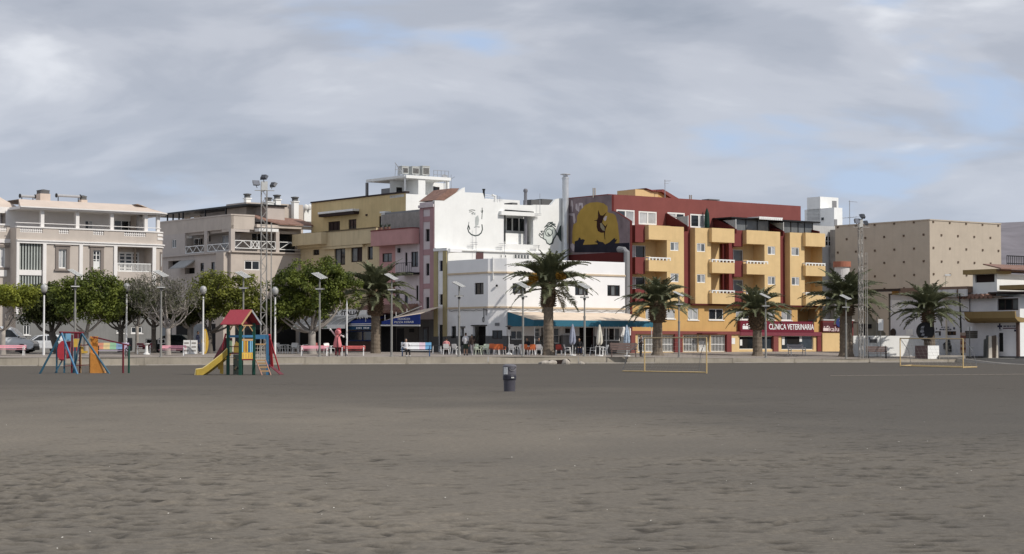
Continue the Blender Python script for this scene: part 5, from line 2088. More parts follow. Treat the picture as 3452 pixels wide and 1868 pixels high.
 zmid0,zmid1=f.uz(1,400,1270)[1],f.uz(1,400,1200)[1]
 mb=MB()
 for i in range(9):
  u=hl[0]+(hl[1]-hl[0])*(i+.0)/8
  f.box(mb,(max(hl[0],u-.13),min(hl[1],u+.13),zmid0,zmid1),-.13,-.05)
 mb.build('white_lattice',TRIM,lb)
 for k,(w,nz)in enumerate(((w1,1),(w2,4))):
  wo=win(T,f,w,nx=2,nz=nz,glass=[GLC,GLM]if k==0 else GL,recess=.12,fw=.11)
  mb=MB()
  s_=.28
  f.box(mb,(w[0]-s_,w[0]-.005,w[2]-.1,w[3]+.28),.003,.09)
  f.box(mb,(w[1]+.005,w[1]+s_,w[2]-.1,w[3]+.28),.003,.09)
  f.box(mb,(w[0],w[1],w[3]+.005,w[3]+.28),.003,.085)
  f.box(mb,(w[0]-.38,w[1]+.38,w[3]+.285,w[3]+.40),.003,.17)
  f.box(mb,(w[0]-.38,w[1]+.38,w[2]-.25,w[2]-.105),.003,.17)
  mb.build('surround',SURR,wo)
  if k==1:
   m2=MB()
   f.box(m2,(w[0]+.08,w[1]-.08,w[2]+.05,w[2]+(w[3]-w[2])*.42),-.1,-.06)
   m2.build('door_panel',WHITEF,wo)
 fb=f.off(-1.6)
 d3=fb.R(1,1545,968,1815,1116)
 mb=MB()
 fb.wall(mb,lg[0]-.3,lg[1]+.6,lg[2],lg[3]+.2,[(d3[0],d3[1],lg[2]+.05,d3[3])],depth=.15)
 f.box(mb,(lg[0]-.1,lg[1]+.2,lg[2]-.2,lg[2]-.01),-1.6,-.29)
 f.box(mb,(lg[0]-.1,lg[1]+.2,lg[3]+.01,lg[3]+.2),-1.6,-.29)
 mb.quad(f.P(lg[0],lg[2],-.28),f.P(lg[0],lg[3],-.28),f.P(lg[0],lg[3],-1.6),f.P(lg[0],lg[2],-1.6))
 mb.quad(f.P(lg[1],lg[2],-.28),f.P(lg[1],lg[3],-.28),f.P(lg[1],lg[3],-1.6),f.P(lg[1],lg[2],-1.6))
 mb.build('loggia_wall',CREAM,T)
 win(T,fb,(d3[0],d3[1],lg[2]+.05,d3[3]),nx=3,nz=5,glass=GL,recess=.05,fw=.17,name='french_door')
 rr=f.R(1,1530,1118,1960,1222)
 mb=MB()
 for z in(rr[2]+.02,rr[3]):
  mb.bar(f.P(lg[0]+.02,z,-.1),f.P(lg[1]-.02,z,-.1),.07)
 rl=mb.build('balcony_railing',WHITEF,T)
 bmb=MB()
 bmb.aab(-.022,.022,-.022,.022,0,rr[3]-rr[2])
 me=bmb.mesh('railing_bar',WHITEF)
 n=26
 for i in range(n):
  u=lg[0]+.1+(lg[1]-lg[0]-.2)*i/(n-1)
  link('railing_bar',me,rl,f.P(u,rr[2],-.1)-org,(0,0,math.atan2(f.d.y,f.d.x)))
 mb=MB()
 p=path(.003,uc)
 q=path(.07,uc)
 k=3
 zz0,zz1=f.uz(1,2100,1200)[1],f.uz(1,2100,965)[1]
 mb.prism([V((v.x,v.y,zz0))for v in(p[k],p[k+1],q[k+1],q[k])],V((0,0,zz1-zz0)))
 cw=mb.build('corner_window',SURR,T)
 mb=MB()
 p2,q2=path(.072,uc),path(.08,uc)
 a,b=p2[k].lerp(p2[k+1],.3),p2[k].lerp(p2[k+1],.7)
 c,d=q2[k].lerp(q2[k+1],.7),q2[k].lerp(q2[k+1],.3)
 mb.prism([V((v.x,v.y,zz0+.3))for v in(a,b,c,d)],V((0,0,zz1-zz0-.5)))
 mb.build('pane',GLC,cw)
 fp=f.off(-2.3)
 z0=zc1+.2
 mb=MB()
 wn=fp.R(1,1490,555,1878,690)
 dn=fp.R(1,1108,555,1215,665)
 fp.wall(mb,-.0,uc+.4,z0,ze0,[(wn[0],wn[1],z0+.1,wn[3]),(dn[0],dn[1],z0+.1,dn[3])],depth=.15)
 strip(mb,-2.5,-2.3,z0,ze0,uc+.4)
 mb.build('penthouse_wall',TRIM,T)
 win(T,fp,(wn[0],wn[1],z0+.1,wn[3]),nx=4,glass=[GLM,GL,GLB,GL],recess=.08,fw=.08)
 win(T,fp,(dn[0],dn[1],z0+.1,dn[3]),nx=2,glass=[GL,GLC],recess=.08,fw=.08,name='door')
 for x in(548,1006,1456,1900):
  u=f.off(-.25).uz(1,x,520)[0]
  mb=MB()
  f.box(mb,(u-.16,u+.16,zb1,ze0-.002),-.45,-.12)
  mb.build('column',TRIM,T)
 q=path(-.3,uc)
 for k in(3,4):
  mb=MB()
  mb.tube([V((q[k].x,q[k].y,zb1)),V((q[k].x,q[k].y,ze0))],.13,8)
  mb.build('column',TRIM,T)
 mb=MB()
 for o in(-.16,):
  a=path(o)
  mb.tube([V((p.x,p.y,zb1+.3))for p in a[:-1]],.035,6)
 mb.build('hand_rail',TRIM,T)
 mb=MB()
 strip(mb,-2.4,.25,ze0,ze0+.12,.2)
 strip(mb,-2.0,.42,ze0+.122,ze1+.03,.2)
 mb.build('eave',TRIM,T)
 mb=MB()
 a,b=path(.32,.2),path(-2.4,1.2)
 zt=f.off(-2.4).uz(1,1100,318)[1]
 for i in range(len(a)-1):
  mb.quad(V((a[i].x,a[i].y,ze1+.032)),V((a[i+1].x,a[i+1].y,ze1+.032)),V((b[i+1].x,b[i+1].y,zt)),V((b[i].x,b[i].y,zt)))
 mb.quad(V((a[0].x,a[0].y,ze1+.032)),V((b[0].x,b[0].y,zt)),V((b[0].x,b[0].y,ze1)),V((b[0].x,b[0].y,ze1-.01)))
 bb=path(-2.4,1.2)
 mb.poly([V((p.x,p.y,zt))for p in bb]+[f.P(1.2,zt,-9)])
 mb.build('sloped_roof',CREAML,T)
 mb=MB()
 pp=path(-.26,.25)
 pin=path(-2.55,.25)
 mb.prism([V((p.x,p.y,gz))for p in pin]+[f.P(.25,gz,-9)],V((0,0,ze0-gz)))
 mb.prism([V((p.x,p.y,gz))for p in path(-.75,.3)][:-1]+[f.P(f.L-.8,gz,-3.0),f.P(.3,gz,-3.0)],V((0,0,lg[2]-.3-gz)))
 f.box(mb,(.3,uc-.1,zc0+.0,zc1+.15),-3,-.3)
 f.box(mb,(.3,lg[0]-.4,lg[2]-.3,zc0),-3,-.75)
 mb.build('core',CREAM,T)
 for x0,x1,y0,y1,yc,dp in((525,658,142,335,205,-3.5),(1062,1142,222,310,285,-4.5)):
  g=f.off(dp)
  r_=g.R(1,x0,yc,x1,y1)
  mb=MB()
  g.box(mb,(r_[0],r_[1],r_[2]-1.0,r_[3]),-(r_[1]-r_[0]),0)
  ch=mb.build('chimney',CREAML,T)
  mb=MB()
  zt2=g.uz(1,(x0+x1)/2,y0)[1]
  g.box(mb,(r_[0]+.06,r_[1]-.06,r_[3]+.002,r_[3]+(zt2-r_[3])*.55),-(r_[1]-r_[0])+.06,-.06)
  cxm=(r_[0]+r_[1])/2
  hw=(r_[1]-r_[0])/2
  mb.lathe([(hw*1.25,0),(hw*1.25,.08),(.05,(zt2-r_[3])*.42)],4,g.P(cxm,r_[3]+(zt2-r_[3])*.56,-hw))
  mb.build('chimney_cap',DGREY,ch)
 for x0,x1,y0,y1,lab in((262,450,325,378,'shorter solar water heater left of the big chimney on the cream house'),(738,1042,252,302,'longer solar water heater between the two chimneys on the cream house')):
  g=f.off(-3.2)
  r_=g.R(1,x0,y0,x1,y1)
  t=thing('solar_water_heater',lab,'water heater',g.P(r_[0],max(zt-.1,r_[2])-.15,0),math.atan2(A_.y,A_.x),'solar water heaters on the cream house')
  w=r_[1]-r_[0]
  mb=MB()
  mb.tube([(0,0,.6),(w,0,.6)],.12,10)
  mb.build('tank',paint('tank_silver',(176,178,182),k=.9,rough=.35),t)
  mb=MB()
  for xx in(-.06,w):
   mb.tube([(xx,0,.6),(xx+.08,0,.6)],.19,10)
  for xx in(.15,w-.15):
   mb.bar((xx,0,0),(xx,0,.5),.06)
  mb.build('end_cap',BLACKF,t)
 w0=f.off(-1.35)
 fw_=Face((w0.p0-w0.d*9)[:2],(w0.p0)[:2])
 W_=thing('cream_house_wing','set-back wing of the cream apartment house cut by the photo edge','building',(pL.x-4,pL.y-2,1.0),world=True)
 L=fw_.L
 mb=MB()
 zz1=fw_.uz(1,45,620)[1]
 bq=fw_.R(1,0,640,86,700)
 wq=fw_.R(1,-60,905,70,1165)
 fw_.wall(mb,0,L,gz,zz1,[(bq[0],bq[1],bq[2],bq[3]),wq],depth=.25)
 mb.quad(f.P(0,gz,0),f.P(0,zb1-.12,0),f.P(0,zb1-.12,-1.35),f.P(0,gz,-1.35))
 mb.build('wall',CREAM,W_)
 for i in range(4):
  u=bq[0]+(bq[1]-bq[0])*(i+.5)/4
  link('baluster',bme,W_,fw_.P(u,bq[2],-.11)-V(W_['_w']),(0,0,0),(1,1,(bq[3]-bq[2])/h))
 win(W_,fw_,wq,nx=2,glass=[GLC,GLC],recess=.12,fw=.1)
 mb=MB()
 fw_.box(mb,(wq[0]-.1,wq[1]+.3,wq[3]+.01,wq[3]+.2),.003,.12)
 fw_.box(mb,(wq[0]-.1,wq[1]+.3,wq[2]-.2,wq[2]-.01),.003,.12)
 mb.build('surround',SURR,W_)
 mb=MB()
 r_=fw_.R(1,-100,795,85,845)
 fw_.box(mb,(0,L,r_[2],r_[3]),.003,.12)
 r_=fw_.R(1,-100,1200,78,1285)
 fw_.box(mb,(0,L-.3,r_[2],r_[3]),.003,.12)
 mb.build('cornice',TRIM,W_)
 mb=MB()
 fw_.box(mb,(0,L,zz1+.002,zz1+.15),-.3,.06)
 mb.build('parapet_coping',TRIM,W_)
 g=fw_.off(-2.2)
 za,zb_=g.uz(1,150,615)[1],g.uz(1,150,470)[1]
 mb=MB()
 g.box(mb,(0,L+2.4,zz1-.8,zb_),-.3,-.2)
 mb.build('terrace_glazing',GLM,W_)
 mb=MB()
 for x in(10,300,325,475):
  u=g.uz(1,x,540)[0]
  g.box(mb,(u-.08,u+.08,zz1-.8,zb_),-.19,-.08)
 mb.build('glazing_post',TRIM,W_)
 zt2=g.uz(1,100,388)[1]
 mb=MB()
 g.box(mb,(0,L+3.2,zb_+.002,zt2),-1.5,.6)
 mb.build('eave',TRIM,W_)
 mb=MB()
 zt3=g.off(-2).uz(1,100,232)[1]
 uu=g.uz(1,215,380)[0]
 mb.prism([g.P(0,zt2+.003,.5),g.P(uu,zt2+.003,.5),g.P(uu-1.0,zt3,-2),g.P(0,zt3,-2)],-g.n*.4)
 mb.build('sloped_roof',CREAML,W_)
 mb=MB()
 fw_.box(mb,(0,L-.02,gz,zz1-.85),-8,-.7)
 g.box(mb,(0,L+2.2,zz1-.85,zb_),-5,-.6)
 mb.build('core',CREAM,W_)
A_building()
# buildings at the right
BEIGEK=plaster('beige_hall_render',(200,184,162),k=.85,var=.05,streak=.12)
MUST=plaster('mustard_canopy',(164,136,80),k=.8,streak=.25)
LGREY=plaster('pale_grey_render',(214,212,210),k=.9,streak=.1)
def K_building():
 c=V(((3136-1726)/FPX*195,195.0))
 T=thing('beige_hall','big windowless beige hall studded with small square vents','building',(c.x,c.y,1.0),world=True)
 fl0=Face(c+B_*14,c)
 a=fl0.uz(13,62,800)[0]
 fl=Face((fl0.P(a,0))[:2],c)
 fr0=Face(c,c+A_*20)
 b=fr0.uz(13,2270,700)[0]
 fr=Face(c,c+A_*b)
 zt=fl.uz(13,1326,405)[1]
 org=V(T['_w'])
 vm=paint('vent_dark',(104,84,66),k=.85)
 for f,cols,rows in((fl,[(98,338,590,850,1112),(217,465,715,976,1240)],None),(fr,[(1368,1588,1806,2024,2234),(1476,1696,1913,2128)],None)):
  mb=MB()
  f.wall(mb,0.0,f.L,.5,zt)
  f.box(mb,(0,f.L,zt,zt+.12),-.35,.06)
  mb.build('wall',BEIGEK,T)
  m2=MB()
  s_=.105
  m2.box(f.d*-s_+V((0,0,-s_))+f.n*.003,f.d*2*s_,f.n*.06,V((0,0,2*s_)))
  me=m2.mesh('vent',vm)
  ref=(1112,(432,783,1133))if f is fl else(1368,(425,772,1122))
  zA=[f.uz(13,ref[0],y)[1]for y in ref[1]]
  ref2=(976,(612,962))if f is fl else(1476,(604,955))
  zB=[f.uz(13,ref2[0],y)[1]for y in ref2[1]]
  step=zA[0]-zA[1]
  zA+=[zA[2]-step]
  zB+=[zB[1]-step]
  for xs,zs in((cols[0],zA),(cols[1],zB)):
   for x in xs:
    u=f.uz(13,x,780)[0]
    for z in zs:
     link('vent',me,T,f.P(u,z)-org)
 mb=MB()
 mb.prism([V((*(c+(A_+B_)*.35),.5)),V((*(c+A_*(b-.02)+B_*.35),.5)),V((*(c+A_*(b-.02)+B_*14),.5)),V((*(c+B_*14+A_*.35),.5))],V((0,0,zt-.8)))
 mb.build('roof',ROOFG,T)
 mb=MB()
 q=[fr.P(fr.L,0),fr.P(fr.L,0,-14)]
 mb.quad(V((q[0].x,q[0].y,.5)),V((q[1].x,q[1].y,.5)),V((q[1].x,q[1].y,zt)),V((q[0].x,q[0].y,zt)))
 mb.build('rear_wall',BEIGEK,T)
K_building()
def J_building():
 c=V(((2767-1726)/FPX*215,215.0))
 T=thing('white_tower_house','stepped white and grey tower house rising behind the yellow block','building',(c.x,c.y,1.0),world=True)
 fl,fr=Face(c+B_*6,c),Face(c,c+A_*6)
 GR=plaster('tower_grey_render',(196,196,194),k=.85)
 zt=fl.uz(11,1585,175)[1]
 a=fl.uz(11,1397,350)[0]
 b=fr.uz(11,1830,300)[0]
 zs=fl.uz(11,1585,340)[1]
 mb=MB()
 mb.prism([V((*(fl.P(a,0))[:2],2)),V((*c,2)),V((*(c+A_*b),2)),V((*(c+A_*b+B_*3),2))],V((0,0,zt-2)))
 mb.build('upper_tower',WHITEW,T)
 zb=fl.uz(11,1600,575)[1]
 c2=c-B_*2.1
 g,g2=Face(c2+B_*5,c2),Face(c2,c2+A_*6)
 mb=MB()
 e=g2.uz(11,1885,450)[0]
 wn=g.R(11,1590,455,1640,515)
 mb.prism([V((*(c2+B_*4.5),2)),V((*c2,2)),V((*(c2+A_*e),2)),V((*(c2+A_*e+B_*4),2))],V((0,0,zs-2)))
 mb.build('lower_tower',WHITEW,T)
 mb=MB()
 g.box(mb,wn,.003,.05)
 w=mb.build('window',WHITEF,T)
 mb=MB()
 g.box(mb,(wn[0]+.08,wn[1]-.08,wn[2]+.08,wn[3]-.08),.051,.06)
 mb.build('pane',GL,w)
 for r_,m_ in((fr.R(11,1745,235,1800,335),GREYP),(g2.R(11,1770,490,1808,580),GREYP)):
  mb=MB()
  (fr if m_ is GREYP and r_[2]>zs else g2).box(mb,r_,.003,.06)
  mb.build('shutter',m_,T)
 c3=V(((2741-1726)/FPX*205,205.0))
 h=Face(c3-A_*4,c3+A_*9)
 q=h.uz(11,1640,582)
 mb=MB()
 wr=h.R(11,1612,712,1778,868)
 w2=h.R(11,1708,1075,1745,1175)
 h.wall(mb,0,h.L,.5,q[1],[wr,w2],depth=.2)
 h.box(mb,(0,h.L,q[1]-.3,q[1]),-5,-.21)
 mb.build('grey_wall',GR,T)
 win(T,h,wr,nx=4,nz=2,glass=GL,recess=.1,fw=.13)
 win(T,h,w2,nx=1,glass=GL,recess=.1,fw=.1)
 mb=MB()
 h.box(mb,(.1,h.L,.5,q[1]-.35),-5,-.5)
 mb.build('core',GR,T)
 u,z=fr.uz(11,1895,560)
 t=thing('television_antenna','tall thin mast with antennas beside the white tower house','antenna',fr.P(u,z-1,1.0))
 top=fr.off(1.0).uz(11,1895,225)[1]
 mb=MB()
 mb.tube([(0,0,0),(0,0,top-z+1)],.05,6)
 mb.build('mast',ALU,t)
 mb=MB()
 H=top-z+1
 mb.bar((-.1,0,H-.1),(.9,.2,H-.15),.05)
 mb.build('dipole',ALU,t)
 mb=MB()
 mb.bar((-.9,0,H*.45),(1.2,.2,H*.5),.05)
 for k in range(6):
  mb.bar((-.8+.3*k,-.4,H*.455+k*.03),(-.8+.3*k,.4,H*.455+k*.03),.03)
 mb.build('dipole',ALU,t)
J_building()
def tank():
 p=at(11,1880,1110,200)
 T=thing('water_tank','round grey water tank with terracotta rim above the palm','water tank',(p.x,p.y,1.0))
 a,b=at(11,1755,1150,200),at(11,2000,1075,200)
 r_=(b.x-a.x)/2
 mb=MB()
 mb.lathe([(r_*.85,0),(r_*.85,a.z-1.0)],20)
 mb.build('drum',LGREY,T)
 mb=MB()
 mb.lathe([(r_,a.z-1.0),(r_,b.z-1.0),(.1,b.z-.95)],20)
 mb.build('rim',plaster('terracotta_paint',(188,116,88),k=.8),T)
tank()
def L_building():
 c=V(((3438-1726)/FPX*165,165.0))
 T=thing('tiled_white_building','white building with mustard balcony and canopies cut by the photo edge','building',(c.x,c.y,1.0),world=True)
 f=Face(c+B_*14.5,c)
 gz=.7
 L=f.L
 zw=f.uz(24,450,560)[1]
 ub0=f.uz(24,400,800)[0]
 WB=plaster('bluish_white_wall',(226,226,230),k=.9,streak=.08)
 hs=[f.R(24,280,990,448,1086),f.R(24,52,994,166,1046),f.R(24,722,1015,782,1262)]
 hs.append((f.R(18,1100,488,1215,580)))
 ul=f.uz(14,742,700)[0]
 mb=MB()
 f.wall(mb,ul,L,gz,zw,hs[:3]+[f.R(24,705,565,978,720)],depth=.25)
 mb.build('wall',WB,T)
 win(T,f,hs[0],nx=1,nz=3,frame=DARKF,glass=[GLM],recess=.1)
 win(T,f,hs[1],nx=1,frame=DARKF,glass=GL,recess=.1)
 win(T,f,hs[2],nx=1,frame=DARKF,glass=GL,recess=.14,name='door')
 win(T,f,f.R(24,705,565,978,720),nx=3,frame=DARKF,glass=[GL,GL,GLM],recess=.18,fw=.1)
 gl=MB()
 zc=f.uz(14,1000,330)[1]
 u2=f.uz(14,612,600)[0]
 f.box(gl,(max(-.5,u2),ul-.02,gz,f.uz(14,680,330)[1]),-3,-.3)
 gl.build('dark_side_wall',plaster('grey_brown_wall',(118,112,106),k=.8),T)  # dark grey-brown wall colour
 for r_ in(f.R(14,760,410,880,555),):
  mb=MB()
  f.box(mb,r_,.003,.05)
  mb.build('white_panel',WHITEF,T)
 mb=MB()
 r_=f.R(14,940,768,1025,845)
 f.box(mb,r_,.003,.06)
 mb.build('notice_board',WHITEF,T)
 mb=MB()
 u,z=f.uz(18,205,520)
 pts=[f.P(u+.3*math.cos(k*math.pi/6),z+.4*math.sin(k*math.pi/6),.004)for k in range(12)]
 mb.prism(pts,f.n*.1)
 mb.build('round_emblem',DARKF,T)
 PUR=paint('sign_purple',(92,44,72),k=.9)
 u,z=f.uz(24,738,930)
 mb=MB()
 f.box(mb,(u-.25,u+.25,z-.08,z+.08),.003,.02)
 f.box(mb,(u-.08,u+.08,z+.082,z+.25),.003,.02)
 f.box(mb,(u-.08,u+.08,z-.25,z-.082),.003,.02)
 mb.build('cross_emblem',paint('sign_navy',(48,50,84),k=.9),T)
 mb=MB()
 f.box(mb,f.R(24,780,948,955,962),.003,.02)
 mb.build('sign_bar',PUR,T)
 mb=MB()
 r_=f.R(24,785,920,945,936)
 rr=random.Random(2)
 u=r_[0]
 while u<r_[1]-.1:
  w=rr.uniform(.08,.3)
  f.box(mb,(u,min(u+w,r_[1]),r_[2],r_[3]),.003,.02)
  u+=w+.07
 f.box(mb,f.R(24,925,972,972,998),.003,.02)
 f.box(mb,f.R(24,730,975,760,982),.003,.02)
 mb.build('illegible_sign_line',MATS['sign_navy'],T)
 mb=MB()
 u=None
 r_=f.R(18,1190,435,1440,462)
 u=r_[0]
 while u<r_[1]-.1:
  w=rr.uniform(.08,.3)
  f.box(mb,(u,min(u+w,r_[1]),r_[2],r_[3]),.003,.02)
  u+=w+.07
 r_=f.R(18,1225,390,1400,412)
 u=r_[0]
 while u<r_[1]-.1:
  w=rr.uniform(.08,.3)
  f.box(mb,(u,min(u+w,r_[1]),r_[2],r_[3]),.003,.02)
  u+=w+.07
 f.box(mb,f.R(18,1480,400,1520,450),.003,.02)
 f.box(mb,f.R(18,1115,415,1135,450),.003,.02)
 mb.build('illegible_sign_line',paint('sign_slate',(82,88,104),k=.9),T)
 mb=MB()
 f.box(mb,hs[3],.003,.03)
 mb.build('dark_sign',DARKF,T)
 mb=MB()
 f.box(mb,(L-.3,L-.02,gz,f.uz(24,990,880)[1]),.004,.16)
 mb.build('corner_post',plaster('brown_post',(120,96,88),k=.8),T)
 g=Face(c,c+A_*9)
 mb=MB()
 g.wall(mb,.002,9,gz,zw,[])
 mb.build('right_wall',WHITEW,T)
 mb=MB()
 f.box(mb,(f.uz(24,225,540)[0],L-1.6,zw+.002,zw+.12),-1.2,.5)
 rf=mb.build('tile_eave',plaster('eave_brown',(150,132,118),k=.8),T)
 tm=MB()
 tm.tube([f.n*-.6,f.n*.62+V((0,0,-.15))],.2,8)
 me=tm.mesh('roof_tile',TERRA)
 n=8
 u0,u1=f.uz(24,240,540)[0],f.uz(24,700,540)[0]
 for k in range(n):
  u=u0+(u1-u0)*(k+.5)/n
  link('roof_tile',me,rf,f.P(u,zw+.25)-V(T['_w']))
 mb=MB()
 r_=f.R(24,-60,415,375,500)
 ua,ub=f.uz(14,905,290)[0],f.uz(24,378,450)[0]
 f.box(mb,(ua,ub,r_[3]-.55,r_[3]),-2,.7)
 cn=mb.build('brown_canopy',plaster('canopy_brown',(150,120,100),k=.75),T)
 mb=MB()
 for x in(30,105,195,335):
  u=f.uz(24,x,470)[0]
  f.box(mb,(u-.45,u+.45,r_[2]-.3,r_[3]-.25),.71,.9)
 mb.build('scallop',LGREY,cn)
 mb=MB()
 f.box(mb,(ul,ub+.0,zw,r_[3]-.56),-2,-.01)
 mb.build('upper_wall',LGREY,T)
 mb=MB()
 a,b=f.uz(14,450,258),f.uz(14,925,275)
 f.box(mb,(max(-3,a[0]),b[0],b[1]-.15,b[1]+.05),-1,.8)
 mb.build('thin_canopy',DARKF,T)
 mb=MB()
 r_=f.R(14,740,290,1000,400)
 f.box(mb,(r_[0],r_[1],r_[2],r_[3]),-.8,-.2)
 mb.build('ochre_panel',OCH,T)
 uR=f.uz(24,700,370)[0]
 uL=f.uz(24,385,370)[0]
 zt=f.uz(24,540,250)[1]
 wn=f.R(24,415,252,668,356)
 mb=MB()
 f.wall(mb,uL,uR,zw+.1,zt,[wn],depth=.3)
 mb.quad(f.P(uR,zw+.1),f.P(uR,zt),f.P(uR,zt,-8),f.P(uR,zw+.1,-8))
 mb.quad(f.P(uL,zw+.1),f.P(uL,zt),f.P(uL,zt,-8),f.P(uL,zw+.1,-8))
 mb.build('upper_block',WHITEW,T)
 win(T,f,wn,nx=1,nz=5,frame=BROWNS,glass=BROWNS,recess=.2,name='shuttered_window')
 mb=MB()
 r_=f.R(24,312,190,742,252)
 f.box(mb,(r_[0],r_[1],zt+.003,r_[3]),-1.5,.6)
 mb.build('mustard_canopy',MUST,T)
 g2=Face((f.P(uR,0))[:2],(f.P(uR,0)+V((A_.x,A_.y,0))*9)[:2])
 mb=MB()
 zr0,zr1=g2.uz(24,900,200)[1],g2.uz(24,900,128)[1]
 g2.box(mb,(-.4,9,zr0-.1,zr0+.02),-2.5,.5)
 mb.prism([g2.P(-.6,zr0+.02,.9),g2.P(9,zr0+.02,.9),g2.P(9,zr1,-1.5),g2.P(0,zr1,-1.5)],V((0,0,.1)))
 mb.build('tile_roof',TERRA,T)
 mb=MB()
 q=g2.off(-1.5)
 r_=q.R(24,830,15,1100,112)
 for z in(r_[2],r_[3]):
  mb.bar(q.P(r_[0],z),q.P(9,z),.08)
 n=22
 for k in range(n):
  u=r_[0]+(9-r_[0])*k/n
  mb.bar(q.P(u,r_[2]-.2),q.P(u,r_[3]),.05)
 mb.build('roof_railing',BLACKF,T)
 mb=MB()
 r_=f.R(24,755,392,1040,452)
 f.box(mb,(f.uz(24,760,420)[0],L+1.2,r_[2],r_[3]),-5,.3)
 mb.build('balcony_canopy',MUST,T)
 mb=MB()
 zz0=f.uz(24,860,490)[1]
 f.box(mb,(f.uz(24,660,480)[0],L+1.4,zz0-.08,zz0+.06),-3,.8)
 mb.build('canopy_edge',DARKF,T)
 z0,z1=f.uz(24,720,884)[1],f.uz(24,720,738)[1]
 h=z1-z0
 prof=[(0.004,z0),(.5,z0+.02),(.95,z0+h*.15),(1.25,z0+h*.4),(1.32,z1),(1.2,z1),(1.1,z0+h*.5),(0.004,z0+h*.4)]
 mb=MB()
 mb.prism([f.P(ub0,z,o)for o,z in prof],f.d*(L+.5-ub0))
 mb.build('mustard_balcony',MUST,T)
 mb=MB()
 for(xa,ya,xb,yb)in((350,560,355,835),(230,738,400,742),(355,835,545,885)):
  a,b=f.uz(24,xa,ya),f.uz(24,xb,yb)
  mb.tube([f.P(a[0],a[1],.08),f.P(b[0],b[1],.08)],.03,6)
 mb.build('wall_pipe',BLACKF,T)
 mb=MB()
 mb.prism([V((*(c+B_*14.4+A_*.5),.5)),V((*(c+(A_+B_)*.5),.5)),V((*(c+A_*9+B_*.5),.5)),V((*(c+A_*9+B_*14),.5))],V((0,0,zw-.45)))
 mb.build('core',LGREY,T)
L_building()
def kalua_building():
 e=PI_+A_*24.33
 T=thing('shop_annex','low yellow shop annex with maroon sign band beside the yellow block','building',(e.x,e.y,1.0),world=True)
 f=Face(e,e+A_*9)
 gz=.9
 uS=f.uz(12,1512,700)[0]
 uE=f.uz(12,1918,800)[0]
 zt,zs=f.uz(12,1600,622)[1],f.uz(12,1600,778)[1]
 mb=MB()
 f.box(mb,(.03,uE,gz,zs),-6,0)
 mb.build('wall',YEL,T)
 mb=MB()
 f.box(mb,(.03,uE,zs+.003,zt),-6,.06)
 mb.build('maroon_band',MAR,T)
 mb=MB()
 u0=f.uz(12,1885,800)[0]
 f.box(mb,(u0,uE,gz,zs),.003,.06)
 mb.build('pier',MAR,T)
 mb=MB()
 f.box(mb,(.03,uE+.1,zt+.003,zt+.1),-6.1,.12)
 mb.build('coping',LGREY,T)
 mb=MB()
 r_=f.R(12,1516,640,1775,772)
 f.box(mb,(r_[0],r_[1]+1.0,r_[2],r_[3]-.05),.063,.12)
 sg=mb.build('shop_sign',paint('sign_brown_maroon',(92,36,44),k=.95),T)
 SW=paint('sign_pale_pink',(226,204,200),k=1.0)
 fo=f.off(.12)
 q=fo.R(12,1605,702,1775,770)
 text(sg,fo,q[0],q[2]+.05,.012,'kalua',q[3]-q[2]-.05,q[1]-q[0],SW)
 dog_emblem(sg,fo,fo.R(12,1530,690,1600,758),SW)
 u,z=f.uz(12,1722,640)
 m2=MB()
 f.prism(m2,[(u+.5*math.cos(k*math.pi/8),z+.5*math.sin(k*math.pi/8))for k in range(16)],.13,.2)
 em=m2.build('round_emblem',paint('emblem_blue',(40,56,120),k=.9),T)
 m2=MB()
 f.prism(m2,[(u-.05,z+.08),(u+.22,z+.42),(u+.45,z+.08),(u+.33,z-.32),(u+.12,z-.2),(u+.2,z+.06)],.203,.215)
 m2.build('white_wave',WHITEF,em)
 m2=MB()
 f.prism(m2,[(u-.8,z-.3),(u-.45,z+.25),(u-.4,z-.2),(u-.35,z-.35)],.13,.18)
 m2.build('maroon_flame',SIGNM,em)
 mb=MB()
 a,b=f.uz(23,1760,170),f.uz(23,1905,185)
 f.box(mb,(a[0],b[0]+.3,a[1]-.1,a[1]),-.5,.5)
 mb.build('side_canopy',DARKF,T)
SIGNM=MATS['sign_maroon']
kalua_building()
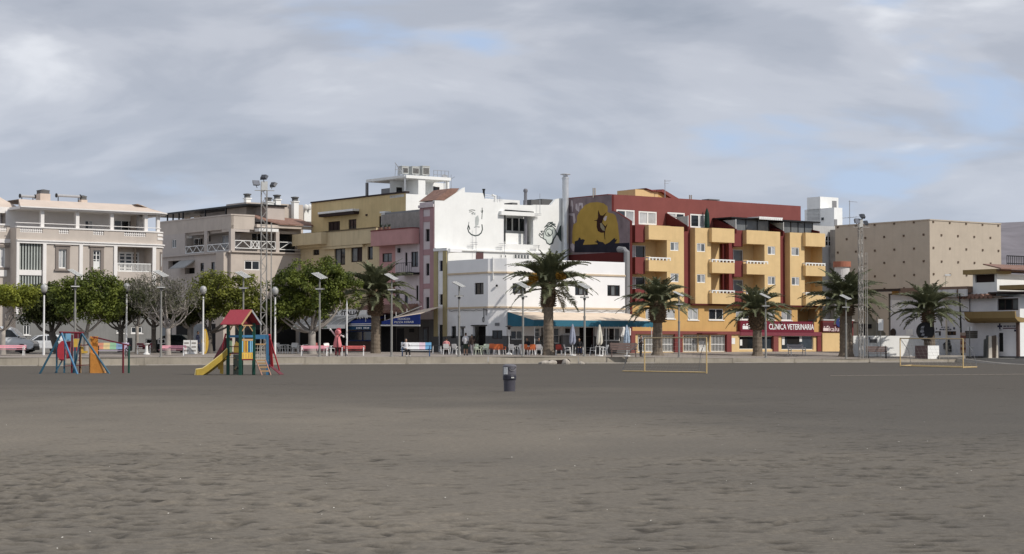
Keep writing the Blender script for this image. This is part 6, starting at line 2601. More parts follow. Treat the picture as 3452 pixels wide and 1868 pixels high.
def low_wall():
 y=171.5
 f=Face((X_at(2880,y-3.5),y-3.5),(X_at(3200,y+1.0),y+1.0))
 T=thing('white_garden_wall','low white wall with a raised stair flank behind the potted palm','wall',((f.p0.x+f.p1.x)/2,y-2,.9),world=True)
 gz=.6
 z1=f.uz(14,700,852)[1]
 u2=f.uz(14,1345,900)[0]
 u1=f.uz(14,1180,860)[0]
 uE=f.uz(14,1442,900)[0]
 zh=f.uz(14,1420,788)[1]
 ua=f.uz(14,282,900)[0]
 mb=MB()
 f.prism(mb,[(ua,gz),(ua,z1),(u1+.1,z1),(u1+.5,z1+.1),(uE-.6,zh-.1),(uE,zh),(uE,gz)],-.25,0)
 mb.build('wall',WHITEW,T)
 mb=MB()
 f.box(mb,f.R(14,468,868,565,940),.003,.06)
 p=mb.build('notice_panel',WHITEF,T)
 mb=MB()
 r_=f.R(14,475,895,562,938)
 f.box(mb,r_,.061,.07)
 r2=f.R(14,468,868,482,898)
 f.box(mb,r2,.061,.07)
 mb.build('panel_picture',DGREY,p)
 T3=thing('grey_shed','low grey shed with stepped corner behind the white garden wall','shed',(X_at(2945,178),178,1.0),world=True)
 mb=MB()
 a,b=at(14,440,700,178),at(14,720,850,178)
 mb.aab(a.x,b.x-2.2,178,182,.6,a.z)
 mb.prism([(b.x-2.2,178,.6),(b.x-.3,178,.6),(b.x-.3,178,b.z+.2),(b.x-1.2,178,b.z+1.4),(b.x-2.2,178,b.z+2.2)],(0,3,0))
 mb.build('wall',plaster('olive_grey_render',(150,142,122),k=.8),T3)
 mb=MB()
 q=at(14,465,735,178)
 mb.aab(q.x-.3,q.x+.3,177.9,177.995,q.z-.2,q.z+.2)
 mb.build('vent',DARKIN,T3)
low_wall()
def hill():
 rr=random.Random(12)
 mb=MB()
 d0=1500.0
 n,m=60,14
 vs=[]
 for i in range(n+1):
  x=200+1700*(i/n)**1.8
  ridge=interp([(200,10),(300,66),(345,88),(370,95),(384,100),(420,102),(520,112),(800,130),(1300,100),(1900,10)],x)
  ridge*=1+.03*noise.noise(V((x*.012,3,0)))
  for j in range(m+1):
   t=j/m
   y=d0+700*t
   z=ridge*math.sin(t*math.pi/2)**.8
   z+=8*noise.noise(V((x*.02,y*.012,1)))*math.sin(t*3.1)
   xx=x*(1+t*.35)
   vs.append((xx,y,max(0,z*(1+t*.42))-2))
 fs=[(i*(m+1)+j,(i+1)*(m+1)+j,(i+1)*(m+1)+j+1,i*(m+1)+j+1)for i in range(n)for j in range(m)]
 mb.add(vs,fs)
 o=mb.build('hill',mat('dry_hillside',(.19,.175,.19),rough=.95,var=.25,scale=.02,bump=.3,bscale=.2),smooth=True)
 structure(o)
 mb=MB()
 mb.quad(V((-3000,300,.4)),V((3000,300,.4)),V((3000,4000,.4)),V((-3000,4000,.4)))
 structure(mb.build('ground',mat('distant_ground',(.2,.18,.15),rough=.95,var=.2,scale=.01)))
hill()
# trees
def leaf_mat(name,ca,cb,trans=.3,scale=.9,rough=.6):
 m=bpy.data.materials.new(name)
 m.use_nodes=True
 t=m.node_tree
 bs=t.nodes['Principled BSDF']
 out=t.nodes['Material Output']
 pos=nd(t,'ShaderNodeNewGeometry').outputs['Position']
 n1=nd(t,'ShaderNodeTexNoise')
 n1.inputs['Scale'].default_value=scale
 n1.inputs['Detail'].default_value=5
 n1.inputs['Roughness'].default_value=.7
 t.links.new(pos,n1.inputs['Vector'])
 f=ramp(t,n1.outputs[0],[(.36,0),(.64,1)])
 col=mixc(t,f,ca,cb)
 t.links.new(col,bs.inputs['Base Color'])
 bs.inputs['Roughness'].default_value=rough
 bs.inputs['Specular IOR Level'].default_value=.25
 tr=nd(t,'ShaderNodeBsdfTranslucent')
 t.links.new(col,tr.inputs['Color'])
 mx=nd(t,'ShaderNodeMixShader')
 mx.inputs[0].default_value=trans
 t.links.new(bs.outputs[0],mx.inputs[1])
 t.links.new(tr.outputs[0],mx.inputs[2])
 t.links.new(mx.outputs[0],out.inputs[0])
 return m
BARKP=mat('pale_bark',(.33,.30,.27),rough=.9,var=.22,scale=3,bump=.5,bscale=18)
BARKD=mat('dark_bark',(.13,.115,.10),rough=.92,var=.25,scale=3,bump=.5,bscale=18)
def add_leaves(mb,c,r_,n,size,rr,up=.5):
 for _ in range(n):
  d=V((rr.gauss(0,1),rr.gauss(0,1),rr.gauss(0,1)))
  d=d.normalized()*(rr.random()**.45)
  p=c+V((d.x*r_,d.y*r_,d.z*r_*.72))
  nn=(d*.9+V((rr.uniform(-1,1),rr.uniform(-1,1),rr.uniform(-.6,1)+up))).normalized()
  a=nn.cross(V((rr.uniform(-1,1),rr.uniform(-1,1),rr.uniform(-1,1)))).normalized()
  b=nn.cross(a)
  s_=size*rr.uniform(.6,1.35)
  mb.add([p-a*s_*.5,p+b*s_*.32,p+a*s_*.5,p-b*s_*.32],[(0,1,2,3)])
def limb(mb,p,q,r0,r1,rr,sag=.12,n=5,seg=6):
 p,q=V(p),V(q)
 L=(q-p).length
 side=V((rr.uniform(-1,1),rr.uniform(-1,1),0))*L*.07
 pts=[]
 for i in range(n+1):
  t=i/n
  m_=p.lerp(q,t)+side*math.sin(t*math.pi)+V((0,0,-sag*L*math.sin(t*math.pi)))
  pts.append(m_+V((rr.uniform(-1,1),rr.uniform(-1,1),rr.uniform(-1,1)))*L*.012*(0 if i in(0,n)else 1))
 mb.tube(pts,[r0+(r1-r0)*i/n for i in range(n+1)],seg,cap=True)
 return pts
def tree(name,label,base,fork,blobs,lm,bark,seed,nclump=100,leaf_n=70,leaf_size=.2,clump_r=.62,trunk_r=.22,nlimb=7,twig=0,flat=None,group=None,lean=(0,0),cat='tree'):
 """base: (zi,x,depth,z or None); fork: trunk fork height; blobs: crown ellipses measured on the photo at that depth (zi,x,y,rx,ry)"""
 rr=random.Random(seed)
 zi,x,dep=base
 bx=X_at(px(zi,x,0)[0],dep)
 b0=V((bx,dep,prom_z(bx,dep)-.02))
 T=thing(name,label,cat,b0,group=group)
 els=[]
 for(z_,ex,ey,rx,ry)in blobs:
  c=at(z_,ex,ey,dep)-b0
  k=ZM[z_][2]/FPX*dep
  els.append((c,rx*k,ry*k))
 zlo=min(c.z-ry for c,rx,ry in els)if flat is None else flat
 tot=sum(rx*rx*ry for c,rx,ry in els)
 cl=[]
 for c,rx,ry in els:
  k=max(6,int(nclump*(rx*rx*ry)/tot))
  tries=0
  got=0
  while got<k and tries<k*30:
   tries+=1
   d=V((rr.gauss(0,1),rr.gauss(0,1),rr.gauss(0,1))).normalized()*(1-.55*rr.random()**2.0)
   p=c+V((d.x*(rx*1.05-clump_r*.35),d.y*(rx*.95-clump_r*.5),d.z*(ry*1.06-clump_r*.3)))
   if p.z<zlo+clump_r*.4 or(flat is not None and p.z<flat):
    continue
   cl.append(p)
   got+=1
 mb=MB()
 fk=V((lean[0],lean[1],fork))
 mb.tube([V((0,0,-.2)),V((0,0,.05)),fk*.35+V((0,0,.03)),fk*.7,fk],[trunk_r*1.5,trunk_r*1.25,trunk_r,trunk_r*.92,trunk_r*.98],10)
 ends=[]
 low=sorted(cl,key=lambda p:p.z)
 for i in range(nlimb):
  a=2*math.pi*(i+rr.uniform(-.3,.3))/nlimb
  cand=max(cl,key=lambda p:(math.cos(a)*(p.x-fk.x)+math.sin(a)*(p.y-fk.y))*.8-abs(p.z-(zlo+fork)*.55)*rr.uniform(.4,1.2))
  mid=fk.lerp(cand,rr.uniform(.5,.68))
  mid.z=fork+(cand.z-fork)*rr.uniform(.45,.7)
  pts=limb(mb,fk+V((0,0,-.1)),mid,trunk_r*rr.uniform(.34,.48),trunk_r*.22,rr,sag=.10)
  ends.append(mid)
  near=sorted(cl,key=lambda p:(p-mid).length)[:14]
  for q in rr.sample(near,min(len(near),3+twig)):
   limb(mb,mid,q,trunk_r*.2,.015,rr,sag=.05,n=4,seg=5)
   if twig:
    n2=sorted(cl,key=lambda p:(p-q).length)[1:7]
    for w in n2[:3]:
     limb(mb,q,w,.03,.008,rr,sag=.03,n=3,seg=4)
 for i in range(2):
  q=max(cl,key=lambda p:p.z*rr.uniform(.5,1))
  limb(mb,fk+V((0,0,-.1)),q,trunk_r*.5,.03,rr,sag=0.02)
 mb.build('trunk',bark,T,origin=(0,0,0),smooth=True)
 if twig:
  tm=MB()
  for p in cl:
   for _ in range(9):
    d=V((rr.gauss(0,1),rr.gauss(0,1),rr.gauss(0,1)+.5)).normalized()
    s0=p-d*.2
    e=p+d*rr.uniform(.4,.95)
    sd=d.cross(V((0,0,1))).normalized()*.012
    tm.add([s0-sd,s0+sd,e],[(0,1,2)])
    for _k in range(2):
     m_=s0.lerp(e,rr.uniform(.3,.8))
     d2=(d+V((rr.gauss(0,.7),rr.gauss(0,.7),rr.gauss(0,.7)))).normalized()*rr.uniform(.2,.5)
     s2=d2.cross(V((0,0,1))).normalized()*.008
     tm.add([m_-s2,m_+s2,m_+d2],[(0,1,2)])
  o=tm.build('twigs',BARKP,T,origin=(0,0,0))
 lb=MB()
 for p in cl:
  add_leaves(lb,p,clump_r*rr.uniform(.75,1.25),int(leaf_n*rr.uniform(.7,1.2)),leaf_size,rr)
 lb.build('crown',lm,T,origin=(0,0,0))
 return T
LF_BRIGHT=leaf_mat('leaf_yellow_green',(.12,.145,.025),(.34,.36,.05))
LF_MID=leaf_mat('leaf_mid_green',(.05,.072,.018),(.19,.225,.038))
LF_DARK=leaf_mat('leaf_dark_green',(.03,.04,.013),(.085,.10,.028))
LF_GREY=leaf_mat('leaf_grey_olive',(.09,.09,.06),(.16,.165,.10))
LF_OLIVE=leaf_mat('leaf_olive_yellow',(.08,.095,.022),(.27,.285,.05))
GT='umbrella-crowned trees along the promenade'
tree('umbrella_tree','flat yellow green umbrella tree cut by the photo edge beside the van',(2,35,147),1.9,[(2,120,335,340,130),(2,-120,330,300,140),(2,300,400,170,90)],LF_BRIGHT,BARKP,1,nclump=140,leaf_n=85,flat=3.2,nlimb=8,trunk_r=.22,group=GT)
tree('umbrella_tree','dark leaning tree behind the swing frame',(2,700,153),1.7,[(2,600,430,230,240),(2,470,520,190,160),(2,760,500,210,190),(2,350,570,150,110)],LF_DARK,BARKD,2,nclump=140,leaf_n=95,leaf_size=.22,flat=2.1,nlimb=6,trunk_r=.28,group=GT,lean=(-.5,0))
tree('umbrella_tree','round green tree with pale forked limbs between swing and white globe post',(2,1040,150),1.8,[(2,1130,290,340,250),(2,850,330,250,250),(2,1330,400,190,240),(2,1080,510,380,170)],LF_MID,BARKP,3,nclump=210,leaf_n=85,flat=2.2,nlimb=7,trunk_r=.20,group=GT)
tree('umbrella_tree','nearly leafless grey tree with pale branching limbs beside a solar lamp',(4,95,150),2.2,[(4,160,360,340,250),(2,1780,330,270,260),(4,-60,230,330,140)],LF_GREY,BARKP,4,nclump=170,leaf_n=22,leaf_size=.13,clump_r=.6,flat=2.5,nlimb=10,trunk_r=.21,twig=2,group=GT)
tree('umbrella_tree','olive yellow tree behind the red roofed playhouse',(4,590,156),1.8,[(4,700,270,340,220),(4,1020,300,240,210),(4,560,430,250,220),(4,900,460,350,170)],LF_OLIVE,BARKD,5,nclump=200,leaf_n=85,flat=2.0,nlimb=6,trunk_r=.28,group=GT)
tree('umbrella_tree','largest dense green tree with pale trunk before the bar',(4,1830,156),1.9,[(4,1820,250,440,340),(4,1560,330,280,300),(6,420,390,245,240),(4,1700,490,430,150),(4,1980,60,260,170)],LF_MID,BARKP,6,nclump=260,leaf_n=95,leaf_size=.22,flat=2.4,nlimb=9,trunk_r=.32,group=GT)
tree('umbrella_tree','dark bare-stemmed tree behind the white globe post and rainbow bench',(16,685,158),2.0,[(2,1470,460,250,210),(2,1600,340,240,200),(2,1320,560,180,110)],LF_DARK,BARKD,7,nclump=130,leaf_n=85,flat=2.5,nlimb=7,trunk_r=.22,group=GT)
tree('umbrella_tree','slim tree with pinkish trunk in front of the grey house wall',(16,1030,155),2.2,[(2,1690,440,190,170)],LF_DARK,BARKP,8,nclump=70,leaf_n=60,flat=2.7,nlimb=7,trunk_r=.14,group=GT)
tree('umbrella_tree','dark trunked tree behind the pink bench and leafless tree',(16,1385,157),2.2,[(2,1880,450,270,190)],LF_DARK,BARKD,9,nclump=110,leaf_n=80,flat=2.5,nlimb=7,trunk_r=.20,group=GT)
tree('umbrella_tree','pale trunked tree beside the navy figure and yellow surfboard',(4,365,157),2.1,[(4,330,540,260,140),(4,480,480,190,160)],LF_DARK,BARKP,10,nclump=110,leaf_n=85,flat=2.3,nlimb=6,trunk_r=.26,group=GT)
tree('umbrella_tree','small dark tree between the lattice mast and globe post by the bar',(4,1385,158),1.7,[(4,1400,640,190,100),(4,1300,540,150,150),(4,1480,540,160,130)],LF_DARK,BARKD,11,nclump=110,leaf_n=90,flat=2.0,nlimb=6,trunk_r=.18,group=GT)
# palms
def palm_frond_mesh(name,L,e0,droop,m_,seed,width=.70,dead=False):
 rr=random.Random(seed)
 n=18
 pts,dirs=[V((0,0,0))],[]
 e=e0
 for i in range(n):
  t=i/n
  e=e0-droop*(t**1.35)
  d=V((math.cos(e),0,math.sin(e)))
  dirs.append(d)
  pts.append(pts[-1]+d*L/n)
 mb=MB()
 rad=[.055*(1-i/n)+.010 for i in range(n+1)]
 mb.tube(pts,rad,4,cap=False)
 nl=int(L/.085)
 for i in range(nl):
  t=.13+.87*(i+rr.uniform(-.2,.2))/nl
  k=min(n-1,int(t*n))
  p=pts[k].lerp(pts[k+1],t*n-k)
  d=dirs[k]
  up=V((-d.z,0,d.x))
  ll=width*(math.sin(min(1,(t+.06)*1.15)*math.pi)**.45)*rr.uniform(.85,1.1)
  ll=max(.14,ll)
  for s_ in(-1,1):
   v=(d*rr.uniform(.55,.85)+V((0,s_,0))*rr.uniform(.75,1.0)+up*rr.uniform(.12,.5)).normalized()
   tip=p+v*ll+V((0,0,-ll*rr.uniform(.08,.32)))
   w=d*.046
   mid=p+v*ll*.55
   mb.add([p-w*.7,p+w*.7,mid+w,mid-w],[(0,1,2,3)])
   mb.add([mid-w,mid+w,tip],[(0,1,2)])
 return mb.mesh(name,m_)
PF1=leaf_mat('palm_frond_green',(.085,.095,.05),(.20,.21,.12),trans=.15,scale=.6,rough=.42)
PF2=leaf_mat('palm_frond_dry',(.12,.10,.06),(.20,.16,.09),trans=.1,scale=.8,rough=.7)
PTR=mat('palm_trunk_bark',(.185,.15,.115),rough=.95,var=.3,scale=4,bump=.8,bscale=16)
PBO=mat('palm_boss_stubs',(.125,.085,.055),rough=.95,var=.45,scale=7,bump=.8,bscale=20)
FRU=mat('palm_fruit_orange',(.42,.22,.03),rough=.7,var=.3,scale=5)
FRONDS={}
for key,L,e0,dr in(('up',3.3,1.32,1.0),('high',3.6,.98,1.35),('mid',3.7,.62,1.3),('low',3.5,.30,1.2),('hang',3.1,-.12,1.0)):
 FRONDS[key]=[palm_frond_mesh('frond',L*k,e0+de,dr+dd,PF1,hash((key,i))%999 if False else i*7+len(key)*13)for i,(k,de,dd)in enumerate(((1,0,0),(.93,.12,.2),(1.04,-.1,-.15)))]
FRONDS['dead']=[palm_frond_mesh('frond',2.2,-.8,.6,PF2,77),palm_frond_mesh('frond',1.8,-.95,.5,PF2,78)]
def palm(label,base,ztop_px,zboss_px,tr,br,counts,seed,size=1.0,fruit=(),flare=1.25,group='date palms on the promenade',base_z=None,spin=0.0):
 """base (zi,x,depth); ztop_px/zboss_px: sheet points at the top and foot of the swollen crown base"""
 rr=random.Random(seed)
 zi,x,dep=base
 bx=X_at(px(zi,x,0)[0],dep)
 bz=prom_z(bx,dep)if base_z is None else base_z
 b0=V((bx,dep,bz))
 T=thing('date_palm',label,'palm',b0,group=group)
 top,boss=at(*ztop_px,dep)-b0,at(*zboss_px,dep)-b0
 tx=top.x
 zb,zt=boss.z,top.z
 mb=MB()
 n=max(8,int(zb/.16))
 prof=[]
 for i in range(n+1):
  t=i/n
  r_=tr*(1+(flare-1)*max(0,1-t*6)**2)*(1-.08*t)+(.012 if i%2 else-.008)
  prof.append((r_,zb*t-(.1 if i==0 else 0)))
 mb.lathe(prof,14)
 for i,v in enumerate(mb.v):
  k=max(0,v[2])/max(.1,zt)
  mb.v[i]=(v[0]+tx*k,v[1],v[2])
 mb.build('trunk',PTR,T,origin=(0,0,0))
 mb=MB()
 H=zt-zb
 prof=[(tr*.95,zb-.02),(br*.86,zb+H*.10),(br,zb+H*.38),(br*1.02,zb+H*.7),(br*.8,zt+.1),(br*.3,zt+.45)]
 mb.lathe(prof,14)
 rows=max(4,int(H/.17))
 for j in range(rows):
  z=zb+H*(j+.4)/rows
  rad=br*(.86+.15*math.sin(math.pi*min(1,(j+1)/rows)))
  nk=11
  for k in range(nk):
   a=2*math.pi*(k+.5*(j%2))/nk
   c=V((math.cos(a)*rad,math.sin(a)*rad,z))
   o=V((math.cos(a),math.sin(a),.55)).normalized()
   s_=V((-math.sin(a),math.cos(a),0))
   u=o.cross(s_)
   w,h,l=.085,.06,rr.uniform(.10,.19)
   mb.add([c-s_*w-u*h,c+s_*w-u*h,c+s_*w+u*h,c-s_*w+u*h,c+o*l-s_*w*.5,c+o*l+s_*w*.5],[(0,1,5,4),(1,2,5),(2,3,4,5),(3,0,4)])
 for i,v in enumerate(mb.v):
  k=max(0,v[2])/max(.1,zt)
  mb.v[i]=(v[0]+tx*k,v[1],v[2])
 mb.build('crown_base',PBO,T,origin=(0,0,0))
 g=0
 for key in('up','high','mid','low','hang','dead'):
  n=counts.get(key,0)
  for k in range(n):
   a=spin+g*2.39996+rr.uniform(-.15,.15)
   g+=1
   r0=br*{'up':.15,'high':.3,'mid':.5,'low':.75,'hang':.85,'dead':.9}[key]
   dz={'up':.35,'high':.28,'mid':.12,'low':-.05,'hang':-.2,'dead':-.3}[key]
   s_=size*rr.uniform(.88,1.08)
   link('frond',rr.choice(FRONDS[key]),T,(tx+math.cos(a)*r0,math.sin(a)*r0,zt+dz),(rr.uniform(-.25,.25),0,a),(s_,s_,s_))
 for(fx,fy,zi2,w,h)in fruit:
  c=at(zi2,fx,fy,dep-1.3)-b0
  mb=MB()
  org=V((tx,-.3,zt+.15))
  for k in range(130):
   d=V((rr.gauss(0,1),rr.gauss(0,.7),rr.gauss(0,1)))
   d=d.normalized()*rr.random()**.5
   q=c+V((d.x*w,d.y*w,d.z*h))
   s0=org.lerp(c,.75)+V((rr.uniform(-.1,.1),0,rr.uniform(-.1,.1)))
   mb.bar(s0,q,.035)
   mb.ball(q,.06,.06,.06,5,3)
  mb.build('fruit_cluster',FRU,T,origin=(0,0,0))
 return T
palm('tall date palm with the darkest drooping fronds between tree and kebab awning',(6,838,161),(6,838,430),(6,850,715),.40,.62,dict(up=13,high=18,mid=20,low=17,hang=6),21,size=.95,flare=1.15)
palm('date palm with orange fruit clusters at the blue awning restaurant',(8,1545,157),(8,1545,330),(8,1545,600),.42,.60,dict(up=16,high=20,mid=18,low=16,hang=3,dead=2),22,size=1.06,flare=1.55,fruit=((1705,190,8,.50,.36),(1350,225,8,.42,.42),(1300,290,8,.25,.25)))
palm('stout date palm behind the goal before the barred windows',(10,1235,162),(10,1235,470),(10,1235,690),.42,.72,dict(up=12,high=18,mid=20,low=17,hang=4),23,size=.87,flare=1.5)
palm('date palm standing before the shop sign lettering',(12,672,166),(12,665,520),(12,670,745),.42,.70,dict(up=10,high=17,mid=18,low=18,hang=5),24,size=.84,flare=1.45)
palm('largest dark date palm before the yellow annex and lattice mast',(12,1828,167),(12,1822,400),(12,1825,560),.58,.74,dict(up=16,high=22,mid=21,low=20,hang=6),25,size=1.0,flare=1.3)
palm('short date palm in the white planter with a round emblem',(14,1222,165),(14,1205,560),(14,1215,690),.50,.56,dict(up=12,high=18,mid=20,low=18,hang=6),26,size=.88,flare=1.0,base_z=at(14,1222,968,165).z)
# lamps and masts
PANW=paint('panel_white_slat',(232,232,226),k=.95,rough=.5)
POLE=paint('lamp_pole_grey',(150,148,142),k=.85,rough=.5)
FLENS0=mat('dark_solar_cell',(.05,.052,.06),rough=.5)
LAMPB=paint('lamp_box_grey',(110,108,104),k=.8,rough=.5)
def solar_lamp_proto():
 T=thing('solar_lamp','solar lamp','street lamp',(0,0,0),group='solar street lamps along the sea wall')
 H=6.1
 mb=MB()
 mb.lathe([(.16,-.05),(.16,.05),(.085,.08),(.085,3.3),(.10,3.31),(.10,3.5),(.062,3.52),(.055,H-.15)],10)
 mb.build('pole',POLE,T,origin=(0,0,0))
 mb=MB()
 mb.aab(-.33,.33,-.2,.2,H-1.02,H-.9)
 mb.aab(-.1,.1,-.1,.1,H-1.2,H-1.02)
 lb=mb.build('lamp_head',LAMPB,T,origin=(0,0,0))
 mb=MB()
 mb.aab(-.29,.29,-.215,-.202,H-1.0,H-.95)
 mb.build('lamp_rim',PANW,lb,origin=(0,0,0))
 n=5
 ex=V((.86,-.10,-.50)).normalized()
 ey=V((.30,.82,.10)).normalized()
 up=ex.cross(ey).normalized()
 c=V((-.02,0,H+.05))
 mb=MB()
 for s_ in(-.42,.42):
  mb.box(c+ex*-.43+ey*(s_-.03)-up*.06,ex*.86,ey*.06,up*.035)
 mb.bar(c-up*.03,(0,0,H-.25),.06)
 fr=mb.build('panel_frame',LAMPB,T,origin=(0,0,0))
 for i in range(n):
  mb=MB()
  s_=-.44+.88*i/(n-1)-.035
  mb.box(c+ex*-.45+ey*s_-up*.022,ex*.9,ey*.07,up*.03)
  mb.build('panel_slat',PANW,fr,origin=(0,0,0))
 mb=MB()
 mb.box(c+ex*-.43+ey*-.43-up*.024,ex*.86,ey*.86,up*.012)
 mb.build('solar_cell',FLENS0,fr,origin=(0,0,0))
 return T
SL=solar_lamp_proto()
lamps=[(2,905,'solar lamp with striped panel before the round green tree'),(2,1942,'solar lamp standing beside the leafless grey tree'),(4,1002,'solar lamp rising behind the red playhouse roof'),(4,1922,'solar lamp before the largest dense green tree'),(6,1046,'solar lamp before the kebab awning'),(8,378,'solar lamp before the olive pilasters with two walkers'),(8,1212,'solar lamp at the corner of the teal awning'),(8,2016,'solar lamp before the restaurant between two closed white parasols'),(10,1500,'solar lamp seen through the goal beside the stout palm'),(12,778,'solar lamp beside the palm before the shop sign'),(14,190,'solar lamp before the yellow annex palm')]
for i,(zi,x,lb)in enumerate(lamps):
 X=px(zi,x,0)[0]
 y=145.0
 for _ in range(6):
  y=wall_y(X_at(X,y))+1.1
 p=V((X_at(X,y),y,prom_z(X_at(X,y),y)))
 if i==0:
  SL.location=p
  SL['label']=lb
  SL.rotation_euler=(0,0,.25)
  SL.scale=(1,1,1.0)
 else:
  o=dup(SL,p,.12*math.sin(i*1.7),lb)
  top={5:945,6:951,7:962}.get(i)
  o.scale=(1,1,(6.35 if i<5 else(5.8 if i<8 else 5.35))/6.35)
GLOBE=mat('frosted_globe',(.40,.40,.39),rough=.35,var=.12,scale=6,spec=.5)
PWH=paint('white_lamp_pole',(232,232,230),k=.95,rough=.5)
def globe_lamp_proto():
 T=thing('globe_lamp','globe lamp','street lamp',(0,0,0),group='white globe lamps under the trees')
 mb=MB()
 mb.lathe([(.10,-.05),(.10,.9),(.08,.95),(.062,4.55)],12)
 mb.build('pole',PWH,T,origin=(0,0,0))
 mb=MB()
 mb.lathe([(.06,4.5),(.06,4.62),(.16,4.68),(.16,4.75)],12)
 mb.build('collar',BLACKF,T,origin=(0,0,0))
 mb=MB()
 mb.lathe([(.14,4.74),(.23,4.9),(.265,5.08),(.25,5.24),(.15,5.36),(.02,5.4)],16)
 mb.build('globe',GLOBE,T,origin=(0,0,0),smooth=True)
 return T
GLP=globe_lamp_proto()
for i,(zi,x,y_,lb)in enumerate([(2,530,146.5,'white globe lamp post left of the swing frame'),(2,1525,150.5,'white globe lamp post above the rainbow bench'),(4,518,151.5,'white globe lamp post beside the yellow surfboard'),(4,1386,154,'white globe lamp post right of the lattice mast')]):
 X=X_at(px(zi,x,0)[0],y_)
 p=V((X,y_,prom_z(X,y_)))
 if i==0:
  GLP.location=p
  GLP['label']=lb
 else:
  dup(GLP,p,0,lb,scale=(1,1,1.03 if i==1 else 1.0))
GALV=mat('galvanised_lattice',(.36,.345,.32),rough=.5,metal=.25,var=.12)
FLOOD=paint('floodlight_grey',(92,96,104),k=.85,rough=.45)
FLENS=mat('floodlight_lens',(.16,.17,.20),rough=.15,spec=.6)
def mast(label,base,ytop,wN,heads,box=True):
 zi,x,dep=base
 X=X_at(px(zi,x,0)[0],dep)
 z0=prom_z(X,dep)if dep>wall_y(X)else sand_z(X,dep)
 b0=V((X,dep,z0))
 T=thing('floodlight_mast',label,'floodlight mast',b0,R(14),group='lattice floodlight masts')
 H=at(*ytop,dep).z-z0
 w=wN*dep/FPX/2
 for sx in(-1,1):
  for sy in(-1,1):
   mb=MB()
   mb.bar((sx*w,sy*w,-.1),(sx*w,sy*w,H),.042)
   mb.build('leg',GALV,T,origin=(0,0,0))
 mb=MB()
 n=int(H/.55)
 for i in range(n):
  za,zb=H*i/n,H*(i+1)/n
  for sx in(-1,1):
   a,b=(-1,1)if i%2 else(1,-1)
   mb.bar((sx*w,a*w,za),(sx*w,b*w,zb),.026)
   mb.bar((a*w,sx*w,za),(b*w,sx*w,zb),.026)
  if i%3==0:
   for s_ in(-1,1):
    mb.bar((-w,s_*w,za),(w,s_*w,za),.026)
 br=mb.build('bracing',GALV,T,origin=(0,0,0))
 br['kind']='stuff'
 mb=MB()
 for s_ in(-.18,.18):
  mb.bar((w+.35,s_,0),(w+.35,s_,H*.8),.04)
 for i in range(int(H*.8/.3)):
  mb.bar((w+.35,-.18,.2+i*.3),(w+.35,.18,.2+i*.3),.022)
 mb.build('ladder',GALV,T,origin=(0,0,0))
 if box:
  mb=MB()
  mb.aab(-w*1.1,w*1.1,-w*1.2,w*1.2,H-.1,H+.58)
  mb.build('head_cabinet',paint('mast_white_box',(206,206,202),k=.9),T,origin=(0,0,0))
 mb=MB()
 mb.bar((-.75,-w,H-.12),(.75,-w,H-.12),.05)
 mb.bar((0,-w-.5,H-.12),(0,w+.4,H-.12),.05)
 mb.build('cross_arm',GALV,T,origin=(0,0,0))
 for(lx,ly,lz,ang,tilt)in heads:
  M=Matrix.Translation((lx,ly,H+lz))@Matrix.Rotation(ang,4,'Z')@Matrix.Rotation(tilt,4,'X')
  mb=MB()
  hw,hd,hh=.29,.10,.21
  pts=[(-hw,-hd,-hh),(hw,-hd,-hh),(hw,-hd,hh),(-hw,-hd,hh)]
  back=[(-hw*.72,hd,-hh*.7),(hw*.72,hd,-hh*.7),(hw*.72,hd,hh*.7),(-hw*.72,hd,hh*.7)]
  mb.add([M@V(p)for p in pts+back],[(0,1,2,3),(4,7,6,5),(0,4,5,1),(1,5,6,2),(2,6,7,3),(3,7,4,0)])
  for k in range(5):
   xx=-.16+k*.08
   mb.bar(M@V((xx,hd,-.12)),M@V((xx,hd+.05,.12)),.02)
  hd_=mb.build('floodlight',FLOOD,T,origin=(0,0,0))
  mb=MB()
  mb.box(M@V((-hw*.88,-hd-.012,-hh*.86)),M.to_3x3()@V((hw*1.76,0,0)),M.to_3x3()@V((0,.01,0)),M.to_3x3()@V((0,0,hh*1.72)))
  mb.build('lens',FLENS,hd_,origin=(0,0,0))
  mb=MB()
  mb.bar(M@V((0,hd,0)),(lx*.82,ly*.6,H+min(lz-.35,.6)),.05)
  mb.build('bracket',GALV,hd_,origin=(0,0,0))
 return T
mast('tallest lattice floodlight mast behind the playhouse and before the taupe building',(3,1215,146.5),(3,1215,272),19,[(-.66,-.2,.42,.35,-.5),(-.05,-.2,.92,2.5,.75),(.70,.1,.38,2.2,.7)])
mast('shorter lattice floodlight mast before the beige hall',(14,375,162.3),(13,402,480),12,[(-.42,-.2,.38,.35,-.2),(.12,-.2,.82,-2.6,.6),(.55,.1,.28,-2.4,.6)])
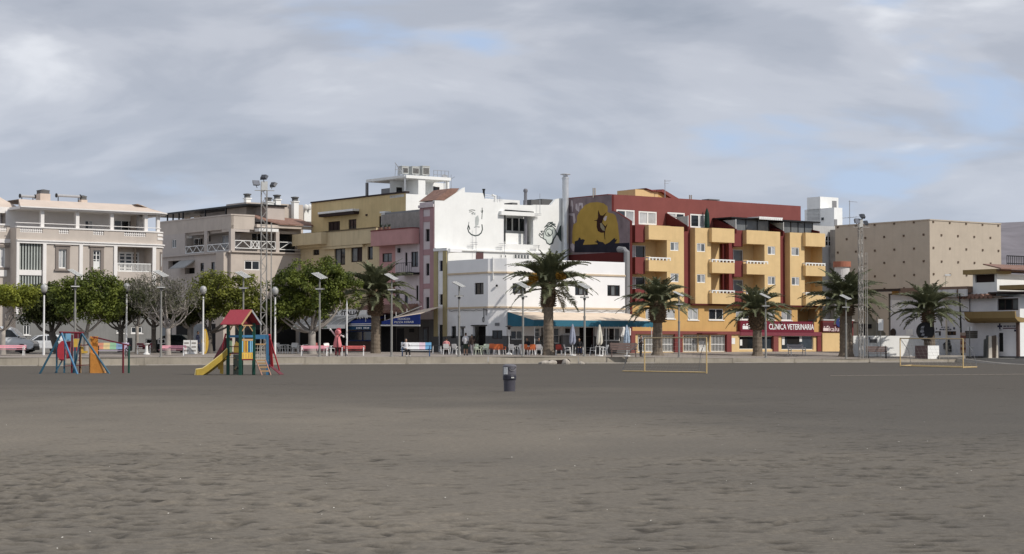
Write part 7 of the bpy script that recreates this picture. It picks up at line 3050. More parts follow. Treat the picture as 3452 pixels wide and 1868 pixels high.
# playground on the sand
CB=paint('play_blue',(58,128,172),k=.85,rough=.5,var=.15)
CDB=paint('play_teal_blue',(44,98,122),k=.85,rough=.5,var=.15)
CR=paint('play_red',(206,52,66),k=.85,rough=.5,var=.12)
CDR=paint('play_dark_red',(118,28,44),k=.85,rough=.5)
CY=paint('play_yellow',(236,190,40),k=.88,rough=.45,var=.12)
CO=paint('play_orange',(226,146,30),k=.85,rough=.5,var=.15)
CG=paint('play_green',(22,84,68),k=.8,rough=.5,var=.15)
CLB=paint('play_light_blue',(130,196,232),k=.9,rough=.5)
CRR=paint('play_roof_red',(204,64,78),k=.85,rough=.6,var=.08)
CSL=paint('slide_mustard_yellow',(196,164,36),k=.85,rough=.4,var=.12)
CWD=paint('pale_wood',(206,164,110),k=.8,rough=.7)
ROPE=paint('pale_rope',(210,202,186),k=.85,rough=.9)
def swing_frame():
 d=110.0
 c=at(15,1500,1262,d)
 z0=0.0
 T=thing('swing_frame','blue A-legged swing frame with dark red top bar','swing',(c.x,d+.6,z0),world=True)
 a1,a2=at(15,1312,395,d),at(15,1745,405,d+1.6)
 foot=[at(15,835,1265,d),at(15,1665,1275,d-.4),at(16,455,1255,d+1.2),at(15,1560,1190,d+2.6)]
 foot=[V((f.x,f.y,-.08))for f in foot]
 for a,f,m_ in((a1,foot[0],CDB),(a1,foot[1],CB),(a2,foot[2],CDB),(a2,foot[3],CDB)):
  mb=MB()
  mb.tube([a,f],.062,10)
  mb.build('leg',m_,T)
 mb=MB()
 mb.tube([a1+(a1-a2)*.08+V((0,0,.03)),a2+(a2-a1)*.08+V((0,0,.03))],.06,10)
 mb.build('top_bar',CDR,T)
 for t in(.35,.7):
  p=a1.lerp(a2,t)
  mb=MB()
  q=V((p.x,p.y,.55))
  dx=(a2-a1).normalized()*.2
  for s_ in(-1,1):
   mb.tube([p+dx*s_*1.1,q+dx*s_],.012,4)
  mb.build('chain',ALU,T)
  mb=MB()
  mb.box(q-dx+V((-.09,-.09,-.02)),dx*2,V((.15,.15,0)),V((0,0,.04)))
  mb.build('seat',BLACKF,T)
swing_frame()
def pbox(mb,zi,x0,y0,x1,y1,d0,th,mi=0):
 """panel measured on the photo, standing at distance d0 and th thick"""
 a,b=at(zi,x0,y1,d0),at(zi,x1,y0,d0)
 mb.aab(a.x,b.x,d0,d0+th,a.z,b.z,mi)
 return a,b
def climbing_frame():
 d=113.0
 c=at(15,1600,1130,d)
 T=thing('climbing_frame','climbing tower with rounded red panels, yellow panel and orange slide box','play equipment',(c.x,d,0),world=True)
 def rounded(zi,pts,dd,th,m_,nm):
  mb=MB()
  mb.prism([at(zi,x,y,dd)for x,y in pts],(0,th,0))
  mb.build(nm,m_,T)
 rounded('15' and 15,[(1265,960),(1228,900),(1222,760),(1250,640),(1310,575),(1365,560),(1365,980),(1300,990)],d,.06,CR,'red_panel')
 rounded(15,[(1400,580),(1560,570),(1660,700),(1640,780),(1520,790),(1500,940),(1420,950),(1400,860)],d+.5,.06,CR,'red_panel')
 mb=MB()
 pbox(mb,15,1368,395,1508,562,d+.3,.05)
 mb.build('light_blue_panel',CLB,T)
 mb=MB()
 a,b=pbox(mb,15,1572,520,1712,700,d-.3,.07)
 mb.build('yellow_panel',CY,T)
 mb=MB()
 a,b=pbox(mb,15,1580,400,1730,515,d+.2,.05)
 mb.build('dark_red_panel',CDR,T)
 for x,y0,y1,m_ in((1215,620,1100,CDB),(1380,390,1150,CDB),(1540,440,1150,CDR),(1605,620,1150,CDB),(1712,640,1140,CDR),(1722,620,1150,CWD),(1925,500,1160,CWD)):
  mb=MB()
  a,b=at(15,x,y0,d+.1),at(15,x,y1,d+.1)
  mb.aab(a.x-.045,a.x+.045,d+.06,d+.15,-.1,a.z)
  mb.build('post',m_,T)
 for(xa,ya,xb,yb)in((1250,960,1380,975),(1380,1100,1900,1080),(1610,975,1710,980),(1720,660,1925,650)):
  mb=MB()
  a,b=at(15,xa,ya,d),at(15,xb,yb,d)
  mb.bar(a,b,.05)
  mb.build('rail',CDR,T)
 mb=MB()
 a,b=at(15,1180,1120,d-.2),at(15,1340,960,d+.2)
 mb.bar(V((a.x,a.y,0)),b,.06)
 mb.build('brace',CDB,T)
 mb=MB()
 pbox(mb,16,15,470,190,800,d+.2,.07)
 mb.build('orange_panel',CO,T)
 for x0,x1,y0,y1 in((30,70,480,1150),(130,185,780,1170)):
  mb=MB()
  a,b=at(16,x0,y1,d+.1),at(16,x1,y0,d+.1)
  mb.aab(a.x,b.x,d+.1,d+.17,-.1,b.z)
  mb.build('orange_post',CO,T)
 mb=MB()
 a,b=at(16,60,800,d+.3),at(16,250,1165,d+.3)
 w=.5
 mb.prism([V((a.x,d-.1,a.z)),V((at(16,190,900,d).x,d-.1,at(16,190,900,d).z)),V((at(16,340,1180,d).x,d-.1,.02)),V((at(16,260,1180,d).x,d-.1,0)),V((a.x,d-.1,0))],(0,w,0))
 mb.build('orange_slide',CO,T)
 mb=MB()
 a,b=at(16,190,900,d-.12),at(16,345,1180,d-.12)
 mb.bar(a+V((0,0,.05)),V((b.x,b.y,.07)),.06)
 mb.build('slide_rim',CWD,T)
 mb=MB()
 pbox(mb,15,1740,780,1870,830,d+.1,.06)
 pbox(mb,15,1735,690,1780,780,d+.1,.06)
 mb.build('yellow_panel',CY,T)
 B=thing('climbing_beam','sloping dark red ladder beam on two dark posts','play equipment',(at(16,790,1170,d).x,d,0),world=True)
 mb=MB()
 p0,p1=at(16,70,480,d),at(16,850,665,d)
 for dy in(0,.5):
  mb.bar(p0+V((0,dy,0)),p1+V((0,dy,0)),.06)
 mb.build('beam',CDR,B)
 for i in range(8):
  q=p0.lerp(p1,(i+.5)/8)
  mb=MB()
  mb.bar(q,q+V((0,.5,0)),.035)
  mb.build('rung',CDR,B)
 for x,y,m_ in((732,640,CDR),(855,660,CG)):
  mb=MB()
  a=at(16,x,y,d+(.0 if x<800 else.3))
  mb.tube([V((a.x,a.y,-.1)),a],.06,8)
  mb.build('post',m_,B)
climbing_frame()
def playhouse():
 d=106.0
 cc=at(17,912,1305,d)
 z0=0.0
 T=thing('playhouse','red roofed play tower with green posts and yellow slide','playhouse',(cc.x,d,z0),world=True)
 P_=lambda x,y,dd=0.0:at(17,x,y,d+dd)
 k=.18648/FPX*d
 near=P_(912,1305)
 left=V((P_(690,1300,.72).x,d+.72,0))
 right=V((P_(1155,1300,.66).x,d+.66,0))
 far=left+right-V((near.x,near.y,0))
 near=V((near.x,near.y,0))
 far.z=0
 zp=P_(912,370).z
 for q,top in((near,zp),(left,zp+.0),(right,zp),(far,zp)):
  mb=MB()
  mb.aab(q.x-.085,q.x+.085,q.y-.085,q.y+.085,-.1,top)
  mb.build('post',CG,T)
 zf=P_(800,905).z
 mb=MB()
 u,v=left-near,right-near
 mb.box(near+V((0,0,zf-.08)),u,v,V((0,0,.08)))
 mb.build('platform',CDR,T)
 rid0,rid1=P_(1078,135,.1),None
 e_l=.28
 un,vn=u.normalized(),v.normalized()
 zE=P_(885,402).z
 zR=P_(1078,140,.33).z
 mb=MB()
 vlen=v.length
 A0=near-un*.35-vn*.22
 A1=near+u+un*.42-vn*.22
 M0=near-un*.35+v*.5
 M1=near+u+un*.42+v*.5
 B0=near-un*.35+v+vn*.22
 B1=near+u+un*.42+v+vn*.22
 z=lambda q,h:V((q.x,q.y,h))
 mb.prism([z(A0,zE),z(A1,zE),z(M1,zR),z(M0,zR)],(0,0,.045))
 rp=mb.build('roof_panel',CRR,T)
 mb=MB()
 mb.prism([z(B0,zE),z(B1,zE),z(M1,zR-.004),z(M0,zR-.004)],(0,0,.045))
 mb.build('roof_panel',CRR,T)
 for A,M_ in((A0,M0),(B0,M0)):
  mb=MB()
  mb.bar(z(A,zE+.0)-un*.02,z(M_,zR+.0)-un*.02,.04,.09)
  mb.build('barge_board',CWD if A is A0 else paint('grey_board',(160,160,164)),rp)
 mb=MB()
 g0=near+vn*.05
 mb.prism([z(g0+un*.1,zE+.05),z(near+v-vn*.05+un*.1,zE+.05),z(near+v*.5+un*.1,zR-.1)],-un*.02)
 mb.build('gable_panel',CDR,T)
 zb=P_(800,610).z
 for a,b,h,m_,w in((near,left,zb,CB,.13),(near,right,zb,CB,.13),(near,right,P_(1040,675).z,CWD,.11),(near,left,P_(800,795).z,CDR,.04)):
  mb=MB()
  mb.bar(z(a,h),z(b,h),.06,w)
  mb.build('rail',m_,T)
 for a,b in((near,right),(left,near)):
  mb=MB()
  dn=(b-a).normalized()
  mb.bar(z(a+dn*.1,zE-.35),z(a+dn*.35,zE-.05),.05)
  mb.bar(z(b-dn*.1,zE-.35),z(b-dn*.35,zE-.05),.05)
  mb.bar(z(a,zE-.03),z(b,zE-.03),.06)
  mb.build('brace',CWD,T)
 zlo,zhi=P_(1040,900).z,P_(1040,690).z
 n=7
 cols=[CLB,CY,CO,CY,CB,CLB,CLB]
 for i in range(n):
  t=(i+.5)/n
  q=near.lerp(right,.08+.84*t)
  mb=MB()
  mb.box(z(q-vn*.035,zlo)-un*.02,vn*.07,un*.025,V((0,0,zhi-zlo)))
  mb.build('picket',cols[i],T)
 za,zb2=P_(1040,1020).z,P_(1040,905).z
 mb=MB()
 mb.box(z(near+vn*.08,za)-un*.02,v-vn*.16,un*.03,V((0,0,zb2-za)))
 pn=mb.build('yellow_panel',CY,T)
 for i in range(4):
  mb=MB()
  q=near.lerp(right,.2+.2*i)
  mb.box(z(q-vn*.02,za+.05)-un*.035,vn*.04,un*.012,V((0,0,zb2-za-.1)))
  mb.build('slot',CWD,pn)
 mb=MB()
 mb.bar(z(near,za-.04)-un*.01,z(right,za-.04)-un*.01,.05,.08)
 mb.build('rail',CDR,T)
 mb=MB()
 q0,q1=left.lerp(near,.45),left.lerp(near,.95)
 mb.prism([z(q0,zf),z(q1,zf),z(q1,P_(850,760).z),z(q0.lerp(q1,.4),P_(800,700).z),z(q0,P_(780,790).z)],vn*.03)
 mb.build('yellow_panel',CY,T)
 mb=MB()
 q0,q1=left.lerp(near,.08),left.lerp(near,.3)
 mb.prism([z(q0,zf),z(q1,zf),z(q1,P_(740,690).z),z(q0,P_(700,690).z)],vn*.03)
 mb.build('pale_green_panel',paint('pale_green',(170,206,150)),T)
 mb=MB()
 q0,q1=left.lerp(near,.42),left.lerp(near,.96)
 mb.prism([z(q0,.02),z(q1,.02),z(q1,zf-.1),z(q0,zf-.1)],vn*.03)
 cw=mb.build('climbing_wall',paint('grey_green_board',(92,100,86),k=.8),T)
 rr=random.Random(4)
 for i in range(9):
  q=q0.lerp(q1,rr.uniform(.1,.9))
  mb=MB()
  mb.ball(z(q-vn*.03,rr.uniform(.2,zf-.25)),.05,.04,.035,8,5)
  mb.build('hold',CWD if i%2 else BLACKF,cw)
 top0,top1=left.lerp(near,.0),left.lerp(near,.42)
 s_top,s_bot=P_(672,905,.6),P_(120,1285,.1)
 zt=zf+.02
 prof=[(P_(672,900,.6),zt),(P_(560,980,.5),P_(560,1010,.5).z),(P_(330,1180,.3),P_(330,1190,.3).z),(P_(230,1240,.2),P_(230,1258,.2).z),(P_(110,1275,.1),.10)]
 wv=V((.12,.62,0))
 mb=MB()
 for(a,za_),(b,zb_)in zip(prof,prof[1:]):
  a_,b_=z(a,za_),z(b,zb_)
  mb.prism([a_,b_,b_+wv,a_+wv],V((0,0,-.05)))
 ch=mb.build('slide_chute',CSL,T)
 for o in(V((0,0,0)),wv):
  mb=MB()
  for(a,za_),(b,zb_)in zip(prof,prof[1:]):
   a_,b_=z(a,za_)+o,z(b,zb_)+o
   mb.prism([a_+V((0,0,-.16)),b_+V((0,0,-.16)),b_+V((0,0,.2)),a_+V((0,0,.2))],V((.03,-.045,0))if o.length<.1 else V((.01,.045,0)))
  mb.build('slide_side',CSL,ch)
  mb=MB()
  mb.tube([z(a,za_+.21)+o for a,za_ in prof]+[V((prof[-1][0].x-.05,prof[-1][0].y,0))+o],.032,6)
  mb.build('slide_rim',paint('slide_pale_rim',(226,204,130),k=.9),ch)
 mb=MB()
 a,b=P_(635,640,1.4),P_(425,1020,2.6)
 mb.prism([a,b,V((b.x,b.y,b.z-.3)),V((a.x,a.y,a.z-.5))],(.35,.4,0))
 mb.build('red_slide',CDR,T)
 mb=MB()
 mb.tube([P_(650,560,1.0),P_(600,760,1.0),P_(590,860,1.0)],.05,6)
 mb.build('slide_rim',CR,T)
 for x,y0,y1 in((525,1060,1190),(560,1010,1270),(590,1030,1275)):
  mb=MB()
  a,b=P_(x,y0,.9),P_(x,y1,.9)
  mb.aab(a.x-.05,a.x+.05,a.y,a.y+.05,max(0,b.z)-.05,a.z)
  mb.build('yellow_leg',CY,T)
 rp0=V((P_(1400,1300,.75).x,d+.75,0))
 rp1=V((rp0.x-.02,rp0.y+.8,0))
 zt2=P_(1400,580,.75).z
 for q in(rp0,rp1):
  mb=MB()
  mb.aab(q.x-.06,q.x+.06,q.y-.06,q.y+.06,-.1,zt2)
  mb.build('blue_post',CB,T)
 mb=MB()
 zz=P_(1290,620,.7).z
 mb.bar(z(right,zz),z(rp0,zz),.06,.24)
 mb.build('blue_beam',CB,T)
 mb=MB()
 zz=P_(1290,755,.7).z
 mb.bar(z(right,zz),z(rp0,zz),.05,.08)
 mb.build('rail',CWD,T)
 mb=MB()
 zlo2,zhi2=P_(1290,1030,.7).z,P_(1290,760,.7).z
 for i in range(6):
  q=right.lerp(rp0,(i+.5)/6)
  mb.tube([z(q,zlo2),z(q,zhi2)],.012,4)
 for j in range(4):
  h=zlo2+(zhi2-zlo2)*j/4
  mb.tube([z(right,h),z(rp0,h)],.012,4)
 mb.build('rope_net',ROPE,T)
 mb=MB()
 mb.box(z(right+V((.05,0,0)),zlo2-.08),rp0-right-V((.05,0,0)),V((0,.7,0)),V((0,0,.07)))
 mb.build('platform',CWD,T)
 lad=MB()
 lt=[P_(1195,1040,.6),P_(1365,1040,.6)]
 lo=[P_(1305,1312,.0),P_(1465,1318,.0)]
 for a,b in zip(lt,lo):
  lad.bar(a,V((b.x,b.y,-.03)),.05)
 ld=lad.build('ladder',paint('pinkish_wood',(190,140,120),k=.8),T)
 for i in range(3):
  t=.22+.26*i
  mb=MB()
  mb.bar(lt[0].lerp(V((lo[0].x,lo[0].y,0)),t),lt[1].lerp(V((lo[1].x,lo[1].y,0)),t),.035,.09)
  mb.build('rung',CWD,ld)
 mb=MB()
 a,b,c,e=P_(1420,1120,.9),P_(1630,1305,1.2),P_(1430,1305,1.0),P_(1425,1130,1.7)
 mb.prism([a,V((b.x,b.y,.02)),V((b.x+.1,b.y+.9,.02)),V((a.x,a.y+.9,a.z))],(0,0,-.05))
 mb.build('dark_ramp',CDR,T)
 for(xa,ya,da,xb,yb,db,m_,w)in((1440,580,.8,1490,1130,1.6,CR,.13),(1450,650,.8,1620,1190,2.0,CR,.06),(1430,600,.75,1450,1100,1.9,CDR,.06)):
  mb=MB()
  a,b=P_(xa,ya,da),P_(xb,yb,db)
  mb.bar(a,V((b.x,b.y,max(-.02,b.z-.1))),w)
  mb.build('red_strut',m_,T)
playhouse()
# goals, bin, line
GY=paint('goal_yellow',(224,190,122),k=.9,rough=.5,var=.12)
def goal(label,pl,pr,bl,br_,H,m_=GY):
 mid=(V(pl)+V(pr))/2
 T=thing('beach_goal',label,'goal',(mid.x,mid.y,sand_z(mid.x,mid.y)),group='beach football goals',world=True)
 q=[V((p[0],p[1],sand_z(p[0],p[1])))for p in(pl,pr,bl,br_)]
 up=V((0,0,H))
 r_=.04
 for a in q[:2]:
  mb=MB()
  mb.tube([a-V((0,0,.05)),a+up],r_,8)
  mb.build('post',m_,T)
 mb=MB()
 mb.tube([q[0]+up,q[1]+up],r_,8)
 mb.build('crossbar',paint('goal_faded_yellow',(196,170,122),k=.85),T)
 for a,b in((q[0],q[1]),(q[0],q[2]),(q[1],q[3]),(q[2],q[3])):
  mb=MB()
  mb.tube([a+V((0,0,.05)),b+V((0,0,.05))],.032,8)
  mb.build('ground_bar',m_,T)
 for a,b in((q[0],q[2]),(q[1],q[3])):
  mb=MB()
  mb.tube([b+V((0,0,.05)),b.lerp(a,.25)+up*.55,a+up],.02,6)
  mb.build('stay',ALU,T)
 mb=MB()
 n=14
 for i in range(n+1):
  t=i/n
  a,b,c=q[0].lerp(q[1],t)+up,q[2].lerp(q[3],t)+V((0,0,.06)),None
  mb.tube([a,a.lerp(b,.5)+V((0,0,-.1)),b],.0045,3,cap=False)
 for j in range(1,9):
  t=j/9
  a=(q[0]+up).lerp(q[2],t)
  b=(q[1]+up).lerp(q[3],t)
  mb.tube([a+V((0,0,-.1*math.sin(t*3.14))),b+V((0,0,-.1*math.sin(t*3.14)))],.0045,3,cap=False)
 o=mb.build('net',paint('net_grey',(170,168,160),k=.8),T)
 o['kind']='stuff'
goal('beach goal with yellow posts before the stout palm',(8.05,117.0),(11.33,112.2),(6.8,118.6),(11.05,114.0),2.08)
goal('beach goal before the white planter and dark gatepost',(27.4,136.0),(30.55,130.5),(28.6,138.0),(31.75,131.6),1.98)
def litter_bin():
 d=67.8
 p=at(19,575,1185,d)
 T=thing('litter_bin','dark blue grey litter bin with hooded top on the sand','bin',(p.x,d,0),0)
 BD=paint('bin_dark_blue',(62,62,74),k=.8,rough=.35,var=.15)
 BG=paint('bin_grey',(112,110,118),k=.75,rough=.4,var=.15)
 mb=MB()
 mb.lathe([(.195,-.05),(.198,.02),(.212,.40),(.215,.44)],28)
 mb.build('body',paint('bin_slate',(84,82,92),k=.8,rough=.42,var=.12),T,origin=(0,0,0),smooth=False)
 mb=MB()
 mb.lathe([(.222,.40),(.236,.42),(.238,.55),(.226,.57)],28)
 co=mb.build('collar',BD,T,origin=(0,0,0))
 mb=MB()
 mb.box((.06,-.262,.465),(.10,.03,0),(0,.03,0),(0,0,.045))
 mb.build('latch',paint('pale_latch',(196,196,190)),co,origin=(0,0,0))
 mb=MB()
 mb.lathe([(.226,.571),(.236,.60),(.238,.82),(.232,.86)],28)
 mb.lathe([(.245,.86),(.245,.885),(.21,.925),(.14,.95),(.02,.958)],28)
 hood=mb.build('hood',BG,T,origin=(0,0,0),smooth=False)
 mb=MB()
 pts=[]
 for k in range(13):
  a=math.pi+math.pi*k/12
  u,zz=.10+math.cos(a)*.105,.862+math.sin(a)*.125
  pts.append((u,zz))
 rad=.242
 mb.prism([V((u,-math.sqrt(max(.001,rad*rad-u*u)),zz))for u,zz in pts],(0,.01,0))
 mb.build('mouth',DARKIN,hood,origin=(0,0,0))
 mb=MB()
 pts=[V((.10+math.cos(math.pi+math.pi*k/12)*.12,-math.sqrt(max(.001,.247**2-(.10+math.cos(math.pi+math.pi*k/12)*.12)**2)),.862+math.sin(math.pi+math.pi*k/12)*.14))for k in range(13)]
 mb.tube(pts,.014,6)
 mb.build('mouth_rim',BG,hood,origin=(0,0,0))
 mb=MB()
 n=5
 for i in range(n):
  u0,u1=-.205+.14*i/n,-.205+.14*(i+1)/n
  r2=.2415
  y0,y1=-math.sqrt(r2*r2-u0*u0),-math.sqrt(r2*r2-u1*u1)
  mb.quad(V((u0,y0,.60)),V((u1,y1,.60)),V((u1,y1,.855)),V((u0,y0,.855)))
 nt=mb.build('notice',WHITEF,hood,origin=(0,0,0))
 mb=MB()
 for i in range(7):
  zz=.82-i*.027
  w=[.05,.09,.08,.09,.07,.09,.06][i]
  u0,u1=-.185,-.185+w
  r2=.2435
  mb.quad(V((u0,-math.sqrt(r2*r2-u0*u0),zz)),V((u1,-math.sqrt(r2*r2-u1*u1),zz)),V((u1,-math.sqrt(r2*r2-u1*u1),zz+.010)),V((u0,-math.sqrt(r2*r2-u0*u0),zz+.010)))
 mb.build('illegible_print',DARKF,nt,origin=(0,0,0))
litter_bin()
def court_line():
 y0=105
 pts=[at_z(0,x,y,.03)for x,y in((2795,1268.5),(2960,1267),(3120,1266),(3300,1264.5),(3460,1263))]
 mb=MB()
 for a,b in zip(pts,pts[1:]):
  for s_ in range(6):
   p,q=a.lerp(b,s_/6+.01),a.lerp(b,(s_+1)/6)
   mb.bar(V((p.x,p.y,.06)),V((q.x,q.y,.06)),.08,.03)
 o=mb.build('court_rope',paint('dusty_white_rope',(140,132,122),k=.8,rough=.9),None,origin=(pts[0].x,pts[0].y,0))
 tag(o,'thin white court marking rope lying across the sand','rope')
court_line()
def drain():
 p=at(21,765,875,147.5)
 T=thing('storm_drain','broken dark drain opening at the foot of the sea wall','drain',(p.x,149.3,.15))
 mb=MB()
 mb.prism([(-.95,-.5,-.2),(-.9,-.5,.22),(-.7,-.5,.34),(.2,-.5,.36),(.75,-.5,.46),(.9,-.5,.30),(.95,-.5,-.2)],(0,.9,0))
 mb.build('dark_opening',mat('wet_dark_rock',(.035,.022,.018),rough=.9,var=.5,scale=5,bump=.8,bscale=12),T,origin=(0,0,0))
 for i,(x,zi,w,h,lb)in enumerate([(480,21,.55,.22,'flat pale boulder left of the dark drain opening'),(620,21,.36,.25,'pinkish boulder touching the dark drain opening'),(905,21,.34,.30,'small upright pale boulder right of the drain'),(1215,21,.3,.15,'lone pale stone at the wall foot near the lamp')]):
  q=at(zi,x,870,147.2)
  mb=MB()
  mb.ball((0,0,h*.3),w,w*.7,h,12,8)
  rr=random.Random(i)
  off=rr.uniform(0,9)
  mb.v=[tuple(V(v)*(1+.28*noise.noise(V(v)*3+V((off,0,0)))))for v in mb.v]
  o=mb.build('boulder',mat('pale_boulder',(.40,.36,.31),rough=.9,var=.25,scale=3,bump=.6,bscale=10),None,origin=(0,0,0))
  o.location=(q.x,147.2,sand_z(q.x,147.2))
  tag(o,lb,'boulder','pale boulders at the foot of the wall')
drain()
# street furniture
def spot(zi,x,dep,zoff=0.0):
 X=X_at(px(zi,x,0)[0],dep)
 return V((X,dep,prom_z(X,dep)+zoff))
def bench(name,label,loc,rotz,L,slat,legm,back_slats=3,group=None,kind='slat',cols=None,h=.85):
 T=thing(name,label,'bench',loc,rotz,group)
 mb=MB()
 n=4
 for i in range(n):
  mb=MB()
  mb.aab(-L/2,L/2,-.24+.12*i,-.24+.12*i+.10,.43,.465)
  mb.build('seat_slat',slat,T,origin=(0,0,0))
 for i in range(back_slats):
  z=.55+i*(h-.55)/back_slats
  hh=(h-.55)/back_slats*.86
  y=.26+.05*i
  if cols:
   k=len(cols)
   for j,c in enumerate(cols):
    mb=MB()
    x0,x1=-L/2+L*j/k,-L/2+L*(j+1)/k
    mb.prism([(x0,y,z),(x1,y,z),(x1,y+.04,z+hh),(x0,y+.04,z+hh)],(0,.03,0))
    mb.build('back_panel',c,T,origin=(0,0,0))
  else:
   mb=MB()
   mb.prism([(-L/2,y,z),(L/2,y,z),(L/2,y+.04,z+hh),(-L/2,y+.04,z+hh)],(0,.03,0))
   mb.build('back_slat',slat,T,origin=(0,0,0))
 for s_ in(-1,1):
  x=s_*(L/2-.12)
  mb=MB()
  mb.bar((x,-.27,0),(x,-.2,.43),.06)
  mb.bar((x,.30,0),(x,.22,.45),.06)
  mb.bar((x,.22,.43),(x,.42,h),.06)
  mb.bar((x,-.27,.41),(x,.27,.41),.06)
  mb.bar((x,-.24,.64),(x,.30,.64),.055)
  mb.bar((x,-.24,.42),(x,-.24,.66),.05)
  mb.build('side_frame',legm,T,origin=(0,0,0))
 return T
PINKB=paint('bench_pink',(236,160,172),k=.9,rough=.6,var=.1)
REDB=paint('bench_faded_red',(206,92,88),k=.85,rough=.6,var=.2)
WOODB=paint('bench_brown_wood',(126,104,96),k=.8,rough=.75,var=.15)
GB='painted promenade benches'
bench('park_bench','pink bench with white legs under the flat yellow green tree',spot(15,190,144.2),R(2),2.5,PINKB,WHITEF,2,GB,h=.80)
bench('park_bench','pink bench with white legs beside the leafless grey tree',spot(4,150,146.5),R(2),2.0,PINKB,WHITEF,2,GB,h=.80)
bench('park_bench','pink bench with white legs before the largest dense tree',spot(22,800,149.5),R(-2),2.2,PINKB,WHITEF,2,GB,h=.80)
bench('park_bench','faded red bench with white flower spots beside the tall palm',spot(22,1660,150.0),R(1),1.9,REDB,WHITEF,2,GB,h=.80)
rb=[paint('rainbow_orange',(232,150,110),k=.9),paint('rainbow_yellow',(236,210,140),k=.9),paint('rainbow_green',(150,206,156),k=.9),paint('rainbow_blue',(130,170,206),k=.9),paint('rainbow_lilac',(206,186,214),k=.9)]
bench('park_bench','rainbow painted bench behind the sloping climbing beam',spot(16,500,142.0),R(0),2.35,rb[4],BLACKF,2,GB,cols=rb,h=1.06)
bl=[paint('bench_white',(240,240,240),k=.95)]*3+[paint('bench_pale_pink',(236,206,220),k=.95),paint('bench_sky_blue',(110,180,226),k=.9)]
bench('park_bench','white pink and blue bench with a seated person',spot(6,1365,149.0),R(0),2.35,bl[0],paint('bench_leg_blue',(42,84,130),k=.9),2,GB,cols=bl,h=1.12)
bench('park_bench','brown slatted double bench left of the stout palm',spot(21,2100,153.0),R(0),2.15,WOODB,WOODB,3,GB,h=1.15)
bench('park_bench','brown bench with solid tall back before the white garden wall',spot(14,570,163.5),R(-4),1.75,WOODB,BLACKF,3,GB,h=1.05)
bench('park_bench','white rail bench before the right shop window',spot(12,1185,170.0),R(20),1.65,paint('bench_grey',(186,180,184),k=.85),WHITEF,2,GB,h=.95)
bench('park_bench','dark red picnic bench between the rear tree trunks',spot(16,1180,151.0),R(5),1.2,CDR,WHITEF,2,GB,h=.9)
WPL=paint('white_plastic',(238,238,236),k=.95,rough=.45)
GPL=paint('pale_green_plastic',(214,224,200),k=.92,rough=.45)
OPL=paint('orange_plastic',(240,118,48),k=.9,rough=.45)
RPL=paint('red_plastic',(176,62,52),k=.85,rough=.45)
BPL=paint('dark_plastic',(60,62,66),k=.8,rough=.5)
def chair_proto(m_):
 T=thing('plastic_chair','chair','chair',(0,0,0),group='cafe chairs')
 mb=MB()
 mb.aab(-.23,.23,-.24,.22,.42,.455)
 mb.build('seat',m_,T,origin=(0,0,0))
 mb=MB()
 mb.prism([(-.22,.2,.5),(.22,.2,.5),(.235,.30,.84),(.15,.31,.88),(-.15,.31,.88),(-.235,.30,.84)],(0,.035,0))
 mb.build('backrest',m_,T,origin=(0,0,0))
 for sx in(-1,1):
  for sy in(-1,1):
   mb=MB()
   mb.bar((sx*.24,sy*.25,0),(sx*.2,sy*.2,.42),.042)
   mb.build('leg',WPL if m_ in(OPL,RPL)else m_,T,origin=(0,0,0))
  mb=MB()
  mb.bar((sx*.24,-.2,.64),(sx*.24,.24,.66),.045,.03)
  mb.bar((sx*.23,-.19,.45),(sx*.24,-.19,.64),.035)
  mb.build('armrest',m_,T,origin=(0,0,0))
 return T
PROTO={}
def chair(m_,label,loc,rot):
 if m_.name not in PROTO:
  t=PROTO[m_.name]=chair_proto(m_)
  t.location,t.rotation_euler=loc,(0,0,rot)
  t['label']=label
  return t
 return dup(PROTO[m_.name],loc,rot,label)
TP={}
def table(m_,label,loc,rot=0.0):
 if m_.name not in TP:
  t=TP[m_.name]=thing('cafe_table',label,'table',loc,rot,'cafe tables')
  mb=MB()
  mb.aab(-.38,.38,-.38,.38,.70,.73)
  mb.build('table_top',m_,t,origin=(0,0,0))
  for sx in(-1,1):
   for sy in(-1,1):
    mb=MB()
    mb.bar((sx*.34,sy*.34,0),(sx*.31,sy*.31,.70),.045)
    mb.build('leg',WPL,t,origin=(0,0,0))
  return t
 return dup(TP[m_.name],loc,rot,label)
rc=random.Random(8)
table(WPL,'white cafe table left of the pink bench before the dark bar',spot(22,120,158),.2)
for i,(x,d,r_,lb)in enumerate([(60,157.2,1.2,'white chair furthest left before the grey shutter'),(235,157.6,-1.1,'white chair just right of the left bar table'),(370,157.3,.3,'white chair midway between bar table and pink bench'),(440,158.2,2.6,'white chair turned to the bar behind the pink bench end'),(1100,157.4,.5,'white chair between the pink bench and pink figure'),(1210,157.9,-1.3,'white chair directly behind the pink figure')]):
 chair(WPL,lb,spot(22,x,d),r_)
table(WPL,'white cafe table in the dark bar opening behind pink bench',spot(22,640,159.5),.1)
chair(RPL,'dark red chair in the bar opening left of the solar lamp',spot(22,830,159.0),.4)
chair(RPL,'dark red chair in the bar opening right of the solar lamp',spot(22,1010,159.2),-.6)
table(GPL,'pale green table before the black garage opening',spot(20,1270,157.5),0)
table(OPL,'orange table below the corner window',spot(20,1600,158.2),0)
chair(GPL,'pale green chair left of the pale green table',spot(20,1200,156.9),.4)
chair(GPL,'pale green chair between the green and orange tables',spot(20,1420,157.0),-.3)
chair(OPL,'orange chair with back to the viewer below the corner window',spot(20,1715,156.6),3.3)
chair(OPL,'outermost orange chair right of the orange table',spot(20,1870,157.3),2.7)
chair(OPL,'orange chair on the far side of the orange table',spot(20,1600,159.2),.1)
chair(WPL,'white chair facing away right of the garden heater',spot(20,2140,156.6),2.9)
table(WPL,'white table under the awning corner left of the solar lamp',spot(20,2270,157.5),.1)
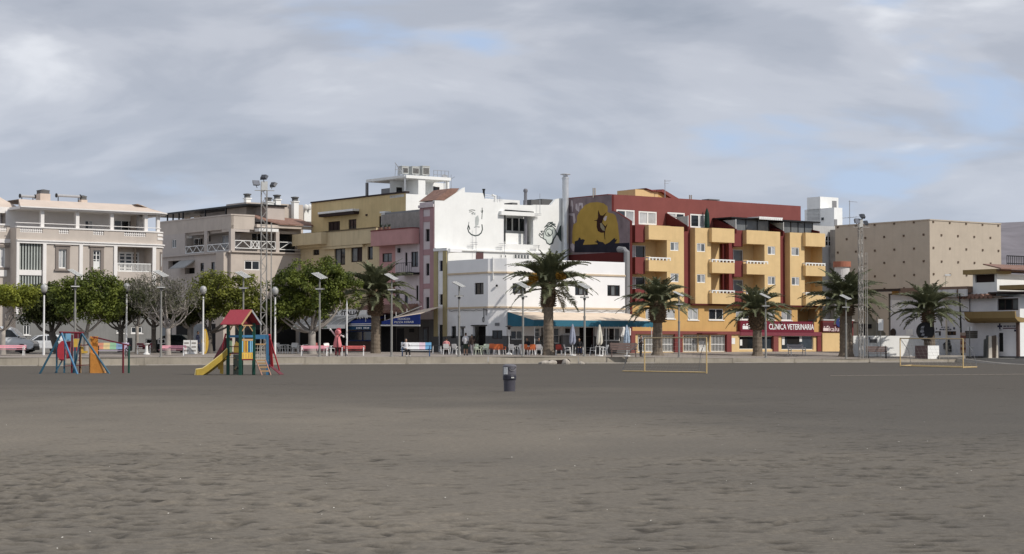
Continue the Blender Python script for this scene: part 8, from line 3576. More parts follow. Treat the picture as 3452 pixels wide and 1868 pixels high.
chair(WPL,'white chair under the awning beside the corner solar lamp',spot(20,2380,156.8),3.4)
chair(OPL,'orange chair half hidden behind the awning corner lamp',spot(21,60,156.7),3.0)
chair(OPL,'orange chair between awning corner lamp and fruiting palm',spot(21,210,156.4),3.25)
table(WPL,'white table between awning corner lamp and fruiting palm',spot(21,130,157.6),0)
table(WPL,'white table left of the fruiting palm trunk',spot(21,335,157.6),0)
chair(WPL,'white chair close left of the fruiting palm trunk',spot(21,350,156.6),3.0)
chair(RPL,'red chair just right of the fruiting palm trunk',spot(21,760,156.6),3.0)
chair(WPL,'white chair left of the grey folded parasol',spot(21,945,156.2),1.7)
table(BPL,'dark table between two folded parasols',spot(21,1180,157.4),0)
chair(BPL,'dark chair left of the dark table',spot(21,1090,157.2),1.5)
chair(BPL,'dark chair right of the dark table',spot(21,1360,157.2),-1.5)
chair(WPL,'white chair left of the cream folded parasol',spot(21,1460,156.0),-1.6)
table(WPL,'white table behind the cream folded parasol',spot(21,1600,158.2),0)
chair(WPL,'white chair at the table behind the cream parasol',spot(21,1690,157.6),-1.2)
table(BPL,'dark cafe table before the olive pilasters',spot(20,110,157.5),0)
chair(WPL,'white chair under the seated person in pink',spot(20,360,156.6),3.1)
table(BPL,'dark cafe table right of the seated person in pink',spot(20,580,157.4),0)
chair(WPL,'white chair beside the solar lamp and dark table',spot(20,630,156.5),2.5)
def parasol(label,loc,m_,base=True,h=2.55):
 T=thing('closed_parasol',label,'parasol',loc,0,'closed parasols on the terrace')
 mb=MB()
 n=16
 prof=[(.10,.95),(.24,1.0),(.28,1.15),(.25,1.5),(.18,2.0),(.08,2.45),(.02,h)]
 vs=[]
 for r_,z in prof:
  for k in range(n):
   a=2*math.pi*k/n
   rr_=r_*(1.0 if k%2 else.68)*(1+.08*math.sin(k*2.3+z*3))
   vs.append(V((math.cos(a)*rr_,math.sin(a)*rr_,z+(.10*math.sin(k*1.7)if z<1.1 else 0))))
 fs=[(i*n+k,i*n+(k+1)%n,(i+1)*n+(k+1)%n,(i+1)*n+k)for i in range(len(prof)-1)for k in range(n)]
 mb.add(vs,fs)
 mb.build('canopy',m_,T,origin=(0,0,0))
 mb=MB()
 mb.lathe([(.28,0),(.28,.07),(.05,.09),(.028,.12),(.028,h)],12)
 mb.build('pole',WHITEF,T,origin=(0,0,0))
parasol('folded grey blue parasol right of the fruiting palm',spot(21,1045,155.4),paint('greyblue_canvas',(170,176,196),k=.85,rough=.9,var=.15))
parasol('folded cream white parasol standing alone right of the restaurant lamp',spot(21,1602,155.4),paint('cream_canvas',(232,226,210),k=.9,rough=.9,var=.12))
parasol('folded blue and white parasol behind the brown double bench',spot(21,2165,156.5),paint('bluewhite_canvas',(178,196,214),k=.85,rough=.9,var=.4,scale=9))
T=thing('garden_heater','thin white garden heater at the restaurant corner','heater',spot(20,2062,157.5))
mb=MB()
mb.lathe([(.26,0),(.26,.05),(.08,.22),(.03,.24),(.03,2.1)],12)
mb.build('pole',WHITEF,T,origin=(0,0,0))
mb=MB()
mb.lathe([(.07,2.05),(.12,2.12),(.12,2.25),(.34,2.3),(.06,2.4)],14)
mb.build('burner_head',DARKF,T,origin=(0,0,0))
def simple(name,label,cat,loc,parts,rot=0.0,group=None):
 T=thing(name,label,cat,loc,rot,group)
 for nm,m_,fn in parts:
  mb=MB()
  fn(mb)
  mb.build(nm,m_,T,origin=(0,0,0))
 return T
def surf(mb):
 pts=[]
 for k in range(25):
  a=2*math.pi*k/24
  pts.append((math.cos(a)*.27*(1-.25*max(0,math.sin(a))),0,1.02+math.sin(a)*1.0))
 mb.prism(pts[:-1],(0,.07,0))
simple('surfboard','yellow surfboard standing upright beside the white globe post','surfboard',spot(17,278,152.5),[('board',CY,surf),('stringer',WHITEF,lambda mb:mb.aab(-.02,.02,-.008,-.002,.2,1.85))])
for x,lb in((322,'white A-board right of the pink bench by the leafless tree'),(410,'white A-board beside the navy figure')):
 simple('sandwich_board',lb,'sign',spot(4,x,153.5),[('board',WHITEF,lambda mb:mb.prism([(-.26,-.25,0),(.26,-.25,0),(.26,0,1.1),(-.26,0,1.1)],(0,.04,0))),('rear_board',WHITEF,lambda mb:mb.prism([(-.26,.3,0),(.26,.3,0),(.26,.05,1.1),(-.26,.05,1.1)],(0,.04,0))),('illegible_print',paint('print_grey',(150,146,140)),lambda mb:[mb.prism([(-.18,-.262+z*.227,z),(.18,-.262+z*.227,z),(.18,-.262+(z+.13)*.227,z+.13),(-.18,-.262+(z+.13)*.227,z+.13)],(0,.006,0))for z in(.2,.5,.8)])],group='white A-boards under the trees')
for i,(x,y0,y1)in enumerate(((1305,560,615),(1565,570,620))):
 a,b=at(16,x,y1,158),at(16,x,y0,158)
 simple('white_planter',('white crate on a ledge left of the dark rear trunk','white crate on a ledge right of the dark rear trunk')[i],'crate',(a.x,158,prom_z(a.x,158)),[('panel',WHITEF,lambda mb:mb.aab(-.35,.35,-.2,.2,.72,1.15)),('stand',BLACKF,lambda mb:[mb.aab(sx-.03,sx+.03,-.15,.15,0,.72)for sx in(-.3,.3)]),('opening',DARKIN,lambda mb:mb.aab(-.22,.22,-.21,-.201,.8,1.05))],group='white crates by the rear trees')
simple('litter_basket','dark cylindrical basket under the white globe post by the rainbow bench','bin',spot(16,860,154),[('basket',BPL,lambda mb:mb.lathe([(.22,.2),(.27,.3),(.27,1.2),(.24,1.25)],14)),('post',BLACKF,lambda mb:mb.tube([(0,.2,0),(0,.2,1.2)],.04,6))])
simple('drinking_fountain','small white pedestal fountain between the rear tree trunks','fountain',spot(16,1235,150),[('pedestal',WHITEF,lambda mb:mb.lathe([(.26,0),(.26,.08),(.14,.15),(.10,.7)],12)),('bowl',LGREY,lambda mb:mb.lathe([(.10,.7),(.24,.82),(.24,.88),(.03,.86)],12))])
simple('flag_pole','thin white pole with pointed top beside the pink figure','pole',spot(22,1522,150.8),[('pole',PWH,lambda mb:mb.tube([(0,0,0),(0,0,4.0)],[.07,.05],8)),('finial',PWH,lambda mb:mb.tube([(0,0,4.0),(0,0,4.35)],[.05,.008],8))])
def exer(mb):
 for x in(-.62,0,.62):
  mb.tube([(x,0,0),(x,0,.75 if x<0 else 1.0)],.035,6)
 mb.tube([(0,0,1.0),(.05,0,1.5),(.3,0,1.75),(.6,0,1.65),(.68,0,1.3),(.62,0,.9)],.03,6)
simple('exercise_frame','dark metal outdoor exercise frame in front of the pink figure','exercise frame',spot(22,1310,147.6),[('frame',BLACKF,exer),('step',ALU,lambda mb:mb.aab(-.75,-.35,-.15,.15,.62,.68))])
def sign_post(label,loc,h,plates,m_=POLE,r_=.035):
 T=thing('sign_post',label,'sign',loc)
 mb=MB()
 mb.tube([(0,0,0),(0,0,h)],r_,8)
 mb.build('pole',m_,T,origin=(0,0,0))
 for(x0,x1,z0,z1)in plates:
  mb=MB()
  mb.aab(x0,x1,-r_-.03,-r_-.005,z0,z1)
  mb.build('plate',WHITEF,T,origin=(0,0,0))
p=spot(14,618,165)
zt=at(14,620,645,165).z-p.z
sign_post('pale upright notice board on a thin pole behind the brown bench',p,zt-.1,[(-.22,.22,zt-.98,zt)])
p=spot(18,1825,168)
zt=at(18,1820,390,168).z-p.z
sign_post('grey post with two small white plates before the parked cars',p,zt,[(-.22,-.04,zt-.35,zt),(.04,.22,zt-.35,zt)],r_=.045)
for i,x in enumerate((2072,2290)):
 p=spot(23,x,166)
 simple('thin_post',('thin grey post beside the shorter lattice mast','thin grey post left of the upright notice board')[i],'post',p,[('shaft',POLE,lambda mb:mb.tube([(0,0,0),(0,0,3.4)],.03,6)),('cap',POLE,lambda mb:mb.ball((0,0,3.42),.045,.045,.045,8,5))],group='thin grey posts before the garden wall')
p=spot(24,215,169)
zt=at(24,210,500,169).z-p.z
simple('dark_pole','tall thin black pole right of the planter palm','pole',p,[('shaft',BLACKF,lambda mb:mb.tube([(.15,0,0),(0,0,zt)],[.09,.06],8)),('base_plate',BLACKF,lambda mb:mb.aab(-.0,.3,-.15,.15,0,.05))])
p=spot(24,40,171)
zt=at(24,40,268,171).z-p.z
simple('cream_street_lamp','cream street lamp pole rising through the planter palm fronds','street lamp',p,[('pole',paint('lamp_cream',(226,214,190),k=.9),lambda mb:mb.tube([(0,0,0),(0,0,zt-.1)],[.10,.06],10)),('arm',paint('lamp_cream',(1,1,1)),lambda mb:mb.bar((-.25,0,zt-.05),(.15,0,zt),.06)),('lamp_head',WHITEF,lambda mb:mb.aab(-.1,.38,-.12,.12,zt-.02,zt+.12))])
p=spot(24,440,175)
zt=at(24,440,600,175).z-p.z
simple('wall_street_lamp','dark hooked street lamp above the small louvred window','street lamp',p,[('pole',BLACKF,lambda mb:mb.tube([(.2,0,0),(.2,0,zt-.8),(.1,0,zt-.2)],.05,8)),('lamp_head',FLOOD,lambda mb:mb.aab(-.5,.25,-.1,.1,zt-.2,zt))])
def planter():
 d=163.5
 a,c,b=at(18,665,972,d+1.4),at(18,937,975,d),at(18,1178,975,d+1.2)
 z0,z1=prom_z(c.x,d)-.02,at(18,937,792,d).z
 T=thing('palm_planter','white square planter with a brown shaded side under the short palm','planter',(c.x,d,z0),world=True)
 P0,P1,P2=V((a.x,d+1.4,z0)),V((c.x,d,z0)),V((b.x,d+1.2,z0))
 P3=P0+P2-P1
 mb=MB()
 h=V((0,0,z1-z0))
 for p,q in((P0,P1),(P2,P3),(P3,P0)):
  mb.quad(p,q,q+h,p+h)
 mb.build('shade_side',plaster('planter_shade_brown',(128,104,102),k=.8),T)  # shade of the white box put into the colour of these sides
 mb=MB()
 mb.prism([P1+V((.003,-.003,0)),P2,P2+h,P1+h+V((.003,-.003,0))],(0,.05,0))
 mb.build('white_side',WHITEW,T)
 mb=MB()
 mb.poly([P0+h*.93,P1+h*.93,P2+h*.93,P3+h*.93])
 mb.build('soil',mat('planter_soil',(.09,.07,.05),rough=.95,var=.3,scale=4),T)
 e,f=at(18,1182,972,d+.8),at(18,1740,955,d+1.5)
 T2=thing('stone_ledge','low grey stone ledge right of the white planter','ledge',(e.x,d,z0))
 mb=MB()
 mb.box((0,.8,0),V((f.x-e.x,.7,0)),V((0,.6,0)),V((0,0,.35)))
 mb.build('slab',CONC,T2,origin=(0,0,0))
 mb=MB()
 mb.box((.1,.77,.06),V((f.x-e.x-.2,.7,0))*.98,V((0,.02,0)),V((0,0,.12)))
 mb.build('groove',DGREY,T2,origin=(0,0,0))
 q=at(18,885,485,164.3)
 T3=thing('round_sculpture','round black disc sculpture with pale fish pieces on the planter palm','sculpture',q,R(0))
 mb=MB()
 R0=30*164.3/FPX
 mb.prism([(R0*math.cos(k*math.pi/16),0,R0*math.sin(k*math.pi/16))for k in range(32)],(0,.07,0))
 mb.build('disc',paint('disc_black',(36,36,40),k=.8),T3,origin=(0,0,0))
 mb=MB()
 mb.tube([(R0*math.cos(k*math.pi/16),-.01,R0*math.sin(k*math.pi/16))for k in range(33)],.035,6)
 mb.build('rim',DARKF,T3,origin=(0,0,0))
 rr=random.Random(3)
 for pts in([(-.55,.3),(-.4,.55),(-.1,.6),(-.2,.3)],[(-.6,-.1),(-.5,.2),(-.2,.2),(-.15,-.1),(-.4,-.2)],[(-.5,-.5),(-.35,-.25),(-.1,-.3),(-.15,-.5)],[(-.3,-.78),(-.1,-.6),(.25,-.62),(.15,-.8),(-.05,-.86)]):
  mb=MB()
  mb.prism([(x*R0,-.012,z*R0)for x,z in pts],(0,.011,0))
  mb.build('fish_piece',paint('mosaic_grey',(150,152,160),k=.85,var=.3),T3,origin=(0,0,0))
planter()
def monument():
 d=165.5
 p=at(18,2360,1030,d)
 z0=.52
 T=thing('stone_monument','cluster of grey and cream standing stone pillars on a pale plinth','monument',(p.x,d,z0),world=True)
 DG,CRM,BRN=plaster('stone_dark_grey',(104,106,104),k=.8,var=.2),plaster('stone_cream',(214,204,188),k=.85,var=.15,streak=.5),plaster('stone_brown',(120,104,92),k=.8,var=.2)
 for x0,x1,y0,y1,m_,dd in((2140,2190,650,1005,DG,.6),(2188,2240,570,1010,DG,.3),(2238,2308,590,1020,CRM,0),(2306,2408,570,1010,BRN,.35),(2402,2440,600,990,CRM,.1)):
  a,b=at(18,x0,y1,d+dd),at(18,x1,y0,d+dd)
  mb=MB()
  w=b.x-a.x
  mb.prism([(a.x,d+dd,z0),(b.x,d+dd,z0),(b.x-.03,d+dd,b.z),(a.x+.05,d+dd,b.z-.06)],(0,max(.3,w*.7),0))
  mb.build('pillar',m_,T)
 T2=thing('monument_plinth','pale stone plinth kerb below the standing pillars','plinth',(p.x,d,.4))
 mb=MB()
 a,b=at(18,2190,1040,d),at(18,2700,1060,d)
 mb.prism([(a.x-p.x,-.6,-.2),(b.x-p.x,-1.6,-.2),(b.x-p.x,2.5,-.2),(a.x-p.x-.4,1.8,-.2)],(0,0,.36))
 mb.build('slab',plaster('pale_kerb_stone',(206,200,188),k=.85),T2,origin=(0,0,0))
 T3=thing('white_railing','low white tube railing before the parked cars and pillars','railing',at(18,2000,955,169),world=True)
 for x0,x1 in((1850,2150),(2440,2545)):
  a,b=at(18,x0,820,169),at(18,x1,815,169)
  mb=MB()
  mb.tube([a,b],.035,6)
  mb.build('rail',WHITEF,T3)
  n=5 if x0<2000 else 2
  for k in range(n):
   q=a.lerp(b,k/(n-1))
   mb=MB()
   mb.tube([q,V((q.x,q.y,prom_z(q.x,q.y)))],.035,6)
   mb.build('post',WHITEF,T3)
 T4=thing('brick_pier','narrow striped brick pier behind the goal post','pier',(at(18,1690,900,168).x,168,.95))
 for k in range(7):
  mb=MB()
  mb.aab(-.2,.2,-.2,.2,k*.26,k*.26+.25)
  mb.build('block',plaster('pier_brick' if k%2 else 'pier_pale',(150,96,78)if k%2 else(196,168,148),k=.8),T4,origin=(0,0,0))
monument()
# vehicles
def wheel(T,x,y,r_,side):
 mb=MB()
 mb.lathe([(r_*.62,-.09),(r_*.96,-.085),(r_,-.05),(r_,.05),(r_*.96,.085),(r_*.62,.09)],20)
 me=mb.mesh('tyre',mat('tyre_rubber',(.018,.018,.019),rough=.85))
 w=link('wheel',me,T,(x,y,r_),(R(90),0,0))
 mb=MB()
 mb.lathe([(r_*.62,-.075),(r_*.5,-.095),(.03,-.095)]if side<0 else[(.03,.095),(r_*.5,.095),(r_*.62,.075)],12)
 rim=link('rim',mb.mesh('rim',ALU),w)
 return w
def vehicle(name,label,cat,loc,rotz,m_,L,W_,body,cab,wheels,r_,glass_x,front_light):
 """body, cab: side outlines (x, z), nose towards +x"""
 T=thing(name,label,cat,loc,rotz)
 mb=MB()
 n=len(body)
 inn=.07
 a=[V((x,-W_/2+(0 if.35<z<.8 else inn),z))for x,z in body]
 b=[V((v.x,-v.y,v.z))for v in a]
 mb.add(a+b,[tuple(range(n)),tuple(range(2*n-1,n-1,-1))]+[(i,i+n,(i+1)%n+n,(i+1)%n)for i in range(n)])
 bd=mb.build('body',m_,T,origin=(0,0,0))
 bv=bd.modifiers.new('b','BEVEL')
 bv.width,bv.segments,bv.limit_method=.05,2,'ANGLE'
 mb=MB()
 n=len(cab)
 zlo,zhi=min(z for x,z in cab),max(z for x,z in cab)
 a=[V((x,-W_/2+.06+.16*(z-zlo)/(zhi-zlo),z))for x,z in cab]
 b=[V((v.x,-v.y,v.z))for v in a]
 mb.add(a+b,[tuple(range(n)),tuple(range(2*n-1,n-1,-1))]+[(i,i+n,(i+1)%n+n,(i+1)%n)for i in range(n)])
 cb=mb.build('cabin',m_,T,origin=(0,0,0))
 bv=cb.modifiers.new('b','BEVEL')
 bv.width,bv.segments,bv.limit_method=.04,2,'ANGLE'
 for gx in glass_x:
  for s_ in(-1,1):
   mb=MB()
   pts=[V((x,s_*(W_/2-.052-.16*(z-zlo)/(zhi-zlo)),z))for x,z in gx]
   mb.prism(pts,(0,s_*.012,0))
   mb.build('side_window',GL,T,origin=(0,0,0))
 fr=sorted(cab,key=lambda p:-p[0])
 lo_,hi_=fr[0],max((p for p in cab if p[1]>zhi-.12),key=lambda p:p[0])
 mb=MB()
 w0,w1=W_/2-.12,W_/2-.30
 d=V((hi_[1]-lo_[1],0,lo_[0]-hi_[0])).normalized()*.015
 P_=[V((lo_[0],-w0,lo_[1])),V((lo_[0],w0,lo_[1])),V((hi_[0],w1,hi_[1])),V((hi_[0],-w1,hi_[1]))]
 P_=[P_[0].lerp(P_[3],.1),P_[1].lerp(P_[2],.1),P_[1].lerp(P_[2],.92),P_[0].lerp(P_[3],.92)]
 mb.prism([p+d for p in P_],d)
 mb.build('windscreen',GLB,T,origin=(0,0,0))
 for x in wheels:
  for s_ in(-1,1):
   wheel(T,x,s_*(W_/2-.1),r_,s_)
   mb=MB()
   mb.prism([(x+r_*1.18*math.cos(k*math.pi/10),s_*(W_/2-.0),r_+r_*1.18*math.sin(k*math.pi/10))for k in range(-2,13)],(0,s_*.006,0))
   mb.build('wheel_arch',BLACKF,T,origin=(0,0,0))
 for s_ in(-1,1):
  mb=MB()
  x,z=front_light
  mb.ball((x,s_*(W_/2-.26),z),.14,.16,.09,10,6)
  mb.build('headlight',mat('headlight_lens',(.55,.57,.6),rough=.1,spec=.8),T,origin=(0,0,0))
 mb=MB()
 xm=max(x for x,z in body)
 mb.aab(xm-.12,xm+.03,-W_/2+.12,W_/2-.12,.25,.55)
 mb.build('bumper',BLACKF,T,origin=(0,0,0))
 for s_ in(-1,1):
  mb=MB()
  mb.ball((lo_[0]-.15,s_*(W_/2+.12),lo_[1]+.1),.07,.09,.08,8,5)
  mb.build('mirror',BLACKF,T,origin=(0,0,0))
 return T
CARW=paint('car_white',(230,234,238),k=.92,rough=.22,var=.03)
CARG=paint('car_graphite',(92,94,98),k=.8,rough=.25,var=.06)
CARD=paint('car_dark_grey',(70,70,74),k=.8,rough=.25,var=.06)
CARS=paint('car_silver',(176,180,184),k=.85,rough=.25,var=.05)
VB=[(-2.6,.35),(2.25,.3),(2.5,.45),(2.55,.75),(2.35,.98),(1.75,1.12),(1.3,1.2),(-2.6,1.2)]
VC=[(-2.6,1.19),(1.55,1.19),(.75,1.95),(.3,2.12),(-2.55,2.15)]
p=spot(15,790,153.5)
vehicle('white_van','white panel van parked behind the pale twin trunks at the photo edge','van',(p.x-2.55,153.5,prom_z(p.x,153.5)),R(0),CARW,5.1,1.95,VB,VC,(-1.7,1.6),.34,[[(.15,1.28),(1.28,1.28),(.72,1.82),(.2,1.9)]],(2.35,.85))
CBO=[(-2.05,.3),(1.95,.28),(2.1,.45),(2.1,.68),(1.85,.82),(1.0,.92),(-1.9,.95),(-2.1,.8)]
CC=[(-1.95,.93),(1.05,.91),(.35,1.38),(-.2,1.47),(-1.2,1.45)]
SW1=[[(-1.5,1.0),(-.45,1.0),(-.4,1.38),(-1.15,1.37)],[(-.35,1.0),(.75,1.0),(.25,1.33),(-.3,1.38)]]
p=spot(15,900,159.5)
vehicle('parked_car','white hatchback parked nose to the van behind the globe post','car',(p.x+.2,159.5,prom_z(p.x,159.5)),R(180),CARW,4.2,1.75,CBO,CC,(-1.3,1.3),.31,SW1,(1.95,.68))
p=spot(15,1120,164.0)
vehicle('parked_car','silver car mostly hidden behind the dark leaning tree trunk','car',(p.x-.6,162.5,prom_z(p.x,162.5)),R(180),CARS,4.2,1.75,CBO,CC,(-1.3,1.3),.31,SW1,(1.95,.68))
p=spot(16,1760,161)
vehicle('parked_car','dark green car in shade behind the leafless tree','car',(p.x,160.5,prom_z(p.x,160.5)),R(172),paint('car_dark_green',(40,52,48),k=.8,rough=.3),4.2,1.75,CBO,CC,(-1.3,1.3),.31,SW1,(1.95,.68))
SB=[(-2.2,.35),(2.1,.32),(2.25,.5),(2.25,.85),(2.0,1.0),(1.15,1.08),(-2.1,1.1),(-2.25,.9)]
SCB=[(-2.15,1.08),(1.2,1.06),(.55,1.6),(.1,1.72),(-1.9,1.72)]
p=at(18,1550,920,175.5)
vehicle('parked_car','boxy grey car parked by the white garden wall end','car',(p.x,175.5,1.0),R(80),CARG,4.5,1.85,SB,SCB,(-1.4,1.4),.35,[[(-1.7,1.14),(-.6,1.14),(-.6,1.62),(-1.7,1.62)],[(-.5,1.14),(.85,1.14),(.4,1.56),(-.5,1.62)]],(2.1,.85))
p=at(18,1990,950,171.5)
vehicle('parked_car','dark grey saloon with sloping bonnet before the louvred window','car',(p.x-.9,171.5,.98),R(-12),CARD,4.3,1.78,CBO,CC,(-1.3,1.3),.31,SW1,(1.95,.68))
# people
SKIN=mat('skin',(.42,.25,.17),rough=.55,var=.08,coords='Object')
HAIRD=mat('dark_hair',(.02,.015,.012),rough=.6,var=.2)
def remesh(o,vox):
 m_=o.modifiers.new('skin_surface','REMESH')
 m_.mode='VOXEL'
 m_.voxel_size=vox
 m_.use_smooth_shade=True
 return o
def person(label,loc,rotz,pose,top,bottom,shoe,hair=HAIRD,sleeves='long',legs='long',H=1.0,arms=None,lean=0.0):
 """faces -y at rotz 0"""
 T=thing('person',label,'person',loc,rotz)
 sit=pose=='sit'
 pz=.50 if sit else.92
 hips=[V((s_*.09,0,pz))for s_ in(-1,1)]
 if sit:
  knees=[V((-.11,-.44,.52)),V((.11,-.44,.52))]
  ank=[V((-.11,-.42,.09)),V((.13,-.50,.09))]
 elif pose=='walk':
  knees=[V((-.09,-.16,.50)),V((.09,.03,.49))]
  ank=[V((-.09,-.20,.09)),V((.09,.30,.14))]
 else:
  knees=[V((-.10,-.03,.49)),V((.10,-.01,.49))]
  ank=[V((-.11,.0,.08)),V((.11,.02,.08))]
 sh0=pz+.52
 dy=-lean
 sh=[V((s_*.19,dy,sh0))for s_ in(-1,1)]
 if arms is None:
  arms='lap' if sit else 'down'
 if arms=='lap':
  el=[V((-.25,dy-.08,sh0-.27)),V((.25,dy-.08,sh0-.27))]
  wr=[V((-.12,-.28,pz+.14)),V((.12,-.28,pz+.14))]
 elif arms=='back':
  el=[V((-.27,dy+.12,sh0-.24)),V((.36,dy+.06,sh0-.16))]
  wr=[V((-.12,-.26,pz+.14)),V((.52,dy+.08,sh0-.02))]
 elif arms=='bend':
  el=[V((-.25,dy+.03,sh0-.28)),V((.25,dy,sh0-.28))]
  wr=[V((-.1,dy-.22,sh0-.22)),V((.22,dy-.2,sh0-.38))]
 else:
  el=[V((-.25,dy+.02,sh0-.29)),V((.25,dy+.04,sh0-.29))]
  wr=[V((-.26,dy-.06,sh0-.54)),V((.27,dy-.03,sh0-.54))]
 neck=V((0,dy,sh0+.05))
 head=V((0,dy-.03,sh0+.24))
 mb=MB()
 for i in(0,1):
  mb.tube([hips[i],hips[i].lerp(knees[i],.5),knees[i],knees[i].lerp(ank[i],.35),ank[i]],[.085,.075,.055,.055,.035],10)
  mb.ball(ank[i]+V((0,-.07,-.045)),.042,.125,.042,10,6)
  mb.tube([sh[i],sh[i].lerp(el[i],.5),el[i],el[i].lerp(wr[i],.4),wr[i]],[.052,.046,.037,.036,.026],8)
  d=(wr[i]-el[i]).normalized()
  side=d.cross(V((0,1,0))if abs(d.y)<.8 else V((0,0,1))).normalized()
  pal=wr[i]+d*.055
  up=d.cross(side)
  mb.tube([wr[i],pal,pal+d*.035],[.024,.036,.030],8)
  for k in range(4):
   q=pal+d*.03+side*(.026-.0175*k)
   l_=(.062,.074,.070,.055)[k]
   mb.tube([q,q+d*l_*.55,q+d*l_*.85+up*.02],[.0105,.010,.009],6)
  mb.tube([pal+side*.03,pal+side*.05+d*.03,pal+side*.045+d*.06],[.012,.011,.009],6)
 mb.ball((0,0,pz+.02),.16,.11,.13,12,8)
 mb.tube([V((0,0,pz)),V((0,dy*.4,pz+.2)),V((0,dy*.8,pz+.38)),V((0,dy,sh0+.02))],[.13,.115,.14,.10],12)
 mb.tube([sh[0],V((0,dy,sh0+.03)),sh[1]],[.055,.075,.055],8)
 mb.tube([neck-V((0,0,.03)),head-V((0,-.01,.06))],.05,8)
 mb.ball(head,.077,.098,.118,14,10)
 mb.ball(head+V((0,-.03,-.07)),.055,.06,.05,10,6)
 mb.ball(head+V((0,-.102,-.015)),.014,.022,.022,8,5)
 for s_ in(-1,1):
  mb.ball(head+V((s_*.08,.01,-.01)),.013,.022,.034,8,5)
 mb.bar(head+V((-.025,-.092,-.06)),head+V((.025,-.092,-.06)),.012)
 body=remesh(mb.build('body',SKIN,T,origin=(0,0,0)),.014)
 mb=MB()
 mb.tube([V((0,0,pz+.0)),V((0,dy*.4,pz+.2)),V((0,dy*.8,pz+.38)),V((0,dy,sh0+.035))],[.165,.15,.17,.11],14)
 mb.tube([sh[0],V((0,dy,sh0+.02)),sh[1]],[.075,.09,.075],8)
 for i in(0,1):
  if sleeves=='long':
   mb.tube([sh[i],el[i],wr[i].lerp(el[i],.08)],[.072,.056,.042],8)
  else:
   mb.tube([sh[i],sh[i].lerp(el[i],.75)],[.072,.066],8)
 remesh(mb.build('shirt',top,T,origin=(0,0,0)),.018)
 mb=MB()
 mb.ball((0,0,pz+.02),.175,.13,.12,12,8)
 for i in(0,1):
  if legs=='long':
   mb.tube([hips[i],knees[i],ank[i]+V((0,0,.04))],[.105,.078,.062],10)
  else:
   mb.tube([hips[i],hips[i].lerp(knees[i],.9)],[.11,.10],10)
 remesh(mb.build('trousers' if legs=='long' else 'shorts',bottom,T,origin=(0,0,0)),.018)
 for i in(0,1):
  mb=MB()
  mb.ball(ank[i]+V((0,-.07,-.042)),.052,.14,.05,10,6)
  mb.tube([ank[i]+V((0,.0,-.04)),ank[i]+V((0,0,.02))],[.05,.045],8)
  mb.build('shoe',shoe,T,origin=(0,0,0),smooth=True)
 mb=MB()
 mb.ball(head+V((0,.018,.025)),.088,.1,.105,14,10)
 mb.v=[v if not(v[1]<head.y-.055 and v[2]<head.z+.06)else(v[0]*.8,head.y-.055,v[2])for v in mb.v]
 mb.build('hair',hair,T,origin=(0,0,0),smooth=True)
 for s_ in(-1,1):
  mb=MB()
  mb.ball(head+V((s_*.03,-.088,.012)),.010,.008,.008,8,5)
  mb.build('eye',BLACKF,T,origin=(0,0,0))
 T.scale=(H,H,H)
 return T
CWH=mat('cloth_white',(.62,.61,.62),rough=.9,var=.08,coords='Object')
CGR=mat('cloth_dark_green',(.035,.05,.035),rough=.9)
CNA=mat('cloth_navy',(.025,.03,.06),rough=.9)
CBK=mat('cloth_black',(.018,.018,.02),rough=.9)
CBR=mat('cloth_dark_brown',(.045,.03,.025),rough=.9)
CGY=mat('cloth_grey',(.20,.19,.20),rough=.9)
CPK=mat('cloth_pink',(.62,.26,.26),rough=.9,var=.15,coords='Object')
CSH=mat('shoe_white',(.6,.6,.6),rough=.7)
HAIRG=mat('grey_hair',(.16,.15,.14),rough=.7)
person('person seen from behind in pale top and dark shorts beside the solar lamp',spot(20,885,153.6),R(165),'stand',CWH,CGR,CBK,legs='short',H=1.0,arms='bend')
person('person in dark brown jacket and grey trousers walking beside the pale one',spot(20,1055,153.4),R(200),'walk',CBR,CGY,CSH,hair=HAIRG,H=.94)
q=spot(20,360,156.6)
person('person in pink top seated with back to the viewer at the dark tables',q+V((0,0,-.03)),R(180),'sit',CPK,CBK,CBK,sleeves='short',H=1.02)
q=spot(6,1232,148.95)
person('person in white top and black trousers lounging on the white and blue bench',q+V((.05,.05,-.02)),R(18),'sit',CWH,CBK,CSH,hair=HAIRG,arms='back',lean=-.16)
person('person in navy walking between the pale trunk and yellow surfboard',spot(17,145,155.5),R(80),'walk',CNA,CNA,CSH,H=1.0)
person('person in black seated at the white table left of the fruiting palm',spot(21,335,158.3),R(20),'sit',CBK,CBK,CBK,arms='lap',lean=.08)
person('person in dark clothes seated behind the orange chair at the awning lamp',spot(21,105,158.4),R(-25),'sit',CBK,CGY,CBK)
person('person in dark grey seated at the dark table between parasols',spot(21,1180,158.6),R(0),'sit',CBK,CNA,CBK)
person('person in dark clothes standing behind the brown double bench',spot(21,2450,156.5),R(60),'stand',CBR,CBK,CBK,arms='bend',H=.96)
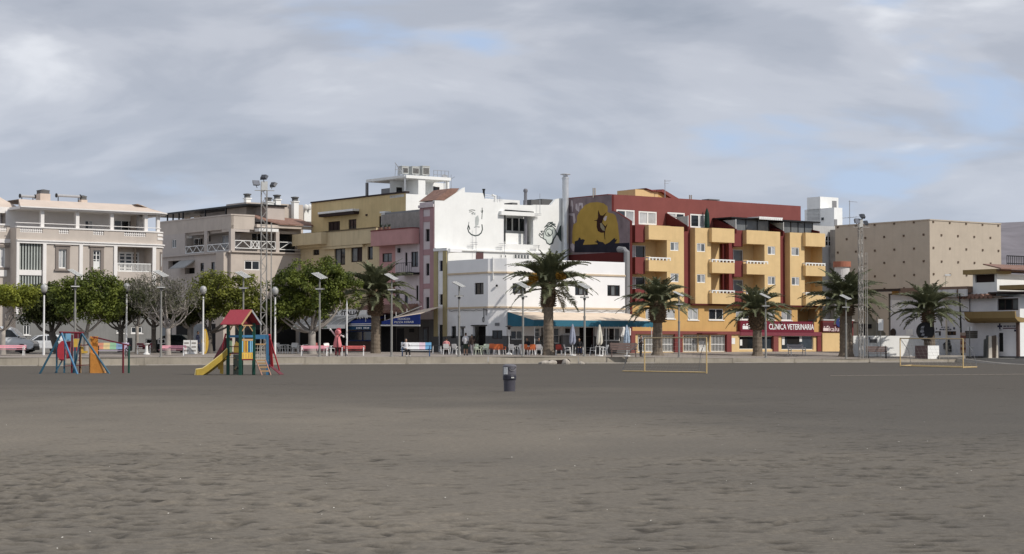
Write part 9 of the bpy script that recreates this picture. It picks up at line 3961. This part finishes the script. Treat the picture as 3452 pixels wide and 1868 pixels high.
def pink_figure():
 p=spot(22,1315,151.5)
 T=thing('pink_figure','pink carnival figure sculpture with round head and raised white hand','sculpture',p)
 PK=paint('figure_pink',(236,132,136),k=.88,rough=.6,var=.12)
 WP=paint('figure_pale',(240,206,206),k=.9)
 mb=MB()
 mb.lathe([(.34,.62),(.36,.66),(.30,1.0),(.22,1.35),(.17,1.55),(.10,1.62)],16,sx=1,sy=.8)
 mb.build('dress',PK,T,origin=(0,0,0),smooth=True)
 mb=MB()
 mb.ball((.04,-.02,1.82),.25,.23,.26,16,10)
 mb.ball((.04,-.24,1.80),.05,.05,.05,8,5)
 hd=mb.build('head',PK,T,origin=(0,0,0),smooth=True)
 for s_ in(-1,1):
  mb=MB()
  mb.ball((.04+s_*.09,-.215,1.88),.03,.02,.03,8,5)
  mb.build('eye',BLACKF,hd,origin=(0,0,0))
 mb=MB()
 mb.ball((.09,.0,2.06),.19,.17,.10,12,6)
 mb.ball((.17,-.06,2.02),.10,.08,.12,8,6)
 mb.build('cap',paint('figure_red',(176,52,64),k=.85),hd,origin=(0,0,0))
 for pts,nm in(([(-.12,0,1.5),(-.32,0,1.75),(-.5,0,1.98)],'raised_arm'),([(.14,0,1.5),(.30,-.05,1.58),(.40,-.08,1.52)],'arm')):
  mb=MB()
  mb.tube(pts,[.075,.06,.05],8)
  ar=mb.build(nm,WP,T,origin=(0,0,0),smooth=True)
  e=V(pts[-1])
  d=(e-V(pts[-2])).normalized()
  mb=MB()
  mb.ball(e+d*.05,.06,.045,.07,10,6)
  sd=d.cross(V((0,1,0))).normalized()
  for k in range(4):
   q=e+d*.09+sd*(.04-.027*k)
   mb.tube([q,q+d*(.08,.10,.095,.07)[k]+sd*(.012-.008*k)],[.016,.012],6)
  mb.tube([e+sd*.05+d*.03,e+sd*.11+d*.06],[.018,.013],6)
  mb.build('hand',WHITEF,ar,origin=(0,0,0))
 for s_ in(-1,1):
  mb=MB()
  mb.tube([(s_*.12,0,.68),(s_*.13,0,.35),(s_*.13,0,.06)],[.085,.075,.06],8)
  mb.ball((s_*.13,-.07,.05),.075,.15,.06,8,5)
  mb.build('leg',CDR,T,origin=(0,0,0))
pink_figure()
def litter_bits():
 rr=random.Random(31)
 mb=MB()
 for _ in range(70):
  y=math.exp(rr.uniform(math.log(13.5),math.log(60)))
  x=rr.uniform(-1,1)*.29*y
  s_=rr.uniform(.005,.011)
  z=sand_z(x,y)+rr.uniform(.005,.02)
  a=rr.uniform(0,3.14)
  u,v=V((math.cos(a),math.sin(a),.2))*s_,V((-math.sin(a),math.cos(a),.3))*s_*.7
  c=V((x,y,z))
  mb.add([c-u,c-v,c+u,c+v,c+V((0,0,s_*.6))],[(0,1,4),(1,2,4),(2,3,4),(3,0,4)])
 o=mb.build('shell_fragments',mat('shell_white',(.62,.60,.55),rough=.7),None)
 o['kind']='stuff'
litter_bits()
